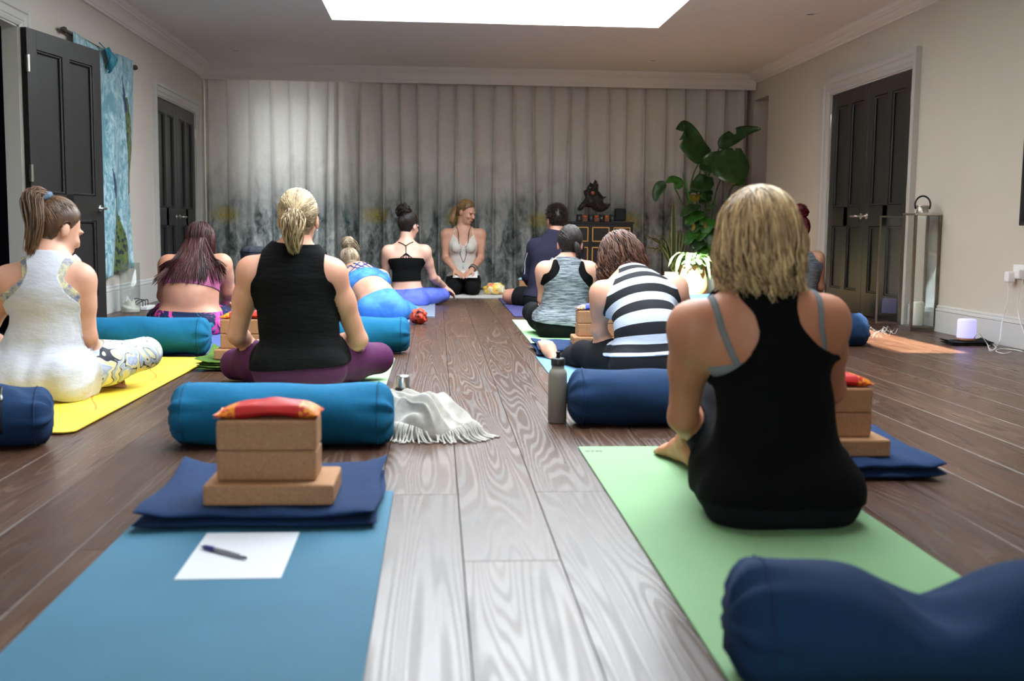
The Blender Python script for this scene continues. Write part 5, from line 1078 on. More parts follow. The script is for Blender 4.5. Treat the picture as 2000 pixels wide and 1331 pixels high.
    def back_pt(s, sp, v, front=False):
        """point on the skin at spine position sp, v metres to the right, on the back (or front)"""
        J = s.J; pts = [J['P'], J['W'], J['T'], J['N']]; L = [np.linalg.norm(b - a) for a, b in zip(pts[:-1], pts[1:])]; x = sp * sum(L); i = 0
        while i < 2 and x > L[i]: x -= L[i]; i += 1
        c = pts[i] + (pts[i + 1] - pts[i]) / L[i] * x + s.shR_ * v; d = s.fwd * (1 if front else -1)
        o = c + d * 0.32; tt = np.arange(0, 0.36, 0.004); Q = o - d * tt[:, None]; w_ = s.B.val(Q) < 0
        k = int(np.argmax(w_)) if w_.any() else len(tt) // 2
        return Q[k]
    def strap(s, name, pts, width, mat, th=0.0025, lift=0.002, n=24):
        """flat ribbon lying on the skin through the given points"""
        P = smooth_path(pts, n); P = s.B.snap(P, lift); N = s.B.grad(P); T = np.gradient(P, axis=0); T /= np.linalg.norm(T, axis=1)[:, None]; Sd = np.cross(T, N); Sd /= np.linalg.norm(Sd, axis=1)[:, None]
        w2 = width / 2; R = np.stack([P + Sd * w2 - N * 0.001, P + Sd * w2 * 0.8 + N * th, P - Sd * w2 * 0.8 + N * th, P - Sd * w2 - N * 0.001], 1)
        f = grid_faces(n, 4); return link_mesh(name, np_mesh(name, R.reshape(-1, 3), f), mat, s.root)
    # ---------------------------------------------------------------- hair
    def hairline(s, P, fr=0.0, nape=-0.085):
        h = (P - s.J['H']) @ s.hx.T / s.q
        zmin = np.interp(h[:, 1], [-0.12, -0.035, -0.012, 0.012, 0.03, 0.055, 0.085, 0.1], [nape, nape + 0.005, -0.045, -0.020, 0.010, 0.045, 0.062 + fr, 0.075 + fr])
        return h[:, 2] - zmin
    def cap_hair(s, off=0.008, fr=0.0, nape=-0.085):
        """scalp layer of hair as (v, t)"""
        m = s.d['head'] < 0.012; f = np.where(m, s.hairline(s.v, fr, nape) * s.q, -0.05)
        hh = (s.v - s.J['H']) @ s.hx.T / s.q; ear = np.hypot((hh[:, 1] + 0.004) / 0.022, (hh[:, 2] + 0.028) / 0.036); f = np.minimum(f, np.where(np.abs(hh[:, 0]) > 0.055, (ear - 1) * 0.02, 0.05))
        v, t, (n,), b = clip_mesh(s.v, s.t, f, [s.n]); rise = sstep(0, 0.03, s.hairline(v, fr, nape)); return v + n * (0.001 + off * rise)[:, None], t
    def scalp_dirs(s, n, seed, fr=0.0, nape=-0.085):
        r = np.random.default_rng(seed); d = r.normal(size=(n * 6, 3)); d /= np.linalg.norm(d, axis=1)[:, None]
        P = s.J['H'] + (d * V(0.0745, 0.096, 0.092) * s.q) @ s.hx + s.hx[2] * 0.012 * s.q; ok = s.hairline(P, fr, nape) > 0.004
        return d[ok][:n]
    def scalp_pt(s, d, rad): return s.J['H'] + s.hx[2] * 0.012 * s.q - s.hx[1] * 0.006 * s.q + (d * V(0.0745, 0.096, 0.092) * s.q * rad) @ s.hx
    def pulled(s, tie_dir, n, seed, npt=9, rad=1.10, spread=0.12, fr=0.0, nape=-0.085, bulge=0.05):
        """strands lying on the skull from root to the tie"""
        r = np.random.default_rng(seed); d = s.scalp_dirs(n, seed, fr, nape); td = unit(tie_dir); te = td + r.normal(size=d.shape) * spread; te /= np.linalg.norm(te, axis=1)[:, None]
        out = []; dot = np.clip((d * te).sum(1), -1, 1); om = np.arccos(dot) + 1e-4
        for t in np.linspace(0, 1, npt):
            q = (np.sin((1 - t) * om) / np.sin(om))[:, None] * d + (np.sin(t * om) / np.sin(om))[:, None] * te
            rr = rad - 0.06 * (1 - t) ** 3 + bulge * math.sin(math.pi * t) + r.normal(size=len(d)) * 0.006
            out.append(s.scalp_pt(q, 1.0) + (q * V(0.0745, 0.096, 0.092) * s.q * (rr - 1)[:, None]) @ s.hx)
        return np.stack(out, 1)
    def loose(s, n, seed, length=(0.12, 0.2), crown=(0, -0.25, 1), npt=16, rad=1.16, vol=0.25, az=(35, 325), curl=0.01, curlf=40, down=None, sweep=0.0, tuck=0.0, release=-0.15, wave=0.0):
        """strands from the crown over the skull, then hanging"""
        r = np.random.default_rng(seed); a = np.radians(r.uniform(az[0], az[1], n)); cr = unit(crown); g = V(0, 0, -1) if down is None else unit(down)
        a = a + 0.055 * np.sin(a * 23) + 0.03 * np.sin(a * 51 + 1); dirs = np.stack([np.sin(a), np.cos(a), np.full(n, 0.0)], 1)      # horizontal direction on the head (0 = face)
        root = cr + r.normal(size=(n, 3)) * 0.13 + dirs * r.uniform(0, 0.8, n)[:, None]; root /= np.linalg.norm(root, axis=1)[:, None]
        end = dirs + V(0, 0, 1) * (release + r.normal(size=n) * 0.12)[:, None]; end /= np.linalg.norm(end, axis=1)[:, None]
        om = np.arccos(np.clip((root * end).sum(1), -1, 1)) + 1e-3; L = r.uniform(*length, n); out = []; m = npt // 2; ph = r.uniform(0, 6.28, n); lay = r.uniform(0.97, 1.08, n)
        for t in np.linspace(0, 1, m):
            q = (np.sin((1 - t) * om) / np.sin(om))[:, None] * root + (np.sin(t * om) / np.sin(om))[:, None] * end
            rr = (rad + vol * 0.35 * t * t) * lay * (1 + wave * t * np.sin(9 * t + 5 * np.sin(a * 7)) ); p = s.scalp_pt(q, 1.0) + (q * V(0.0745, 0.096, 0.092) * s.q * (rr - 1)[:, None]) @ s.hx; out.append(p)
        tang = out[-1] - out[-2]; tang /= np.linalg.norm(tang, axis=1)[:, None]; p = out[-1]; outward = dirs @ s.hx; outward[:, 2] = 0; k = npt - m
        for i in range(1, k + 1):
            t = i / k; d = tang * (1 - t) ** 2 * 0.8 + g * (0.4 + t) + outward * (vol * (0.25 - tuck * t)) + V(sweep, 0, 0); d /= np.linalg.norm(d, axis=1)[:, None]
            p = p + d * (L / k)[:, None]; cv = curl * t; w_ = p + outward * (cv * np.sin(curlf * t * L * 3 + ph))[:, None] + np.cross(outward, V(0, 0, 1)) * (cv * np.cos(curlf * t * L * 3 + ph))[:, None]; out.append(w_)
        S_ = np.stack(out, 1)
        # keep strands outside the body
        fl = S_.reshape(-1, 3); vv = s.B.val(fl); inside = vv < 0.006; fl2 = fl.copy()
        if inside.any(): fl2[inside] = fl[inside] - s.B.grad(fl[inside]) * (vv[inside] - 0.008)[:, None]
        return fl2.reshape(S_.shape)
    def tail(s, start, ctrl, n, seed, width=0.02, flare=1.2, npt=12, wav=0.004, taper=True):
        """strands of a pony tail from the tie along control points"""
        r = np.random.default_rng(seed); c = smooth_path([start] + list(ctrl), npt); o = r.normal(size=(n, 3)); o /= np.linalg.norm(o, axis=1)[:, None]; o *= r.uniform(0.2, 1, n)[:, None] ** 0.5
        cut = r.uniform(0.8, 1.0, n); out = []
        for i in range(npt):
            t = i / (npt - 1); wd = width * (0.55 + 0.9 * math.sin(math.pi * min(1, t * 0.62 + 0.12)) * flare) * (1 - 0.55 * t * t if taper else 1)
            x = np.clip(t * cut * (npt - 1), 0, npt - 1.001); i0 = x.astype(int); f = (x - i0)[:, None]; p = c[i0] * (1 - f) + c[i0 + 1] * f
            out.append(p + o * wd + wav * np.stack([np.sin(9 * t + o[:, 0] * 20), np.cos(8 * t + o[:, 1] * 20), 0 * o[:, 0]], 1) * t)
        return np.stack(out, 1)
    def bun(s, c, R, n, seed, npt=20, axis=None, loops=1.4, messy=0.0):
        """coiled strands round a centre"""
        r = np.random.default_rng(seed); ax = unit(axis if axis is not None else s.hx[2]); u = unit(np.cross(ax, V(0.3, 0.9, 0.1))); w_ = np.cross(ax, u); out = []
        ph = r.uniform(0, 6.28, n); el = r.uniform(-1.2, 1.3, n); tilt = r.normal(size=(n, 3)) * 0.5
        for t in np.linspace(0, 1, npt):
            a = ph + t * loops * 6.28; e = el + 0.5 * np.sin(a + el * 3); q = np.cos(e)[:, None] * (np.cos(a)[:, None] * u + np.sin(a)[:, None] * w_) + np.sin(e)[:, None] * ax
            q = q + np.cross(tilt, q) * 0.4; q /= np.linalg.norm(q, axis=1)[:, None]; rr = R * (0.92 + 0.1 * np.sin(3 * a + ph)) + messy * R * np.sin(5 * t + ph * 3) * t
            out.append(c + q * rr[:, None])
        return np.stack(out, 1)
    def hair(s, strands, mat, cap=None, r=0.0018, name='hair', label=None, core=None, seed=5):
        rg = np.random.default_rng(seed); VV, FF, CC, k = [], [], [], 0
        if cap is not None:
            v, t = cap; VV.append(v); FF.append(np.column_stack([t, t[:, 2]])); CC.append(np.full(len(v), 0.25)); k += len(v)
        for cpt, rad in (core or []):
            a = np.linspace(0, np.pi, 9); b = np.linspace(0, 2 * np.pi, 17)[:-1]; g = np.array([[(math.sin(x) * math.cos(y), math.sin(x) * math.sin(y), math.cos(x)) for x in a] for y in b]).reshape(-1, 3)
            VV.append(np.asarray(cpt) + g * np.asarray(rad)); FF.append(np.array(grid_faces(16, 9, True)) + k); CC.append(np.full(len(g), 0.15)); k += len(g)
        for S_ in strands:
            n, m, _ = S_.shape; T = np.gradient(S_, axis=1); T /= np.linalg.norm(T, axis=2)[..., None] + 1e-9
            rv = rg.normal(size=(n, 1, 3)); A_ = np.cross(T, rv); A_ /= np.linalg.norm(A_, axis=2)[..., None] + 1e-9; Bn = np.cross(T, A_)
            rr = r * rg.uniform(0.6, 1.35, n)[:, None] * np.concatenate([[0.7], np.ones(m - 3), [0.75, 0.25]])[None]
            ring = np.stack([S_ + (math.cos(q) * A_ + math.sin(q) * Bn) * rr[..., None] for q in (0, 2.094, 4.189)], 2)   # n, m, 3, xyz
            VV.append(ring.reshape(-1, 3)); lk = 0.5 + 0.75 * noise3(S_[:, (2 * m) // 3], 190, 7); col = np.repeat(np.clip(0.62 * lk + 0.38 * rg.random(n), 0, 1), m * 3); CC.append(col)
            i = np.arange(n)[:, None, None] * (m * 3) + np.arange(m - 1)[None, :, None] * 3; j = np.arange(3)[None, None, :]; j2 = (j + 1) % 3
            q = np.stack([i + j, i + j2, i + 3 + j2, i + 3 + j], -1).reshape(-1, 4) + k; FF.append(q); k += n * m * 3
        v = np.vstack(VV); f = np.vstack(FF); c = np.concatenate(CC); col = np.stack([c, c, c, np.ones_like(c)], 1)
        me = bpy.data.meshes.new(name)
        quad = f[f[:, 2] != f[:, 3]]; tri = f[f[:, 2] == f[:, 3]][:, :3]
        me.vertices.add(len(v)); me.vertices.foreach_set('co', v.astype(np.float32).ravel())
        nl = quad.size + tri.size; me.loops.add(nl); me.loops.foreach_set('vertex_index', np.concatenate([quad.ravel(), tri.ravel()]).astype(np.int32))
        st = np.concatenate([np.arange(len(quad)) * 4, quad.size + np.arange(len(tri)) * 3]).astype(np.int32); me.polygons.add(len(st)); me.polygons.foreach_set('loop_start', st); me.polygons.foreach_set('use_smooth', np.ones(len(st), bool))
        a = me.color_attributes.new('Col', 'FLOAT_COLOR', 'POINT'); a.data.foreach_set('color', col.astype(np.float32).ravel()); me.update(calc_edges=True)
        o = link_mesh(name, me, mat, s.root)
        if label: o['label'] = label
        return o
# ------------------------------------------------------------------ the people
def JT(**k): return {a: (at(*b) if len(b) == 3 and b[0] > 30 or len(b) == 3 and abs(b[0]) > 30 else np.array(b)) for a, b in k.items()}
def cloth_mat(name, col, rough=0.85, wr=0.25, ws=26, weave=500, var=0.1, sheen=0.0, stretch=(1, 1, 1)):
    t = NT(name); co = t.coord(); n = t.noise(t.mapping(co, stretch), ws, 4, 0.55); w_ = t.noise(co, weave, 2)
    c = np.array(col); t.set(t.ramp(n, [(0.3, tuple(c * (1 - var))), (0.7, tuple(np.minimum(1, c * (1 + var))))]), rough, 0, 0.15); t.bump(t.math('ADD', n, t.math('MULTIPLY', w_, 0.12)), wr, 0.012)
    if sheen: t.b.inputs['Sheen Weight'].default_value = sheen
    return t.m
SKIN_F = skin_mat('skin_fair', srgb(202, 152, 128), 0.0); SKIN_FS = skin_mat('skin_fair_moles', srgb(212, 166, 146), 0.6); SKIN_T = skin_mat('skin_tan', srgb(190, 128, 96)); SKIN_M = skin_mat('skin_ruddy', srgb(186, 132, 112)); SKIN_P = skin_mat('skin_pink', srgb(200, 146, 120))
BLACK = cloth_mat('black_jersey', srgb(9, 9, 10), 0.95, 0.35, 14)
BLACKL = cloth_mat('black_leggings', srgb(15, 16, 19), 0.85, 0.3, 12)
MUSIC = {}
def stripes_mat():
    t = NT('striped_jersey'); at_ = t.add('ShaderNodeAttribute'); at_.attribute_name = 'Col'; u = t.sep(at_.outputs['Color'])[0]
    f = t.math('FRACT', u); st = t.ramp(f, [(0.0, srgb(192, 199, 216)), (0.5, srgb(22, 23, 30))], 'CONSTANT')
    t.set(st, 0.8, 0, 0.3); t.bump(t.noise(t.coord(), 22, 4), 0.3, 0.012); return t.m
def marble_mat():
    t = NT('marbled_leggings'); co = t.coord(); n1 = t.noise(co, 4.4, 2.2, 0.5, 1.8); n2 = t.noise(co, 3.2, 2, 0.5, 2.2)
    w_ = t.math('FRACT', t.math('MULTIPLY', n1, 8.5))
    c = t.ramp(w_, [(0.0, srgb(30, 34, 48)), (0.10, srgb(34, 38, 54)), (0.14, srgb(196, 204, 226)), (0.45, srgb(150, 172, 212)), (0.62, srgb(214, 218, 226)), (0.80, srgb(226, 218, 150)), (0.97, srgb(208, 208, 196))])
    t.set(c, 0.6, 0, 0.4); t.bump(t.noise(co, 25, 3), 0.2, 0.008); return t.m
def floral_mat():
    t = NT('floral_leggings'); co = t.coord(); n1 = t.noise(co, 9, 4, 0.6, 1.2); n2 = t.noise(t.mapping(co, (1, 1, 1), (3, 7, 1)), 10, 4, 0.6, 1.5)
    c = t.mix(t.ramp(n1, [(0.53, (0, 0, 0)), (0.57, (1, 1, 1))]), srgb(18, 34, 72), srgb(214, 70, 150)); c = t.mix(t.ramp(n2, [(0.60, (0, 0, 0)), (0.64, (1, 1, 1))]), c, srgb(60, 140, 160))
    t.set(c, 0.7, 0, 0.3); t.bump(n1, 0.1, 0.01); return t.m
def tiedye_mat(name, a, b, sc=9):
    t = NT(name); co = t.coord(); n = t.noise(co, sc, 5, 0.6, 0.6); t.set(t.ramp(n, [(0.36, a), (0.62, b)]), 0.7, 0, 0.35); t.bump(t.noise(co, 24, 3), 0.25, 0.01); return t.m
def heather_mat(name, a, b):
    t = NT(name); co = t.coord(); n = t.noise(t.mapping(co, (14, 14, 120)), 1.0, 3, 0.6); t.set(t.ramp(n, [(0.38, a), (0.62, b)]), 0.85, 0, 0.25); t.bump(t.noise(co, 20, 4), 0.3, 0.012); return t.m


def loosehem(base, hem, amp, up=0.25):
    """garment that stands off more towards its hem"""
    return lambda s: base + amp * (1 - sstep(hem, hem + up, s.sv[:, 0])) * (0.75 + 0.5 * noise3(s.v, 30, 4))

# ---- woman with the blond bob, front right, one knee raised
P = at(1512, 926, 2.60); hr = V(1, 0.05, 0)
J = dict(P=P, W=at(1516, 800, 2.60), T=at(1497, 665, 2.60), N=at(1484, 568, 2.60), H=at(1480, 462, 2.62), hipL=P - hr * 0.09 + V(0, 0.05, -0.02), hipR=P + hr * 0.09 + V(0, 0.05, -0.02),
         shL=at(1354, 634, 2.60), shR=at(1610, 622, 2.62), elL=at(1334, 815, 2.72), wrL=at(1366, 842, 2.97), elR=at(1622, 760, 2.80), wrR=at(1560, 820, 3.0),
         knL=at(1396, 708, 3.00), anL=at(1348, 864, 3.12), toL=at(1308, 872, 3.29), knR=at(1612, 908, 2.98), anR=at(1480, 925, 3.18))
bl = Person('person in a black racerback vest with one knee raised on the front green mat', J, (-4, 6, 0), 1.0, 0.006, SKIN_T, hips=1.02, fat=0.96, hands=(True, False))
bl.garment('leggings', bl.legs_field(0.28, 0.80), cloth_mat('charcoal_leggings', srgb(20, 21, 25), 0.88, 0.3, 10), 0.006)
bl.garment('vest', bl.top_field(-0.10, [(0.0, 0.5), (0.52, 0.5), (0.60, 0.150), (0.68, 0.085), (0.80, 0.046), (0.92, 0.048), (0.99, 0.075), (1.1, 0.09)], [(0.0, 0.5), (0.6, 0.5), (0.7, 0.14), (1.1, 0.11)], -0.004, 1.03), BLACK, 0.010, 'black racerback vest', 0.004, 18, fs=22)
GREYB = cloth_mat('grey_bra_strap', srgb(120, 124, 126), 0.7, 0.1)
bl.strap('bra_strap', [bl.back_pt(0.60, -0.10), bl.back_pt(0.68, -0.115), bl.back_pt(0.80, -0.125), bl.J['shL'] + V(0.045, 0.0, 0.06)], 0.017, GREYB)
bl.strap('bra_strap', [bl.back_pt(0.60, 0.10), bl.back_pt(0.70, 0.112), bl.back_pt(0.82, 0.115), bl.J['shR'] + V(-0.045, 0.0, 0.06)], 0.017, GREYB)
bl.strap('bra_band', [bl.back_pt(0.58, -0.155), bl.back_pt(0.60, -0.10), bl.back_pt(0.63, -0.04)], 0.04, GREYB); bl.strap('bra_band', [bl.back_pt(0.58, 0.155), bl.back_pt(0.60, 0.10), bl.back_pt(0.63, 0.04)], 0.04, GREYB)
bl.hair([bl.loose(3000, 1, (0.075, 0.135), (0, 0.1, 1), 18, 1.14, 0.46, (40, 320), 0.008, 34, None, 0.0, 1.0, -0.25, 0.03)], hair_mat('hair_blond_bob', srgb(86, 55, 30), srgb(246, 212, 158)), bl.cap_hair(0.012), 0.0021)

# ---- woman in the white tank, front left, on the yellow mat
P = at(82, 722, 4.46); hr = V(1, 0, 0)
J = dict(P=P, W=at(92, 645, 4.46), T=at(95, 568, 4.46), N=at(98, 505, 4.48), H=at(112, 440, 4.54), hipL=P - hr * 0.09 + V(0, 0.05, -0.02), hipR=P + hr * 0.09 + V(0, 0.05, -0.02),
         shL=at(18, 545, 4.46), shR=at(158, 543, 4.48), elL=at(-28, 655, 4.5), wrL=at(30, 700, 4.78), elR=at(172, 660, 4.50), wrR=at(188, 712, 4.74), haR=at(150, 728, 4.9),
         knR=at(284, 690, 4.74), anR=at(150, 735, 4.98), knL=at(-110, 690, 4.72), anL=at(170, 742, 4.80), toL=at(232, 748, 4.74), soL=V(-0.3, -0.9, 0.2))
pa = Person('person in a loose white tank and marbled leggings seated on the yellow mat', J, (38, 22, 0), 0.98, 0.007, SKIN_F, hips=1.0, fat=0.92, curl=(0.5, 0.5), zf=0.012)
pa.garment('leggings', pa.legs_field(0.25, 0.86), marble_mat(), 0.006, 'marble print leggings')
pa.garment('bra', pa.top_field(0.60, [(0.0, 0.5), (0.62, 0.5), (0.70, 0.135), (0.80, 0.075), (0.9, 0.085), (1.0, 0.11)], [(0, 0.5), (0.75, 0.16), (1.0, 0.1)], -0.006, 0.99), tiedye_mat('patterned_bra', srgb(90, 105, 150), srgb(206, 196, 150), 30), 0.005, 'blue and yellow patterned sports bra')
pa.garment('tank', pa.top_field(-0.14, [(0.0, 0.5), (0.52, 0.5), (0.62, 0.130), (0.72, 0.070), (0.85, 0.050), (0.95, 0.062), (1.04, 0.085)], [(0, 0.5), (0.6, 0.5), (0.75, 0.13), (1.1, 0.1)], -0.002, 1.03), cloth_mat('white_jersey', srgb(192, 195, 204), 0.85, 0.7, 9, 400, 0.03, 0, (1, 1, 2.2)), 0.012, 'loose white racerback tank', 0.006, 14, offn=loosehem(0.012, -0.14, 0.03, 0.6), fs=16, relax=220)
tie = pa.scalp_pt(unit(V(-0.1, -0.75, 0.66)), 1.22)
pa.hair([pa.pulled(V(-0.1, -0.75, 0.66), 1500, 2), pa.tail(tie, [tie + V(-0.03, -0.035, -0.01), at(68, 440, 4.42), at(58, 495, 4.40)], 700, 3, 0.034, 1.1, 14)], hair_mat('hair_brown', srgb(44, 30, 22), srgb(140, 104, 74)), pa.cap_hair(0.009), 0.0019)
a_ = np.linspace(0, 6.28, 25); ax = unit(tie - pa.J['H']); u_ = unit(np.cross(ax, V(1, 0, 0))); w_ = np.cross(ax, u_)
tube('scrunchie', [tie + (u_ * math.cos(q) + w_ * math.sin(q)) * (0.026 + 0.003 * math.sin(9 * q)) for q in a_], 0.0125, cloth_mat('scrunchie_cloth', srgb(96, 112, 130), 0.9, 0.6, 60), pa.root, 10)
tube('necklace', pa.B.snap(np.array([pa.back_pt(0.97, v) for v in np.linspace(-0.075, 0.075, 14)]), 0.003), 0.002, MT['black'], pa.root, 6)

# ---- woman in the black tank with the blond ponytail
P = at(588, 702, 4.72)
J = dict(P=P, W=at(582, 622, 4.72), T=at(574, 548, 4.72), N=at(576, 488, 4.72), H=at(583, 422, 4.75), hipL=P - hr * 0.09 + V(0, 0.05, -0.02), hipR=P + hr * 0.09 + V(0, 0.05, -0.02),
         shL=at(492, 528, 4.72), shR=at(648, 532, 4.72), elL=at(462, 655, 4.78), wrL=at(490, 672, 5.0), elR=at(700, 664, 4.80), wrR=at(662, 664, 5.02), haR=at(630, 655, 5.1), haL=at(520, 668, 5.1),
         knR=at(738, 700, 5.02), anR=at(560, 712, 5.16), knL=at(462, 712, 5.0), anL=at(650, 712, 5.2))
pc = Person('person in a black sleeveless top and plum leggings sitting upright', J, (3, 4, 0), 1.03, 0.0065, SKIN_P, hips=1.0, fat=1.0, belly=1.12)
pc.garment('leggings', pc.legs_field(0.22, 0.9), cloth_mat('plum_leggings', srgb(82, 36, 74), 0.75, 0.25, 9), 0.006, 'plum leggings')
pc.garment('top', pc.top_field(-0.06, [(0.0, 0.5), (0.55, 0.5), (0.66, 0.200), (0.80, 0.150), (0.95, 0.128), (1.1, 0.12)], None, -0.002, 1.035), cloth_mat('black_ruched_jersey', srgb(9, 9, 10), 0.95, 0.7, 9, 400, 0.1, 0, (1, 1, 4)), 0.012, 'black sleeveless top', 0.006, 22, fs=16, relax=120)
tie = pc.scalp_pt(unit(V(0.0, -0.97, -0.22)), 1.2)
pc.hair([pc.pulled(V(0.0, -0.97, -0.2), 2000, 4, 10), pc.tail(tie, [tie + V(0.005, -0.03, -0.02), tie + V(0.0, -0.035, -0.07), at(575, 492, 4.62)], 900, 5, 0.036, 1.25, 14, 0.006)], hair_mat('hair_streaked_blond', srgb(82, 62, 42), srgb(226, 200, 156)), pc.cap_hair(0.009), 0.0019)
tube('hair_tie', [tie + V(math.cos(q), 0.2 * math.sin(q), math.sin(q)) * 0.02 for q in a_], 0.005, hair_mat('hair_tie_blond', srgb(150, 128, 92), srgb(220, 200, 160)), pc.root, 8)
tube('earring', [pc.J['H'] + pc.hx[0] * 0.08 - pc.hx[2] * 0.058 + V(0.002 * math.cos(q), 0.008 * math.sin(q), -0.008 + 0.008 * math.cos(q)) for q in a_], 0.0015, MT['steel'], pc.root, 6)

# ---- woman in the pink crop top, far left, head bowed
P = at(370, 620, 7.18)
J = dict(P=P, W=at(371, 578, 7.18), T=at(378, 536, 7.24), N=at(386, 504, 7.32), H=at(391, 470, 7.44), hipL=P - hr * 0.10 + V(0, 0.05, -0.02), hipR=P + hr * 0.10 + V(0, 0.05, -0.02),
         shL=at(330, 517, 7.26), shR=at(433, 515, 7.28), elL=at(320, 578, 7.34), wrL=at(345, 600, 7.55), elR=at(447, 568, 7.38), wrR=at(440, 590, 7.58),
         knL=at(308, 622, 7.50), anL=at(400, 632, 7.62), knR=at(446, 625, 7.50), anR=at(345, 632, 7.66))
pb = Person('person in a pink crop top bowing forward by the far left doors', J, (6, 30, 0), 1.04, 0.008, SKIN_P, hips=1.12, fat=1.06, belly=1.24)
pb.garment('leggings', pb.legs_field(0.10, 0.9), floral_mat(), 0.006, 'navy leggings with pink flowers')
pb.garment('crop_top', pb.top_field(0.44, [(0.0, 0.5), (0.62, 0.5), (0.74, 0.16), (0.80, 0.12), (0.86, 0.10)], [(0, 0.5), (0.7, 0.5), (0.9, 0.1)], 0.0, 0.84), cloth_mat('pink_jersey', srgb(158, 84, 120), 0.75, 0.25, 10), 0.006, 'dusty pink crop top', fs=8)
for sg in (-1, 1): pb.strap('strap', [pb.back_pt(0.80, 0.06 * sg), pb.back_pt(0.90, 0.075 * sg), pb.back_pt(0.99, 0.085 * sg)], 0.012, MT['blackcloth'] if False else cloth_mat('pink_strap', srgb(158, 84, 120)))
r_ = np.random.default_rng(21); S_ = []
for k in range(620):
    v0 = r_.uniform(-1, 1); gap = 0.045 * math.sin(9 * v0); d0 = unit(V(v0 * 0.55, 0.15 + r_.uniform(-0.3, 0.3), 1)); d1 = unit(V(v0 * 0.95, -0.75, 0.35)); d2 = unit(V(v0 * 0.85, -0.85, -0.4)); e_ = r_.uniform(0.44, 0.80); vv_ = v0 * 0.085 + gap
    pts = [pb.scalp_pt(d0, 1.1), pb.scalp_pt(d1, 1.16), pb.scalp_pt(d2, 1.16)] + [pb.back_pt(sp, vv_ * (1 + 0.4 * q_)) - pb.fwd * (0.012 + 0.01 * r_.random()) for q_, sp in enumerate((0.97, (0.97 + e_) / 2, e_))]
    S_.append(smooth_path(pts, 20) + V(0.006, 0, 0) * np.sin(np.linspace(0, 7, 20) + 6 * r_.random())[:, None])
pb.hair([np.array(S_), pb.loose(700, 6, (0.10, 0.22), (0, -0.1, 1), 20, 1.12, 0.10, (60, 300), 0.006, 10, V(0, 0, -1), 0, 0.9, -0.2)], hair_mat('hair_dark_burgundy', srgb(20, 12, 12), srgb(86, 40, 40)), pb.cap_hair(0.01), 0.0027)

# ---- woman in blue, folded forward, with an ash blond bun
P = at(748, 606, 8.28)
J = dict(P=P, W=at(732, 577, 8.36), T=at(712, 552, 8.56), N=at(698, 524, 8.72), H=at(682, 512, 8.86), hipL=P - hr * 0.09 + V(0, 0.05, -0.02), hipR=P + hr * 0.09 + V(0, 0.05, -0.02),
         shL=at(668, 545, 8.62), shR=at(744, 542, 8.62), elL=at(660, 590, 8.75), wrL=at(680, 610, 8.95), elR=at(757, 580, 8.68), wrR=at(752, 605, 8.9),
         knR=at(806, 614, 8.50), anR=at(735, 622, 8.72), knL=at(690, 615, 8.56), anL=at(770, 622, 8.80))
pd_ = Person('person in a blue crop top and blue leggings folding forward', J, (-8, 40, 0), 1.0, 0.008, SKIN_F, hips=1.05, fat=0.98, belly=1.1, zf=0.016)
BLUE = tiedye_mat('blue_tiedye', srgb(38, 90, 176), srgb(70, 140, 218), 12)
pd_.garment('leggings', pd_.legs_field(0.16, 0.9), tiedye_mat('blue_leggings', srgb(44, 104, 190), srgb(70, 138, 216), 7), 0.006, 'bright blue leggings')
pd_.garment('crop_top', pd_.top_field(0.46, [(0.0, 0.5), (0.60, 0.5), (0.72, 0.18), (0.80, 0.14)], [(0, 0.5), (0.7, 0.5), (0.9, 0.1)], 0.004, 0.74), BLUE, 0.006, 'blue tie-dye crop top', fs=8)
NAVYS = cloth_mat('navy_strap', srgb(40, 66, 130))
for a0, b0 in ((-0.10, 0.02), (-0.05, 0.08), (0.0, -0.09), (0.05, -0.03), (0.10, 0.04), (-0.12, -0.10), (0.12, 0.10)): pd_.strap('strap', [pd_.back_pt(0.72, a0), pd_.back_pt(0.84, (a0 + b0) / 2), pd_.back_pt(0.96, b0)], 0.009, NAVYS)
bc = pd_.scalp_pt(unit(V(-0.05, -0.55, 0.85)), 1.45)
pd_.hair([pd_.pulled(V(-0.05, -0.55, 0.85), 1100, 7), pd_.bun(bc, 0.056, 320, 8, 16, None, 1.0, 0.1), pd_.tail(bc, [bc + V(0.05, -0.02, 0.01), bc + V(0.09, 0.0, -0.05)], 25, 9, 0.02)], hair_mat('hair_ash_blond', srgb(84, 68, 54), srgb(200, 178, 148)), pd_.cap_hair(0.009), 0.0026, core=[(bc, (0.048, 0.048, 0.045))])

# ---- woman in the strappy black top with violet blue leggings
P = at(797, 582, 9.84)
J = dict(P=P, W=at(794, 548, 9.84), T=at(794, 510, 9.86), N=at(793, 474, 9.88), H=at(798, 438, 9.92), hipL=P - hr * 0.09 + V(0, 0.05, -0.02), hipR=P + hr * 0.09 + V(0, 0.05, -0.02),
         shL=at(759, 491, 9.86), shR=at(829, 490, 9.86), elL=at(752, 540, 9.92), wrL=at(742, 562, 10.12), elR=at(846, 542, 9.94), wrR=at(868, 560, 10.12), haR=at(880, 568, 10.14),
         knR=at(864, 576, 10.12), anR=at(775, 588, 10.3), knL=at(728, 576, 10.12), anL=at(815, 590, 10.34))
pe = Person('person in a strappy black crop top and violet blue leggings, hand on knee', J, (34, 12, 0), 1.0, 0.0075, SKIN_FS, hips=0.98, fat=0.9, belly=0.98, curl=(0.4, 0.7), zf=0.016)
pe.garment('leggings', pe.legs_field(0.16, 0.9), tiedye_mat('violet_blue_leggings', srgb(70, 86, 190), srgb(102, 122, 224), 6), 0.006, 'violet blue leggings')
pe.garment('crop_top', pe.top_field(0.30, [(0.0, 0.5), (0.56, 0.5), (0.64, 0.165), (0.7, 0.155)], None, -0.008, 0.70), BLACK, 0.007, 'black strappy crop top', fs=6)
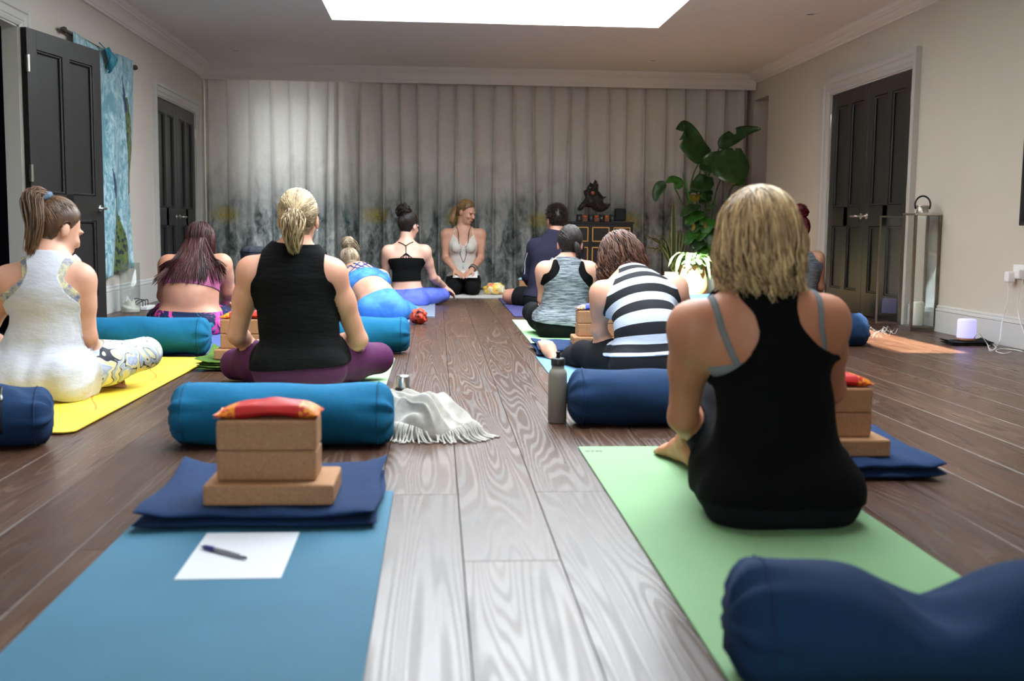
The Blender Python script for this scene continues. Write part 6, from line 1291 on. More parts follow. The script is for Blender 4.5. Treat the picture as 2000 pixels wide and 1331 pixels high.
c0 = pe.back_pt(0.80, 0)
for q in ([pe.back_pt(0.70, 0), pe.back_pt(0.80, 0), pe.back_pt(0.93, 0)], [pe.back_pt(0.93, 0), pe.back_pt(0.97, 0.03), pe.back_pt(1.0, 0.065)], [pe.back_pt(0.93, 0), pe.back_pt(0.97, -0.03), pe.back_pt(1.0, -0.065)], [c0, pe.back_pt(0.75, 0.03), pe.back_pt(0.69, 0.065)], [c0, pe.back_pt(0.75, -0.03), pe.back_pt(0.69, -0.065)], [pe.back_pt(0.78, 0), pe.back_pt(0.74, 0.02), pe.back_pt(0.69, 0.035)], [pe.back_pt(0.78, 0), pe.back_pt(0.74, -0.02), pe.back_pt(0.69, -0.035)]): pe.strap('strap', q, 0.008, BLACK)
bc = pe.scalp_pt(unit(V(-0.25, -0.55, 0.8)), 1.25)
pe.hair([pe.pulled(V(-0.2, -0.55, 0.8), 900, 10, 9, 1.13), pe.bun(bc, 0.055, 260, 11, 18, None, 1.2, 0.5)], hair_mat('hair_dark_curly', srgb(14, 11, 12), srgb(60, 46, 42)), pe.cap_hair(0.012), 0.0026, core=[(bc, (0.05, 0.05, 0.045))])

# ---- the instructor, kneeling, facing the room
P = at(905, 547, 11.46); hl = V(-1, 0, 0)
J = dict(P=P, W=at(904, 512, 11.46), T=at(904, 478, 11.45), N=at(905, 444, 11.44), H=at(911, 411, 11.40), hipR=P + hl * 0.085 + V(0, -0.03, -0.02), hipL=P - hl * 0.085 + V(0, -0.03, -0.02),
         shR=at(872, 457, 11.44), shL=at(938, 457, 11.44), elR=at(870, 504, 11.42), wrR=at(889, 529, 11.20), elL=at(939, 504, 11.42), wrL=at(921, 528, 11.20), haR=at(905, 540, 11.08), haL=at(905, 540, 11.08),
         knR=at(886, 563, 11.07), anR=at(884, 571, 11.55), knL=at(923, 563, 11.07), anL=at(926, 571, 11.55), toR=at(886, 573, 11.72), toL=at(924, 573, 11.72), soR=V(0, 0, 1), soL=V(0, 0, 1))
pi_ = Person('instructor in a cream camisole kneeling and facing the class', J, (128, 20, 0), 1.0, 0.006, SKIN_F, hips=0.95, fat=0.92, bust=0.68, curl=(0.25, 0.25), palm=(V(0, 0.35, -1), V(0, 0.35, -1)), toes=False, zf=0.026)
pi_.garment('trousers', pi_.legs_field(0.2, 0.97), BLACKL, 0.006, 'black leggings')
fc = pi_.top_field(0.06, [(0.0, 0.5), (0.66, 0.5), (0.74, 0.17), (0.78, 0.10)], [(0.0, 0.5), (0.62, 0.5), (0.72, 0.130), (0.84, 0.112), (0.95, 0.10)], -0.004, 0.90)
fc = np.minimum(fc, np.where(pi_.sv[:, 2] > 0, (0.62 + 2.6 * np.abs(pi_.sv[:, 1]) - pi_.sv[:, 0]) * 0.3, (0.72 - pi_.sv[:, 0]) * 0.4))
pi_.garment('camisole', fc, cloth_mat('cream_camisole', srgb(206, 198, 190), 0.8, 0.5, 12, 400, 0.03, 0, (1, 1, 0.6)), 0.012, 'cream camisole', 0.004, 20, fs=4, relax=260)
CREAM = cloth_mat('cream_strap', srgb(206, 198, 190))
for sg in (-1, 1): pi_.strap('strap', [pi_.back_pt(0.76, 0.105 * sg, True), pi_.back_pt(0.88, 0.10 * sg, True), pi_.back_pt(0.97, 0.09 * sg, True), pi_.back_pt(0.99, 0.085 * sg)], 0.007, CREAM)
tie = pi_.scalp_pt(unit(V(0.25, -0.9, -0.25)), 1.15)
pi_.hair([pi_.pulled(V(0.2, -0.92, -0.2), 1300, 12, 9, 1.09, 0.1), pi_.tail(tie, [tie + V(-0.03, 0.01, -0.04), tie + V(-0.05, -0.01, -0.12), tie + V(-0.06, -0.01, -0.16)], 350, 13, 0.028)], hair_mat('hair_honey', srgb(66, 46, 30), srgb(176, 138, 92)), pi_.cap_hair(0.008), 0.0022)
H = pi_.J['H']; hx = pi_.hx
def facept(x, y, z): return H + hx[0] * x + hx[1] * y + hx[2] * z
for sg in (-1, 1):
    def blob(name, c, r, mat):
        bm = bmesh.new(); bmesh.ops.create_uvsphere(bm, u_segments=14, v_segments=10, radius=1.0)
        for v in bm.verts: q = np.array(v.co) * r; v.co = c + hx.T @ q
        return link_mesh(name, bm_mesh(name, bm, True), mat, pi_.root)
    c = pi_.B.snap(np.array([facept(0.032 * sg, 0.09, -0.018)]), 0.0)[0]
    blob('eye', c, V(0.015, 0.005, 0.0055), pmat('eye_lid_shadow', srgb(70, 44, 38), 0.5)); 
    pth = pi_.B.snap(np.array([facept(x * sg, 0.1, 0.004 - abs(x - 0.03) * 0.2) for x in np.linspace(0.013, 0.052, 8)]), 0.0015); tube('eyebrow', pth, [0.0012, 0.0024, 0.003, 0.003, 0.003, 0.0026, 0.002, 0.001], pmat('eyebrow_hair', srgb(92, 64, 44), 0.7), pi_.root, 6)
c = pi_.B.snap(np.array([facept(0, 0.11, -0.080)]), 0.0)[0]; blob('lips', c, V(0.022, 0.005, 0.0075), pmat('lips_rose', srgb(170, 84, 80), 0.45))
nk = [pi_.back_pt(1.0, -0.045), pi_.J['N'] + V(-0.058, -0.03, 0.03), pi_.back_pt(0.90, 0.062, True)] ; 
def lay(pts, off=0.006, n=22): return pi_.B.snap(smooth_path(pts, n), off)
lp = lay([pi_.J['N'] + V(-0.06, 0.0, 0.03), pi_.back_pt(0.92, 0.05, True), pi_.back_pt(0.75, 0.045, True), pi_.back_pt(0.5, 0.028, True), pi_.back_pt(0.34, -0.002, True)], 0.018); rp = lay([pi_.J['N'] + V(0.06, 0.0, 0.03), pi_.back_pt(0.92, -0.055, True), pi_.back_pt(0.75, -0.05, True), pi_.back_pt(0.5, -0.03, True), pi_.back_pt(0.34, -0.006, True)], 0.018)
bm = bmesh.new()
for P_ in (lp, rp):
    for k in range(len(P_) - 1):
        for f_ in (0, 0.5):
            q = P_[k] * (1 - f_) + P_[k + 1] * f_; bmesh.ops.create_icosphere(bm, subdivisions=1, radius=0.0052, matrix=Matrix.Translation(q))
link_mesh('bead_necklace', bm_mesh('bead_necklace', bm, True), pmat('dark_beads', srgb(46, 28, 24), 0.4), pi_.root)
tz = lp[-1]; lathe('tassel', [(0.002, 0.0), (0.006, -0.006), (0.005, -0.012), (0.008, -0.03), (0.011, -0.06), (0.009, -0.062)], cloth_mat('pale_blue_tassel', srgb(176, 206, 216)), pi_.root, 12, tuple(tz + V(0, -0.006, 0)))
for sg in (0,):
    for k in range(5):
        q = pi_.B.snap(np.array([pi_.back_pt(0.25 + 0.1 * k, 0.0, True)]), 0.014)[0]; bm = bmesh.new(); bmesh.ops.create_icosphere(bm, subdivisions=2, radius=0.005, matrix=Matrix.Translation(q)); link_mesh('button', bm_mesh('button', bm, True), MT['wax'], pi_.root)
wd = unit(pi_.J['haL'] - pi_.J['wrL']); fo = unit(pi_.J['wrL'] - pi_.J['elL']); u_ = unit(np.cross(fo, V(0, 0, 1))); w_ = np.cross(fo, u_)
for k, (m_, rr) in enumerate(((MT['black'], 0.0365), (pmat('bracelet_stone', srgb(176, 168, 156), 0.4), 0.036), (pmat('bracelet_brown', srgb(70, 46, 36), 0.5), 0.035))): tube('bracelet', [pi_.J['wrL'] - fo * (0.055 - 0.018 * k) + (u_ * math.cos(q) + w_ * math.sin(q)) * rr for q in a_], 0.0055, m_, pi_.root, 8)

# ---- man in the dark blue jacket and black shorts
P = at(1068, 582, 9.75)
J = dict(P=P, W=at(1072, 548, 9.76), T=at(1078, 505, 9.80), N=at(1084, 462, 9.86), H=at(1087, 427, 9.94), hipL=P - hr * 0.09 + V(0, 0.05, -0.02), hipR=P + hr * 0.09 + V(0, 0.05, -0.02),
         shL=at(1047, 483, 9.84), shR=at(1122, 483, 9.84), elL=at(1032, 540, 9.90), wrL=at(1052, 566, 10.08), elR=at(1130, 540, 9.9), wrR=at(1110, 566, 10.1),
         knL=at(996, 579, 10.0), anL=at(1050, 590, 10.20), knR=at(1140, 580, 10.05), anR=at(1070, 592, 10.3), toL=at(1075, 592, 10.24))
pm = Person('person in a dark blue jacket and black shorts sitting cross-legged', J, (-14, 4, 0), 1.08, 0.008, SKIN_M, hips=0.98, fat=1.05, belly=1.1, neckr=1.1, zf=0.012)
pm.garment('shorts', pm.shorts_field(0.2, 0.70), BLACKL, 0.012, 'black shorts')
sv = pm.sv; f = np.minimum((sv[:, 0] + 0.02) * 0.5, pm.d['head'] - np.minimum(pm.d['torso'], np.minimum(pm.d['armL'], pm.d['armR'])) + 0.028)
dl = np.minimum(pm.d['legL'], pm.d['legR']); tb = np.minimum(pm.d['torso'], np.minimum(pm.d['armL'], pm.d['armR'])); f = np.minimum(f, dl - tb + 0.03); f = np.minimum(f, np.minimum(pm.d['handL'], pm.d['handR']) - tb + 0.0)
arm = (np.minimum(pm.d['armL'], pm.d['armR']) < pm.d['torso'] - 0.01) & (np.minimum(pm.d['armL'], pm.d['armR']) < dl - 0.005); f = np.where(arm, np.maximum(f, np.minimum(0.03, np.minimum(pm.d['handL'], pm.d['handR']))), f)
pm.garment('jacket', f, cloth_mat('navy_fleece', srgb(38, 36, 54), 0.9, 0.35, 10), 0.014, 'dark blue jacket with a stand collar', 0.005, 16, fs=6)
tube('piping', pm.B.snap(smooth_path([pm.J['shL'] + V(-0.06, -0.03, -0.05), (pm.J['shL'] + pm.J['elL']) / 2 + V(-0.06, -0.03, 0), pm.J['elL'] + V(-0.04, -0.05, 0.02)], 18), 0.018), 0.0025, MT['white'], pm.root, 6)
dd = pm.scalp_dirs(1500, 14, 0.0, -0.07); r_ = np.random.default_rng(3); base = pm.scalp_pt(dd, 1.02); out = (dd * V(0.0745, 0.096, 0.092)) @ pm.hx; out /= np.linalg.norm(out, axis=1)[:, None]
ln = (0.012 + 0.02 * sstep(-0.2, 0.6, dd[:, 2])); st = np.stack([base + out * (ln * t)[:, None] + r_.normal(size=out.shape) * 0.006 * t for t in np.linspace(0, 1, 5)], 1)
pm.hair([st], hair_mat('hair_short_dark', srgb(16, 13, 12), srgb(62, 48, 40)), pm.cap_hair(0.006, 0.0, -0.07), 0.0024)

# ---- woman in the grey racerback tank over a black bra
P = at(1100, 625, 7.08)
J = dict(P=P, W=at(1104, 585, 7.08), T=at(1107, 546, 7.10), N=at(1109, 512, 7.12), H=at(1113, 472, 7.17), hipL=P - hr * 0.09 + V(0, 0.05, -0.02), hipR=P + hr * 0.09 + V(0, 0.05, -0.02),
         shL=at(1064, 527, 7.10), shR=at(1150, 527, 7.10), elL=at(1061, 586, 7.14), wrL=at(1078, 604, 7.36), elR=at(1160, 590, 7.14), wrR=at(1140, 605, 7.36),
         knL=at(1040, 610, 7.36), anL=at(1092, 640, 7.52), knR=at(1180, 618, 7.4), anR=at(1110, 640, 7.6))
pg = Person('person in a grey racerback tank over a black bra', J, (6, 8, 0), 0.99, 0.008, SKIN_F, hips=0.98, fat=0.92, belly=1.05)
pg.garment('leggings', pg.legs_field(0.2, 0.9), BLACKL, 0.006, 'black leggings')
pg.garment('bra', pg.top_field(0.55, [(0.0, 0.5), (0.66, 0.5), (0.74, 0.17), (0.86, 0.115), (1.0, 0.10)], None, 0.0, 1.0), BLACK, 0.005, 'black sports bra', fs=6)
pg.garment('tank', pg.top_field(-0.06, [(0.0, 0.5), (0.50, 0.5), (0.60, 0.12), (0.72, 0.068), (0.85, 0.055), (0.96, 0.072), (1.05, 0.09)], [(0, 0.5), (0.6, 0.5), (0.75, 0.13), (1.1, 0.1)], -0.002, 1.03), heather_mat('grey_heather', srgb(72, 80, 88), srgb(142, 150, 156)), 0.012, 'grey heather racerback tank', 0.006, 22, fs=8)
tie = pg.scalp_pt(unit(V(0.45, -0.85, -0.35)), 1.12)
pg.hair([pg.pulled(V(0.45, -0.85, -0.35), 1300, 15, 9, 1.08, 0.1), pg.tail(tie, [tie + V(0.015, -0.015, -0.04), tie + V(0.02, -0.01, -0.08), tie + V(0.02, 0.01, -0.12)], 260, 16, 0.014)], hair_mat('hair_black_brown', srgb(16, 13, 14), srgb(58, 49, 47), 0.42), pg.cap_hair(0.009), 0.0024)

# ---- woman in the striped top, bent forward
P = at(1268, 705, 5.12)
J = dict(P=P, W=at(1264, 640, 5.14), T=at(1250, 584, 5.24), N=at(1228, 535, 5.38), H=at(1210, 500, 5.52), hipL=P - hr * 0.09 + V(0, 0.05, -0.02), hipR=P + hr * 0.09 + V(0, 0.05, -0.02),
         shL=at(1176, 572, 5.26), shR=at(1318, 560, 5.30), elL=at(1170, 645, 5.30), wrL=at(1196, 702, 5.36), elR=at(1345, 640, 5.36), wrR=at(1330, 700, 5.5), haL=at(1205, 720, 5.42),
         knL=at(1140, 692, 5.46), anL=at(1090, 714, 5.80), knR=at(1390, 690, 5.44), anR=at(1240, 712, 5.66), toL=at(1070, 676, 5.86), soL=V(-0.25, 0.95, 0.1))
ps = Person('person in a black and white striped top bowing forward, bare foot showing', J, (-10, 34, -8), 1.02, 0.007, SKIN_F, hips=1.02, fat=0.95, belly=1.12)
ps.garment('leggings', ps.legs_field(0.16, 0.88), cloth_mat('charcoal_leggings', srgb(24, 24, 28), 0.9, 0.3, 10), 0.006, 'charcoal leggings')
f = ps.top_field(0.04, [(0.0, 0.5), (0.55, 0.5), (0.66, 0.17), (0.76, 0.12), (0.88, 0.075), (1.0, 0.06)], [(0, 0.5), (0.7, 0.2), (1.1, 0.1)], -0.002, 0.98)
ps.garment('top', f, stripes_mat(), 0.010, 'black and pale grey striped top', 0.004, 20, fs=8, stripe=(1.02 - ps.sv[:, 0]) * 6.3 + 0.0)
ps.hair([ps.loose(2200, 17, (0.08, 0.24), (0, 0.0, 1), 22, 1.16, 0.40, (40, 320), 0.024, 26, V(0.05, 0.05, -1), 0, 0.5, -0.2, 0.06)], hair_mat('hair_auburn', srgb(30, 18, 16), srgb(128, 88, 72)), ps.cap_hair(0.012), 0.0024)

# ---- woman with the red bun by the right wall
P = at(1560, 600, 8.9)
J = dict(P=P, W=at(1562, 565, 8.9), T=at(1564, 530, 8.9), N=at(1560, 494, 8.92), H=at(1560, 448, 8.95), hipL=P - hr * 0.09 + V(0, 0.05, -0.02), hipR=P + hr * 0.09 + V(0, 0.05, -0.02),
         shL=at(1524, 506, 8.9), shR=at(1596, 504, 8.9), elL=at(1515, 560, 8.95), wrL=at(1535, 590, 9.15), elR=at(1602, 560, 8.95), wrR=at(1590, 585, 9.15),
         knL=at(1490, 600, 9.2), anL=at(1570, 610, 9.35), knR=at(1630, 598, 9.15), anR=at(1550, 610, 9.4))
pr = Person('person in a grey blue top sitting near the right double doors', J, (-12, 8, 0), 1.0, 0.009, SKIN_F, hips=1.0, fat=0.95)
pr.garment('leggings', pr.legs_field(0.2, 0.9), BLACKL, 0.006)
pr.garment('top', pr.top_field(-0.06, [(0.0, 0.5), (0.66, 0.5), (0.76, 0.17), (0.88, 0.10), (0.96, 0.10), (1.05, 0.11)], None, 0.004, 0.97), heather_mat('slate_heather', srgb(80, 88, 100), srgb(122, 130, 142)), 0.012, 'grey blue tank', 0.004, 20, fs=8)
bc = pr.scalp_pt(unit(V(-0.1, -0.3, 0.95)), 1.45)
pr.hair([pr.pulled(V(-0.1, -0.3, 0.95), 700, 18), pr.bun(bc, 0.055, 220, 19, 16, None, 1.2, 0.4)], hair_mat('hair_dark_red', srgb(34, 14, 18), srgb(146, 34, 56)), pr.cap_hair(0.009), 0.003, core=[(bc, (0.048, 0.048, 0.048))])
# ================================================================== on the cabinet (needs the surface mesher), plants
D3, lo, h_ = SCULPT; v_, f_ = surface_nets(D3, lo, h_)
q0 = at(1160, 433, CYM); e = empty('driftwood_sculpture', (q0[0], CYM, CT), 'dark driftwood sculpture on two thin rods standing on the black cabinet', 'sculpture')
t = NT('dark_driftwood'); n_ = t.noise(t.mapping(t.coord(), (30, 30, 9)), 1.0, 5, 0.65, 0.6); t.set(t.ramp(n_, [(0.3, srgb(18, 15, 14)), (0.55, srgb(40, 34, 32)), (0.75, srgb(66, 58, 54))]), 0.7); t.bump(n_, 0.6, 0.012)
link_mesh('driftwood', np_mesh('driftwood', v_, f_), t.m, e)
for a, b_ in ((470, 715), (625, 790)): q = at(1100 + a * 0.10521, 330 + b_ * 0.10521, CYM); tube('rod', [(q[0], CYM, CT + 0.012), (q[0], CYM, q[2] + 0.02)], 0.0055, MT['black'], e, 10)
box('plinth', (at(1140, 430, CYM)[0], CYM - 0.05, CT + 0.0005), (at(1172, 430, CYM)[0], CYM + 0.05, CT + 0.014), MT['black'], e, 0.003)
amber = NT('amber_glass'); amber.set(srgb(190, 84, 34), 0.25); amber.b.inputs['Emission Color'].default_value = (0.8, 0.25, 0.05, 1); amber.b.inputs['Emission Strength'].default_value = 0.05
q = at(1100 + 545 * 0.10521, 330 + 450 * 0.10521, CYM); bm = bmesh.new(); bmesh.ops.create_icosphere(bm, subdivisions=2, radius=0.020, matrix=Matrix.Translation((q[0], CYM + 0.01, q[2]))); link_mesh('amber_stone', bm_mesh('amber_stone', bm, True), amber.m, e)
names = ('leftmost', 'second', 'third', 'rightmost'); smoke = pmat('smoked_glass', srgb(44, 46, 48), 0.2, 0.2, 40)
for k, (a0, a1) in enumerate(((240, 350), (475, 580), (660, 775), (865, 960))):
    q = at(1100 + (a0 + a1) / 2 * 0.10521, 430, CY + 0.07); w_ = (a1 - a0) * 0.10521 / 2 / 177; e = empty('candle_cup', (q[0], CY + 0.07, CT), 'small smoked glass candle cup on the black cabinet, %s of four' % names[k], 'candle cup', 'candle cups on the cabinet')
    lathe('cup', [(0.0005, 0.0005), (w_ * 0.9, 0.0005), (w_, 0.006), (w_ * 1.04, 0.078), (w_ * 0.94, 0.078), (w_ * 0.92, 0.012), (0.0005, 0.012)], smoke, e, 24, (q[0], CY + 0.07, CT), False); lathe('candle', [(0.0005, 0.012), (w_ * 0.85, 0.012), (w_ * 0.85, 0.05), (0.0005, 0.05)], MT['wax'], e, 18, (q[0], CY + 0.07, CT), False)
for k, a in enumerate((405, 618, 805)):
    q = at(1100 + a * 0.10521, 430, CY + 0.08); e = empty('tealight_holder', (q[0], CY + 0.08, CT), ('copper tealight holder on a wooden block between the first two candle cups', 'copper tealight holder between the rods of the driftwood', 'copper tealight holder left of the rightmost candle cup')[k], 'tealight holder', 'copper tealight holders')
    box('block', (q[0] - 0.028, CY + 0.055, CT + 0.0005), (q[0] + 0.028, CY + 0.105, CT + 0.045), pmat('reddish_wood', srgb(120, 66, 42), 0.6), e, 0.003); lathe('cup', [(0.0005, 0.0455), (0.02, 0.0455), (0.024, 0.068), (0.0225, 0.068), (0.019, 0.05), (0.0005, 0.05)], amber.m, e, 20, (q[0], CY + 0.08, CT), False)
q = at(1100 + 1052 * 0.10521, 430, CY + 0.12); e = empty('black_speaker', (q[0], CY + 0.12, CT), 'rounded black loudspeaker on the right end of the cabinet', 'speaker')
t = NT('speaker_fabric'); n_ = t.noise(t.coord(), 400, 2); t.set(t.ramp(n_, [(0.4, srgb(12, 14, 18)), (0.6, srgb(26, 30, 36))]), 0.85); t.bump(n_, 0.2, 0.002)
box('cabinet_shell', (q[0] - 0.062, CY + 0.06, CT + 0.006), (q[0] + 0.062, CY + 0.18, CT + 0.150), t.m, e, 0.022, 4); box('foot_plate', (q[0] - 0.05, CY + 0.07, CT + 0.0005), (q[0] + 0.05, CY + 0.17, CT + 0.007), MT['black'], e)
bm = bmesh.new(); add_box(bm, (q[0] - 0.10, CY + 0.02, CT + 0.0005), (q[0] + 0.115, CY + 0.055, CT + 0.006)); o = link_mesh('slate_tray', bm_mesh('slate_tray', bm), pmat('slate', srgb(90, 98, 102), 0.5)); tag(o, 'thin grey tray in front of the speaker on the cabinet', 'tray')

# ---- plants
def leaf_mat(name, a, b, rough=0.4, stripe=None):
    t = NT(name); co = t.coord(); n = t.noise(co, 14, 4); c = t.ramp(n, [(0.3, a), (0.7, b)])
    if stripe is not None:
        at_ = t.add('ShaderNodeAttribute'); at_.attribute_name = 'Col'; s_ = t.sep(at_.outputs['Color'])
        if stripe[0] == 'edge': m = t.ramp(s_[0], [(0.62, (0, 0, 0)), (0.74, (1, 1, 1))])
        else: m = t.math('MULTIPLY', t.ramp(t.noise(co, 60, 3), [(0.42, (0, 0, 0)), (0.54, (1, 1, 1))]), t.ramp(s_[0], [(0.75, (1, 1, 1)), (0.95, (0, 0, 0))]))
        c = t.mix(m, c, stripe[1])
    t.set(c, rough, 0, 0.45); tl = t.add('ShaderNodeBsdfTranslucent'); t.l(c, tl.inputs[0]); mx = t.add('ShaderNodeMixShader'); mx.inputs[0].default_value = 0.25; t.l(t.b.outputs[0], mx.inputs[1]); t.l(tl.outputs[0], mx.inputs[2]); t.l(mx.outputs[0], t.out.inputs[0]); return t.m
def blade(name, mid, wl, wr, up, mat, parent, n=22, fold=0.25, tear=None, droop=0.0, peak=0.4, tipw=0.02):
    """leaf blade along the midrib polyline; wl / wr = half widths each side; up = leaf normal hint"""
    P_ = smooth_path(mid, n); T = np.gradient(P_, axis=0); T /= np.linalg.norm(T, axis=1)[:, None]; upv = np.asarray(up, float); Vt, Cc = [], []; m = 7
    for i in range(n):
        t_ = i / (n - 1); sh = (math.sin(math.pi * t_ ** (math.log(0.5) / math.log(peak))) ** 0.75) if 0 < t_ < 1 else tipw; S_ = unit(np.cross(T[i], upv)); N_ = np.cross(S_, T[i])
        for j in range(m):
            u = -1 + 2 * j / (m - 1); w_ = (wl if u < 0 else wr) * sh
            if tear and u * tear[1] > 0.3 and abs(t_ - tear[0]) < 0.03: w_ *= 0.45
            wav = 0.012 * math.sin(16 * t_ + u * 2) * abs(u) * min(1, max(wl, wr) * 8)
            Vt.append(P_[i] + S_ * u * w_ + N_ * (abs(u) * w_ * fold + wav) + V(0, 0, -droop * abs(u) ** 1.5 * w_)); Cc.append(abs(u))
    c = np.array(Cc); me = np_mesh(name, Vt, grid_faces(n, m), True, np.stack([c, c, c, np.ones_like(c)], 1)); o = link_mesh(name, me, mat, parent); o.modifiers.new('leaf', 'SOLIDIFY').thickness = 0.0012; return o
G1 = leaf_mat('strelitzia_leaf', srgb(34, 66, 34), srgb(58, 100, 48), 0.35); G2 = leaf_mat('bright_leaf', srgb(40, 96, 36), srgb(80, 140, 48), 0.4); STEM = pmat('plant_stem', srgb(58, 88, 44), 0.5); YEL = leaf_mat('yellowing_leaf', srgb(110, 100, 34), srgb(160, 130, 48))
ZX = lambda a, b_: (1260 + a * 0.1803, 220 + b_ * 0.1803)
def zz(a, b_, Y): x_, y_ = ZX(a, b_); return at(x_, y_, Y)
base = at(1378, 560, 12.05); e = empty('bird_of_paradise_plant', (base[0], base[1], 0), 'tall bird of paradise plant with big torn leaves in front of the curtain', 'plant')
lathe('pot', [(0.0005, 0.001), (0.12, 0.001), (0.13, 0.01), (0.165, 0.30), (0.155, 0.30), (0.145, 0.27), (0.0005, 0.27)], pmat('black_pot', srgb(24, 25, 26), 0.5), e, 32, (base[0], base[1], 0), False)
lathe('soil', [(0.0005, 0.27), (0.147, 0.272), (0.0005, 0.28)], pmat('soil', srgb(38, 28, 22), 0.95, 0.3, 40, 0.5, 80), e, 24, (base[0], base[1], 0), False)
b0 = V(base[0], base[1], 0.27)
def petiole(*p): tube('petiole', smooth_path(p, 16), np.linspace(0.012, 0.007, 16), STEM, e, 8)
Y = 12.0
petiole(b0, zz(560, 1000, Y), zz(600, 620, Y), zz(690, 450, Y)); blade('leaf', [zz(700, 440, Y), zz(600, 330, Y - 0.05), zz(470, 150, Y - 0.1), zz(400, 122, Y - 0.12), zz(335, 185, Y - 0.14)], 0.25, 0.05, V(0.1, -1, 0.15), G1, e, 26, 0.2, (0.45, -1), 0, 0.30)
petiole(b0, zz(650, 1000, Y), zz(700, 650, Y), zz(800, 390, Y)); blade('leaf', [zz(800, 385, Y), zz(930, 320, Y), zz(1080, 230, Y), zz(1255, 175, Y - 0.05)], 0.12, 0.05, V(-0.1, -1, 0.2), G1, e, 24, 0.2, (0.5, -1), 0, 0.35)
petiole(b0, zz(500, 1000, Y), zz(510, 720, Y), zz(580, 550, Y)); blade('leaf', [zz(580, 545, Y), zz(700, 475, Y - 0.1), zz(850, 465, Y - 0.15), zz(980, 440, Y - 0.15), zz(1040, 390, Y - 0.15)], 0.10, 0.25, V(0.15, -0.9, 0.25), G1, e, 28, 0.15, (0.8, -1), 0.3, 0.62)
petiole(b0, zz(650, 900, Y), zz(660, 640, Y)); blade('leaf', [zz(610, 540, Y), zz(690, 580, Y - 0.05), zz(765, 545, Y)], 0.03, 0.09, V(0, -1, 0.2), G1, e, 14)
petiole(b0, zz(640, 950, Y), zz(660, 780, Y)); blade('leaf', [zz(515, 740, Y), zz(620, 760, Y - 0.05), zz(735, 720, Y)], 0.10, 0.13, V(0, -0.9, 0.4), G1, e, 16)
petiole(b0, zz(430, 1060, Y), zz(320, 815, Y)); blade('leaf', [zz(318, 815, Y), zz(360, 770, Y), zz(290, 730, Y), zz(225, 765, Y)], 0.05, 0.06, V(0.2, -0.9, 0.4), G2, e, 16)
blade('leaf', [zz(225, 765, Y), zz(165, 800, Y), zz(120, 880, Y), zz(112, 970, Y)], 0.075, 0.06, V(-0.4, -0.9, 0.2), G1, e, 18)
blade('rolled_leaf', [zz(485, 1040, Y), zz(445, 850, Y), zz(402, 640, Y)], 0.02, 0.02, V(0.3, -1, 0), G2, e, 16, 0.8)
for a in ((580, 900, 735, 860, 0.06, 0.09), (480, 860, 600, 850, 0.04, 0.07), (590, 950, 720, 930, 0.07, 0.10)): petiole(b0, zz((a[0] + a[2]) / 2, 1100, Y), zz(a[0], a[1], Y)); blade('leaf', [zz(a[0], a[1], Y), zz((a[0] + a[2]) / 2, a[1] - 30, Y - 0.06), zz(a[2], a[3], Y - 0.05)], a[4], a[5], V(0, -0.8, 0.6), G1, e, 14)
petiole(b0, zz(750, 950, Y), zz(820, 720, Y)); petiole(b0, zz(900, 900, Y + 0.05), zz(990, 780, Y + 0.05)); blade('leaf', [zz(985, 790, Y + 0.05), zz(1030, 740, Y + 0.05), zz(1075, 710, Y + 0.05)], 0.05, 0.05, V(0, -1, 0.3), G2, e, 12)
blade('bract', [zz(500, 890, Y - 0.05), zz(540, 930, Y - 0.08), zz(580, 880, Y - 0.05)], 0.03, 0.05, V(0, -1, 0.2), YEL, e, 10)
# broad leaved plant lower down
base = at(1402, 575, 11.85); e = empty('broad_leaf_plant', (base[0], base[1], 0), 'bushy plant with broad bright green leaves right of the snake plant', 'plant')
lathe('pot', [(0.0005, 0.001), (0.10, 0.001), (0.105, 0.01), (0.125, 0.22), (0.115, 0.22), (0.11, 0.2), (0.0005, 0.2)], pmat('dark_green_pot', srgb(30, 36, 34), 0.5), e, 28, (base[0], base[1], 0), False); b0 = V(base[0], base[1], 0.2)
r_ = random.Random(11)
for k, (a, b_, c_, d_, w_) in enumerate(((640, 1085, 435, 1225, 0.085), (600, 1010, 380, 1130, 0.06), (690, 1000, 600, 900, 0.08), (700, 1050, 760, 1000, 0.08), (620, 1180, 500, 1310, 0.08), (660, 1240, 560, 1400, 0.09), (700, 1150, 640, 1330, 0.09), (720, 1250, 690, 1450, 0.09), (580, 1280, 430, 1440, 0.07), (760, 1350, 740, 1520, 0.09), (640, 1400, 520, 1500, 0.08), (700, 1450, 600, 1580, 0.08), (800, 1150, 900, 1080, 0.08))):
    Yk = 11.9 - 0.012 * k; tube('stem', smooth_path([b0, zz(a + 20, 1500, Yk), zz(a, b_, Yk)], 12), np.linspace(0.007, 0.004, 12), STEM, e, 6); blade('leaf', [zz(a, b_, Yk), zz((a + c_) / 2, (b_ + d_) / 2 - 25, Yk - 0.08), zz(c_, d_, Yk - 0.1)], w_, w_, V(-0.2, -0.7, 0.7), G2 if k % 3 != 1 else G1, e, 16, 0.15)
for k, (a, b_) in enumerate(((515, 1200), (640, 1185))): blade('leaf', [zz(a, b_, 11.75), zz(a + 10, b_ + 40, 11.73), zz(a - 5, b_ + 90, 11.75)], 0.018, 0.018, V(0, -1, 0.2), YEL, e, 10)
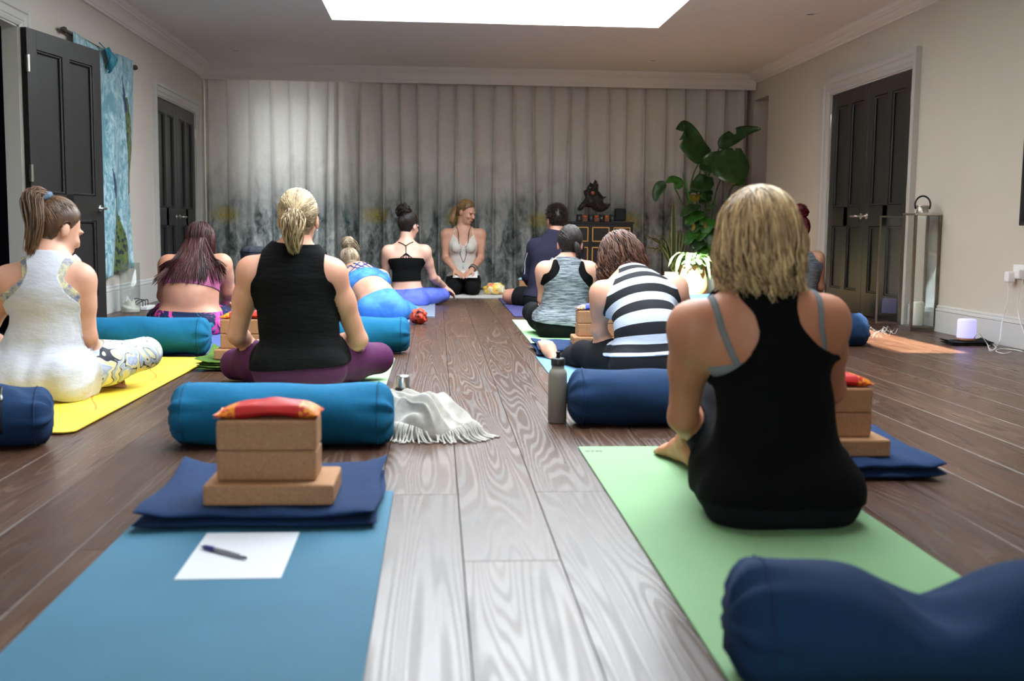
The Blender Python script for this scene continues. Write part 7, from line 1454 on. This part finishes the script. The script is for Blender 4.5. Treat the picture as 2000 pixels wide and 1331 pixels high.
# snake plant
base = at(1318, 572, 11.85); e = empty('snake_plant', (base[0], base[1], 0), 'snake plant with yellow edged upright leaves left of the tall plant', 'plant')
lathe('pot', [(0.0005, 0.001), (0.10, 0.001), (0.105, 0.01), (0.12, 0.25), (0.11, 0.25), (0.105, 0.23), (0.0005, 0.23)], pmat('taupe_pot', srgb(120, 108, 96), 0.6), e, 28, (base[0], base[1], 0), False); b0 = V(base[0], base[1], 0.23)
SN = leaf_mat('snake_leaf', srgb(34, 58, 38), srgb(62, 86, 52), 0.4, ('edge', srgb(176, 168, 96)))
for k, (tx, ty, w_) in enumerate(((1315, 388, 0.032), (1313, 434, 0.03), (1298, 462, 0.026), (1326, 452, 0.026), (1334, 446, 0.024), (1340, 462, 0.02), (1290, 480, 0.022), (1306, 446, 0.02), (1322, 470, 0.02))):
    tip = at(tx, ty, 11.88 + 0.03 * (k % 3)); mid = (b0 + tip) / 2 + V((tip[0] - b0[0]) * 0.1, 0, 0.03); blade('leaf', [b0 + V(0.015 * (k % 4 - 1.5), 0.01 * (k % 3), 0), mid, tip], w_, w_, V(0.2 * (k % 3 - 1), -1, 0.1), SN, e, 16, 0.35)
for k, (mx, my, tx, ty) in enumerate(((1290, 478, 1243, 450), (1285, 470, 1262, 466), (1290, 485, 1273, 494), (1298, 470, 1281, 500), (1284, 488, 1256, 484), (1296, 466, 1284, 462))): blade('leaf', [b0, at(1310, 505, 11.9), at(mx, my, 11.92), at(tx, ty, 11.9)], 0.02, 0.02, V(0, -0.6, 0.8), SN, e, 18, 0.3)
# variegated plant in the cream pot
PYc = 11.2; pc0 = at(1351, 560, PYc); e = empty('variegated_plant', (pc0[0], PYc, 0), 'white and green variegated plant in a round cream pot in the sun', 'plant')
lathe('pot', [(0.0005, 0.001), (0.11, 0.001), (0.135, 0.02), (0.162, 0.09), (0.166, 0.14), (0.155, 0.21), (0.135, 0.29), (0.128, 0.34), (0.132, 0.355), (0.122, 0.357), (0.118, 0.33), (0.0005, 0.33)], pmat('cream_ceramic', srgb(176, 158, 112), 0.45, 0.03, 5), e, 40, (pc0[0], PYc, 0), False)
VAR = leaf_mat('variegated_leaf', srgb(60, 128, 50), srgb(96, 160, 72), 0.4, ('mid', srgb(190, 200, 176))); r_ = random.Random(4); b0 = V(pc0[0], PYc, 0.33)
for k in range(30):
    a = 2 * math.pi * k / 30 + r_.uniform(-0.1, 0.1); rr = r_.uniform(0.13, 0.25); hz = r_.uniform(0.03, 0.14); dz = r_.uniform(-0.13, 0.03); w_ = r_.uniform(0.032, 0.048)
    d = V(math.cos(a), math.sin(a), 0); blade('leaf', [b0 + d * 0.03, b0 + d * rr * 0.5 + V(0, 0, hz), b0 + d * rr * 0.85 + V(0, 0, hz * 0.7), b0 + d * (rr + 0.02) + V(0, 0, dz)], w_, w_, V(0, 0, 1) + d * 0.3, VAR, e, 14, 0.2, peak=0.55)
q = at(1317, 543, 11.1); bm = bmesh.new(); add_lathe(bm, [(0.0005, 0.001), (0.012, 0.001), (0.012, 0.2), (0.024, 0.215), (0.024, 0.235), (0.0005, 0.24)], 14, (q[0], 11.1, 0)); o = link_mesh('candle_stick', bm_mesh('candle_stick', bm, True), pmat('red_wax', srgb(190, 60, 44), 0.5)); tag(o, 'small red candle stick left of the cream pot', 'candle stick')
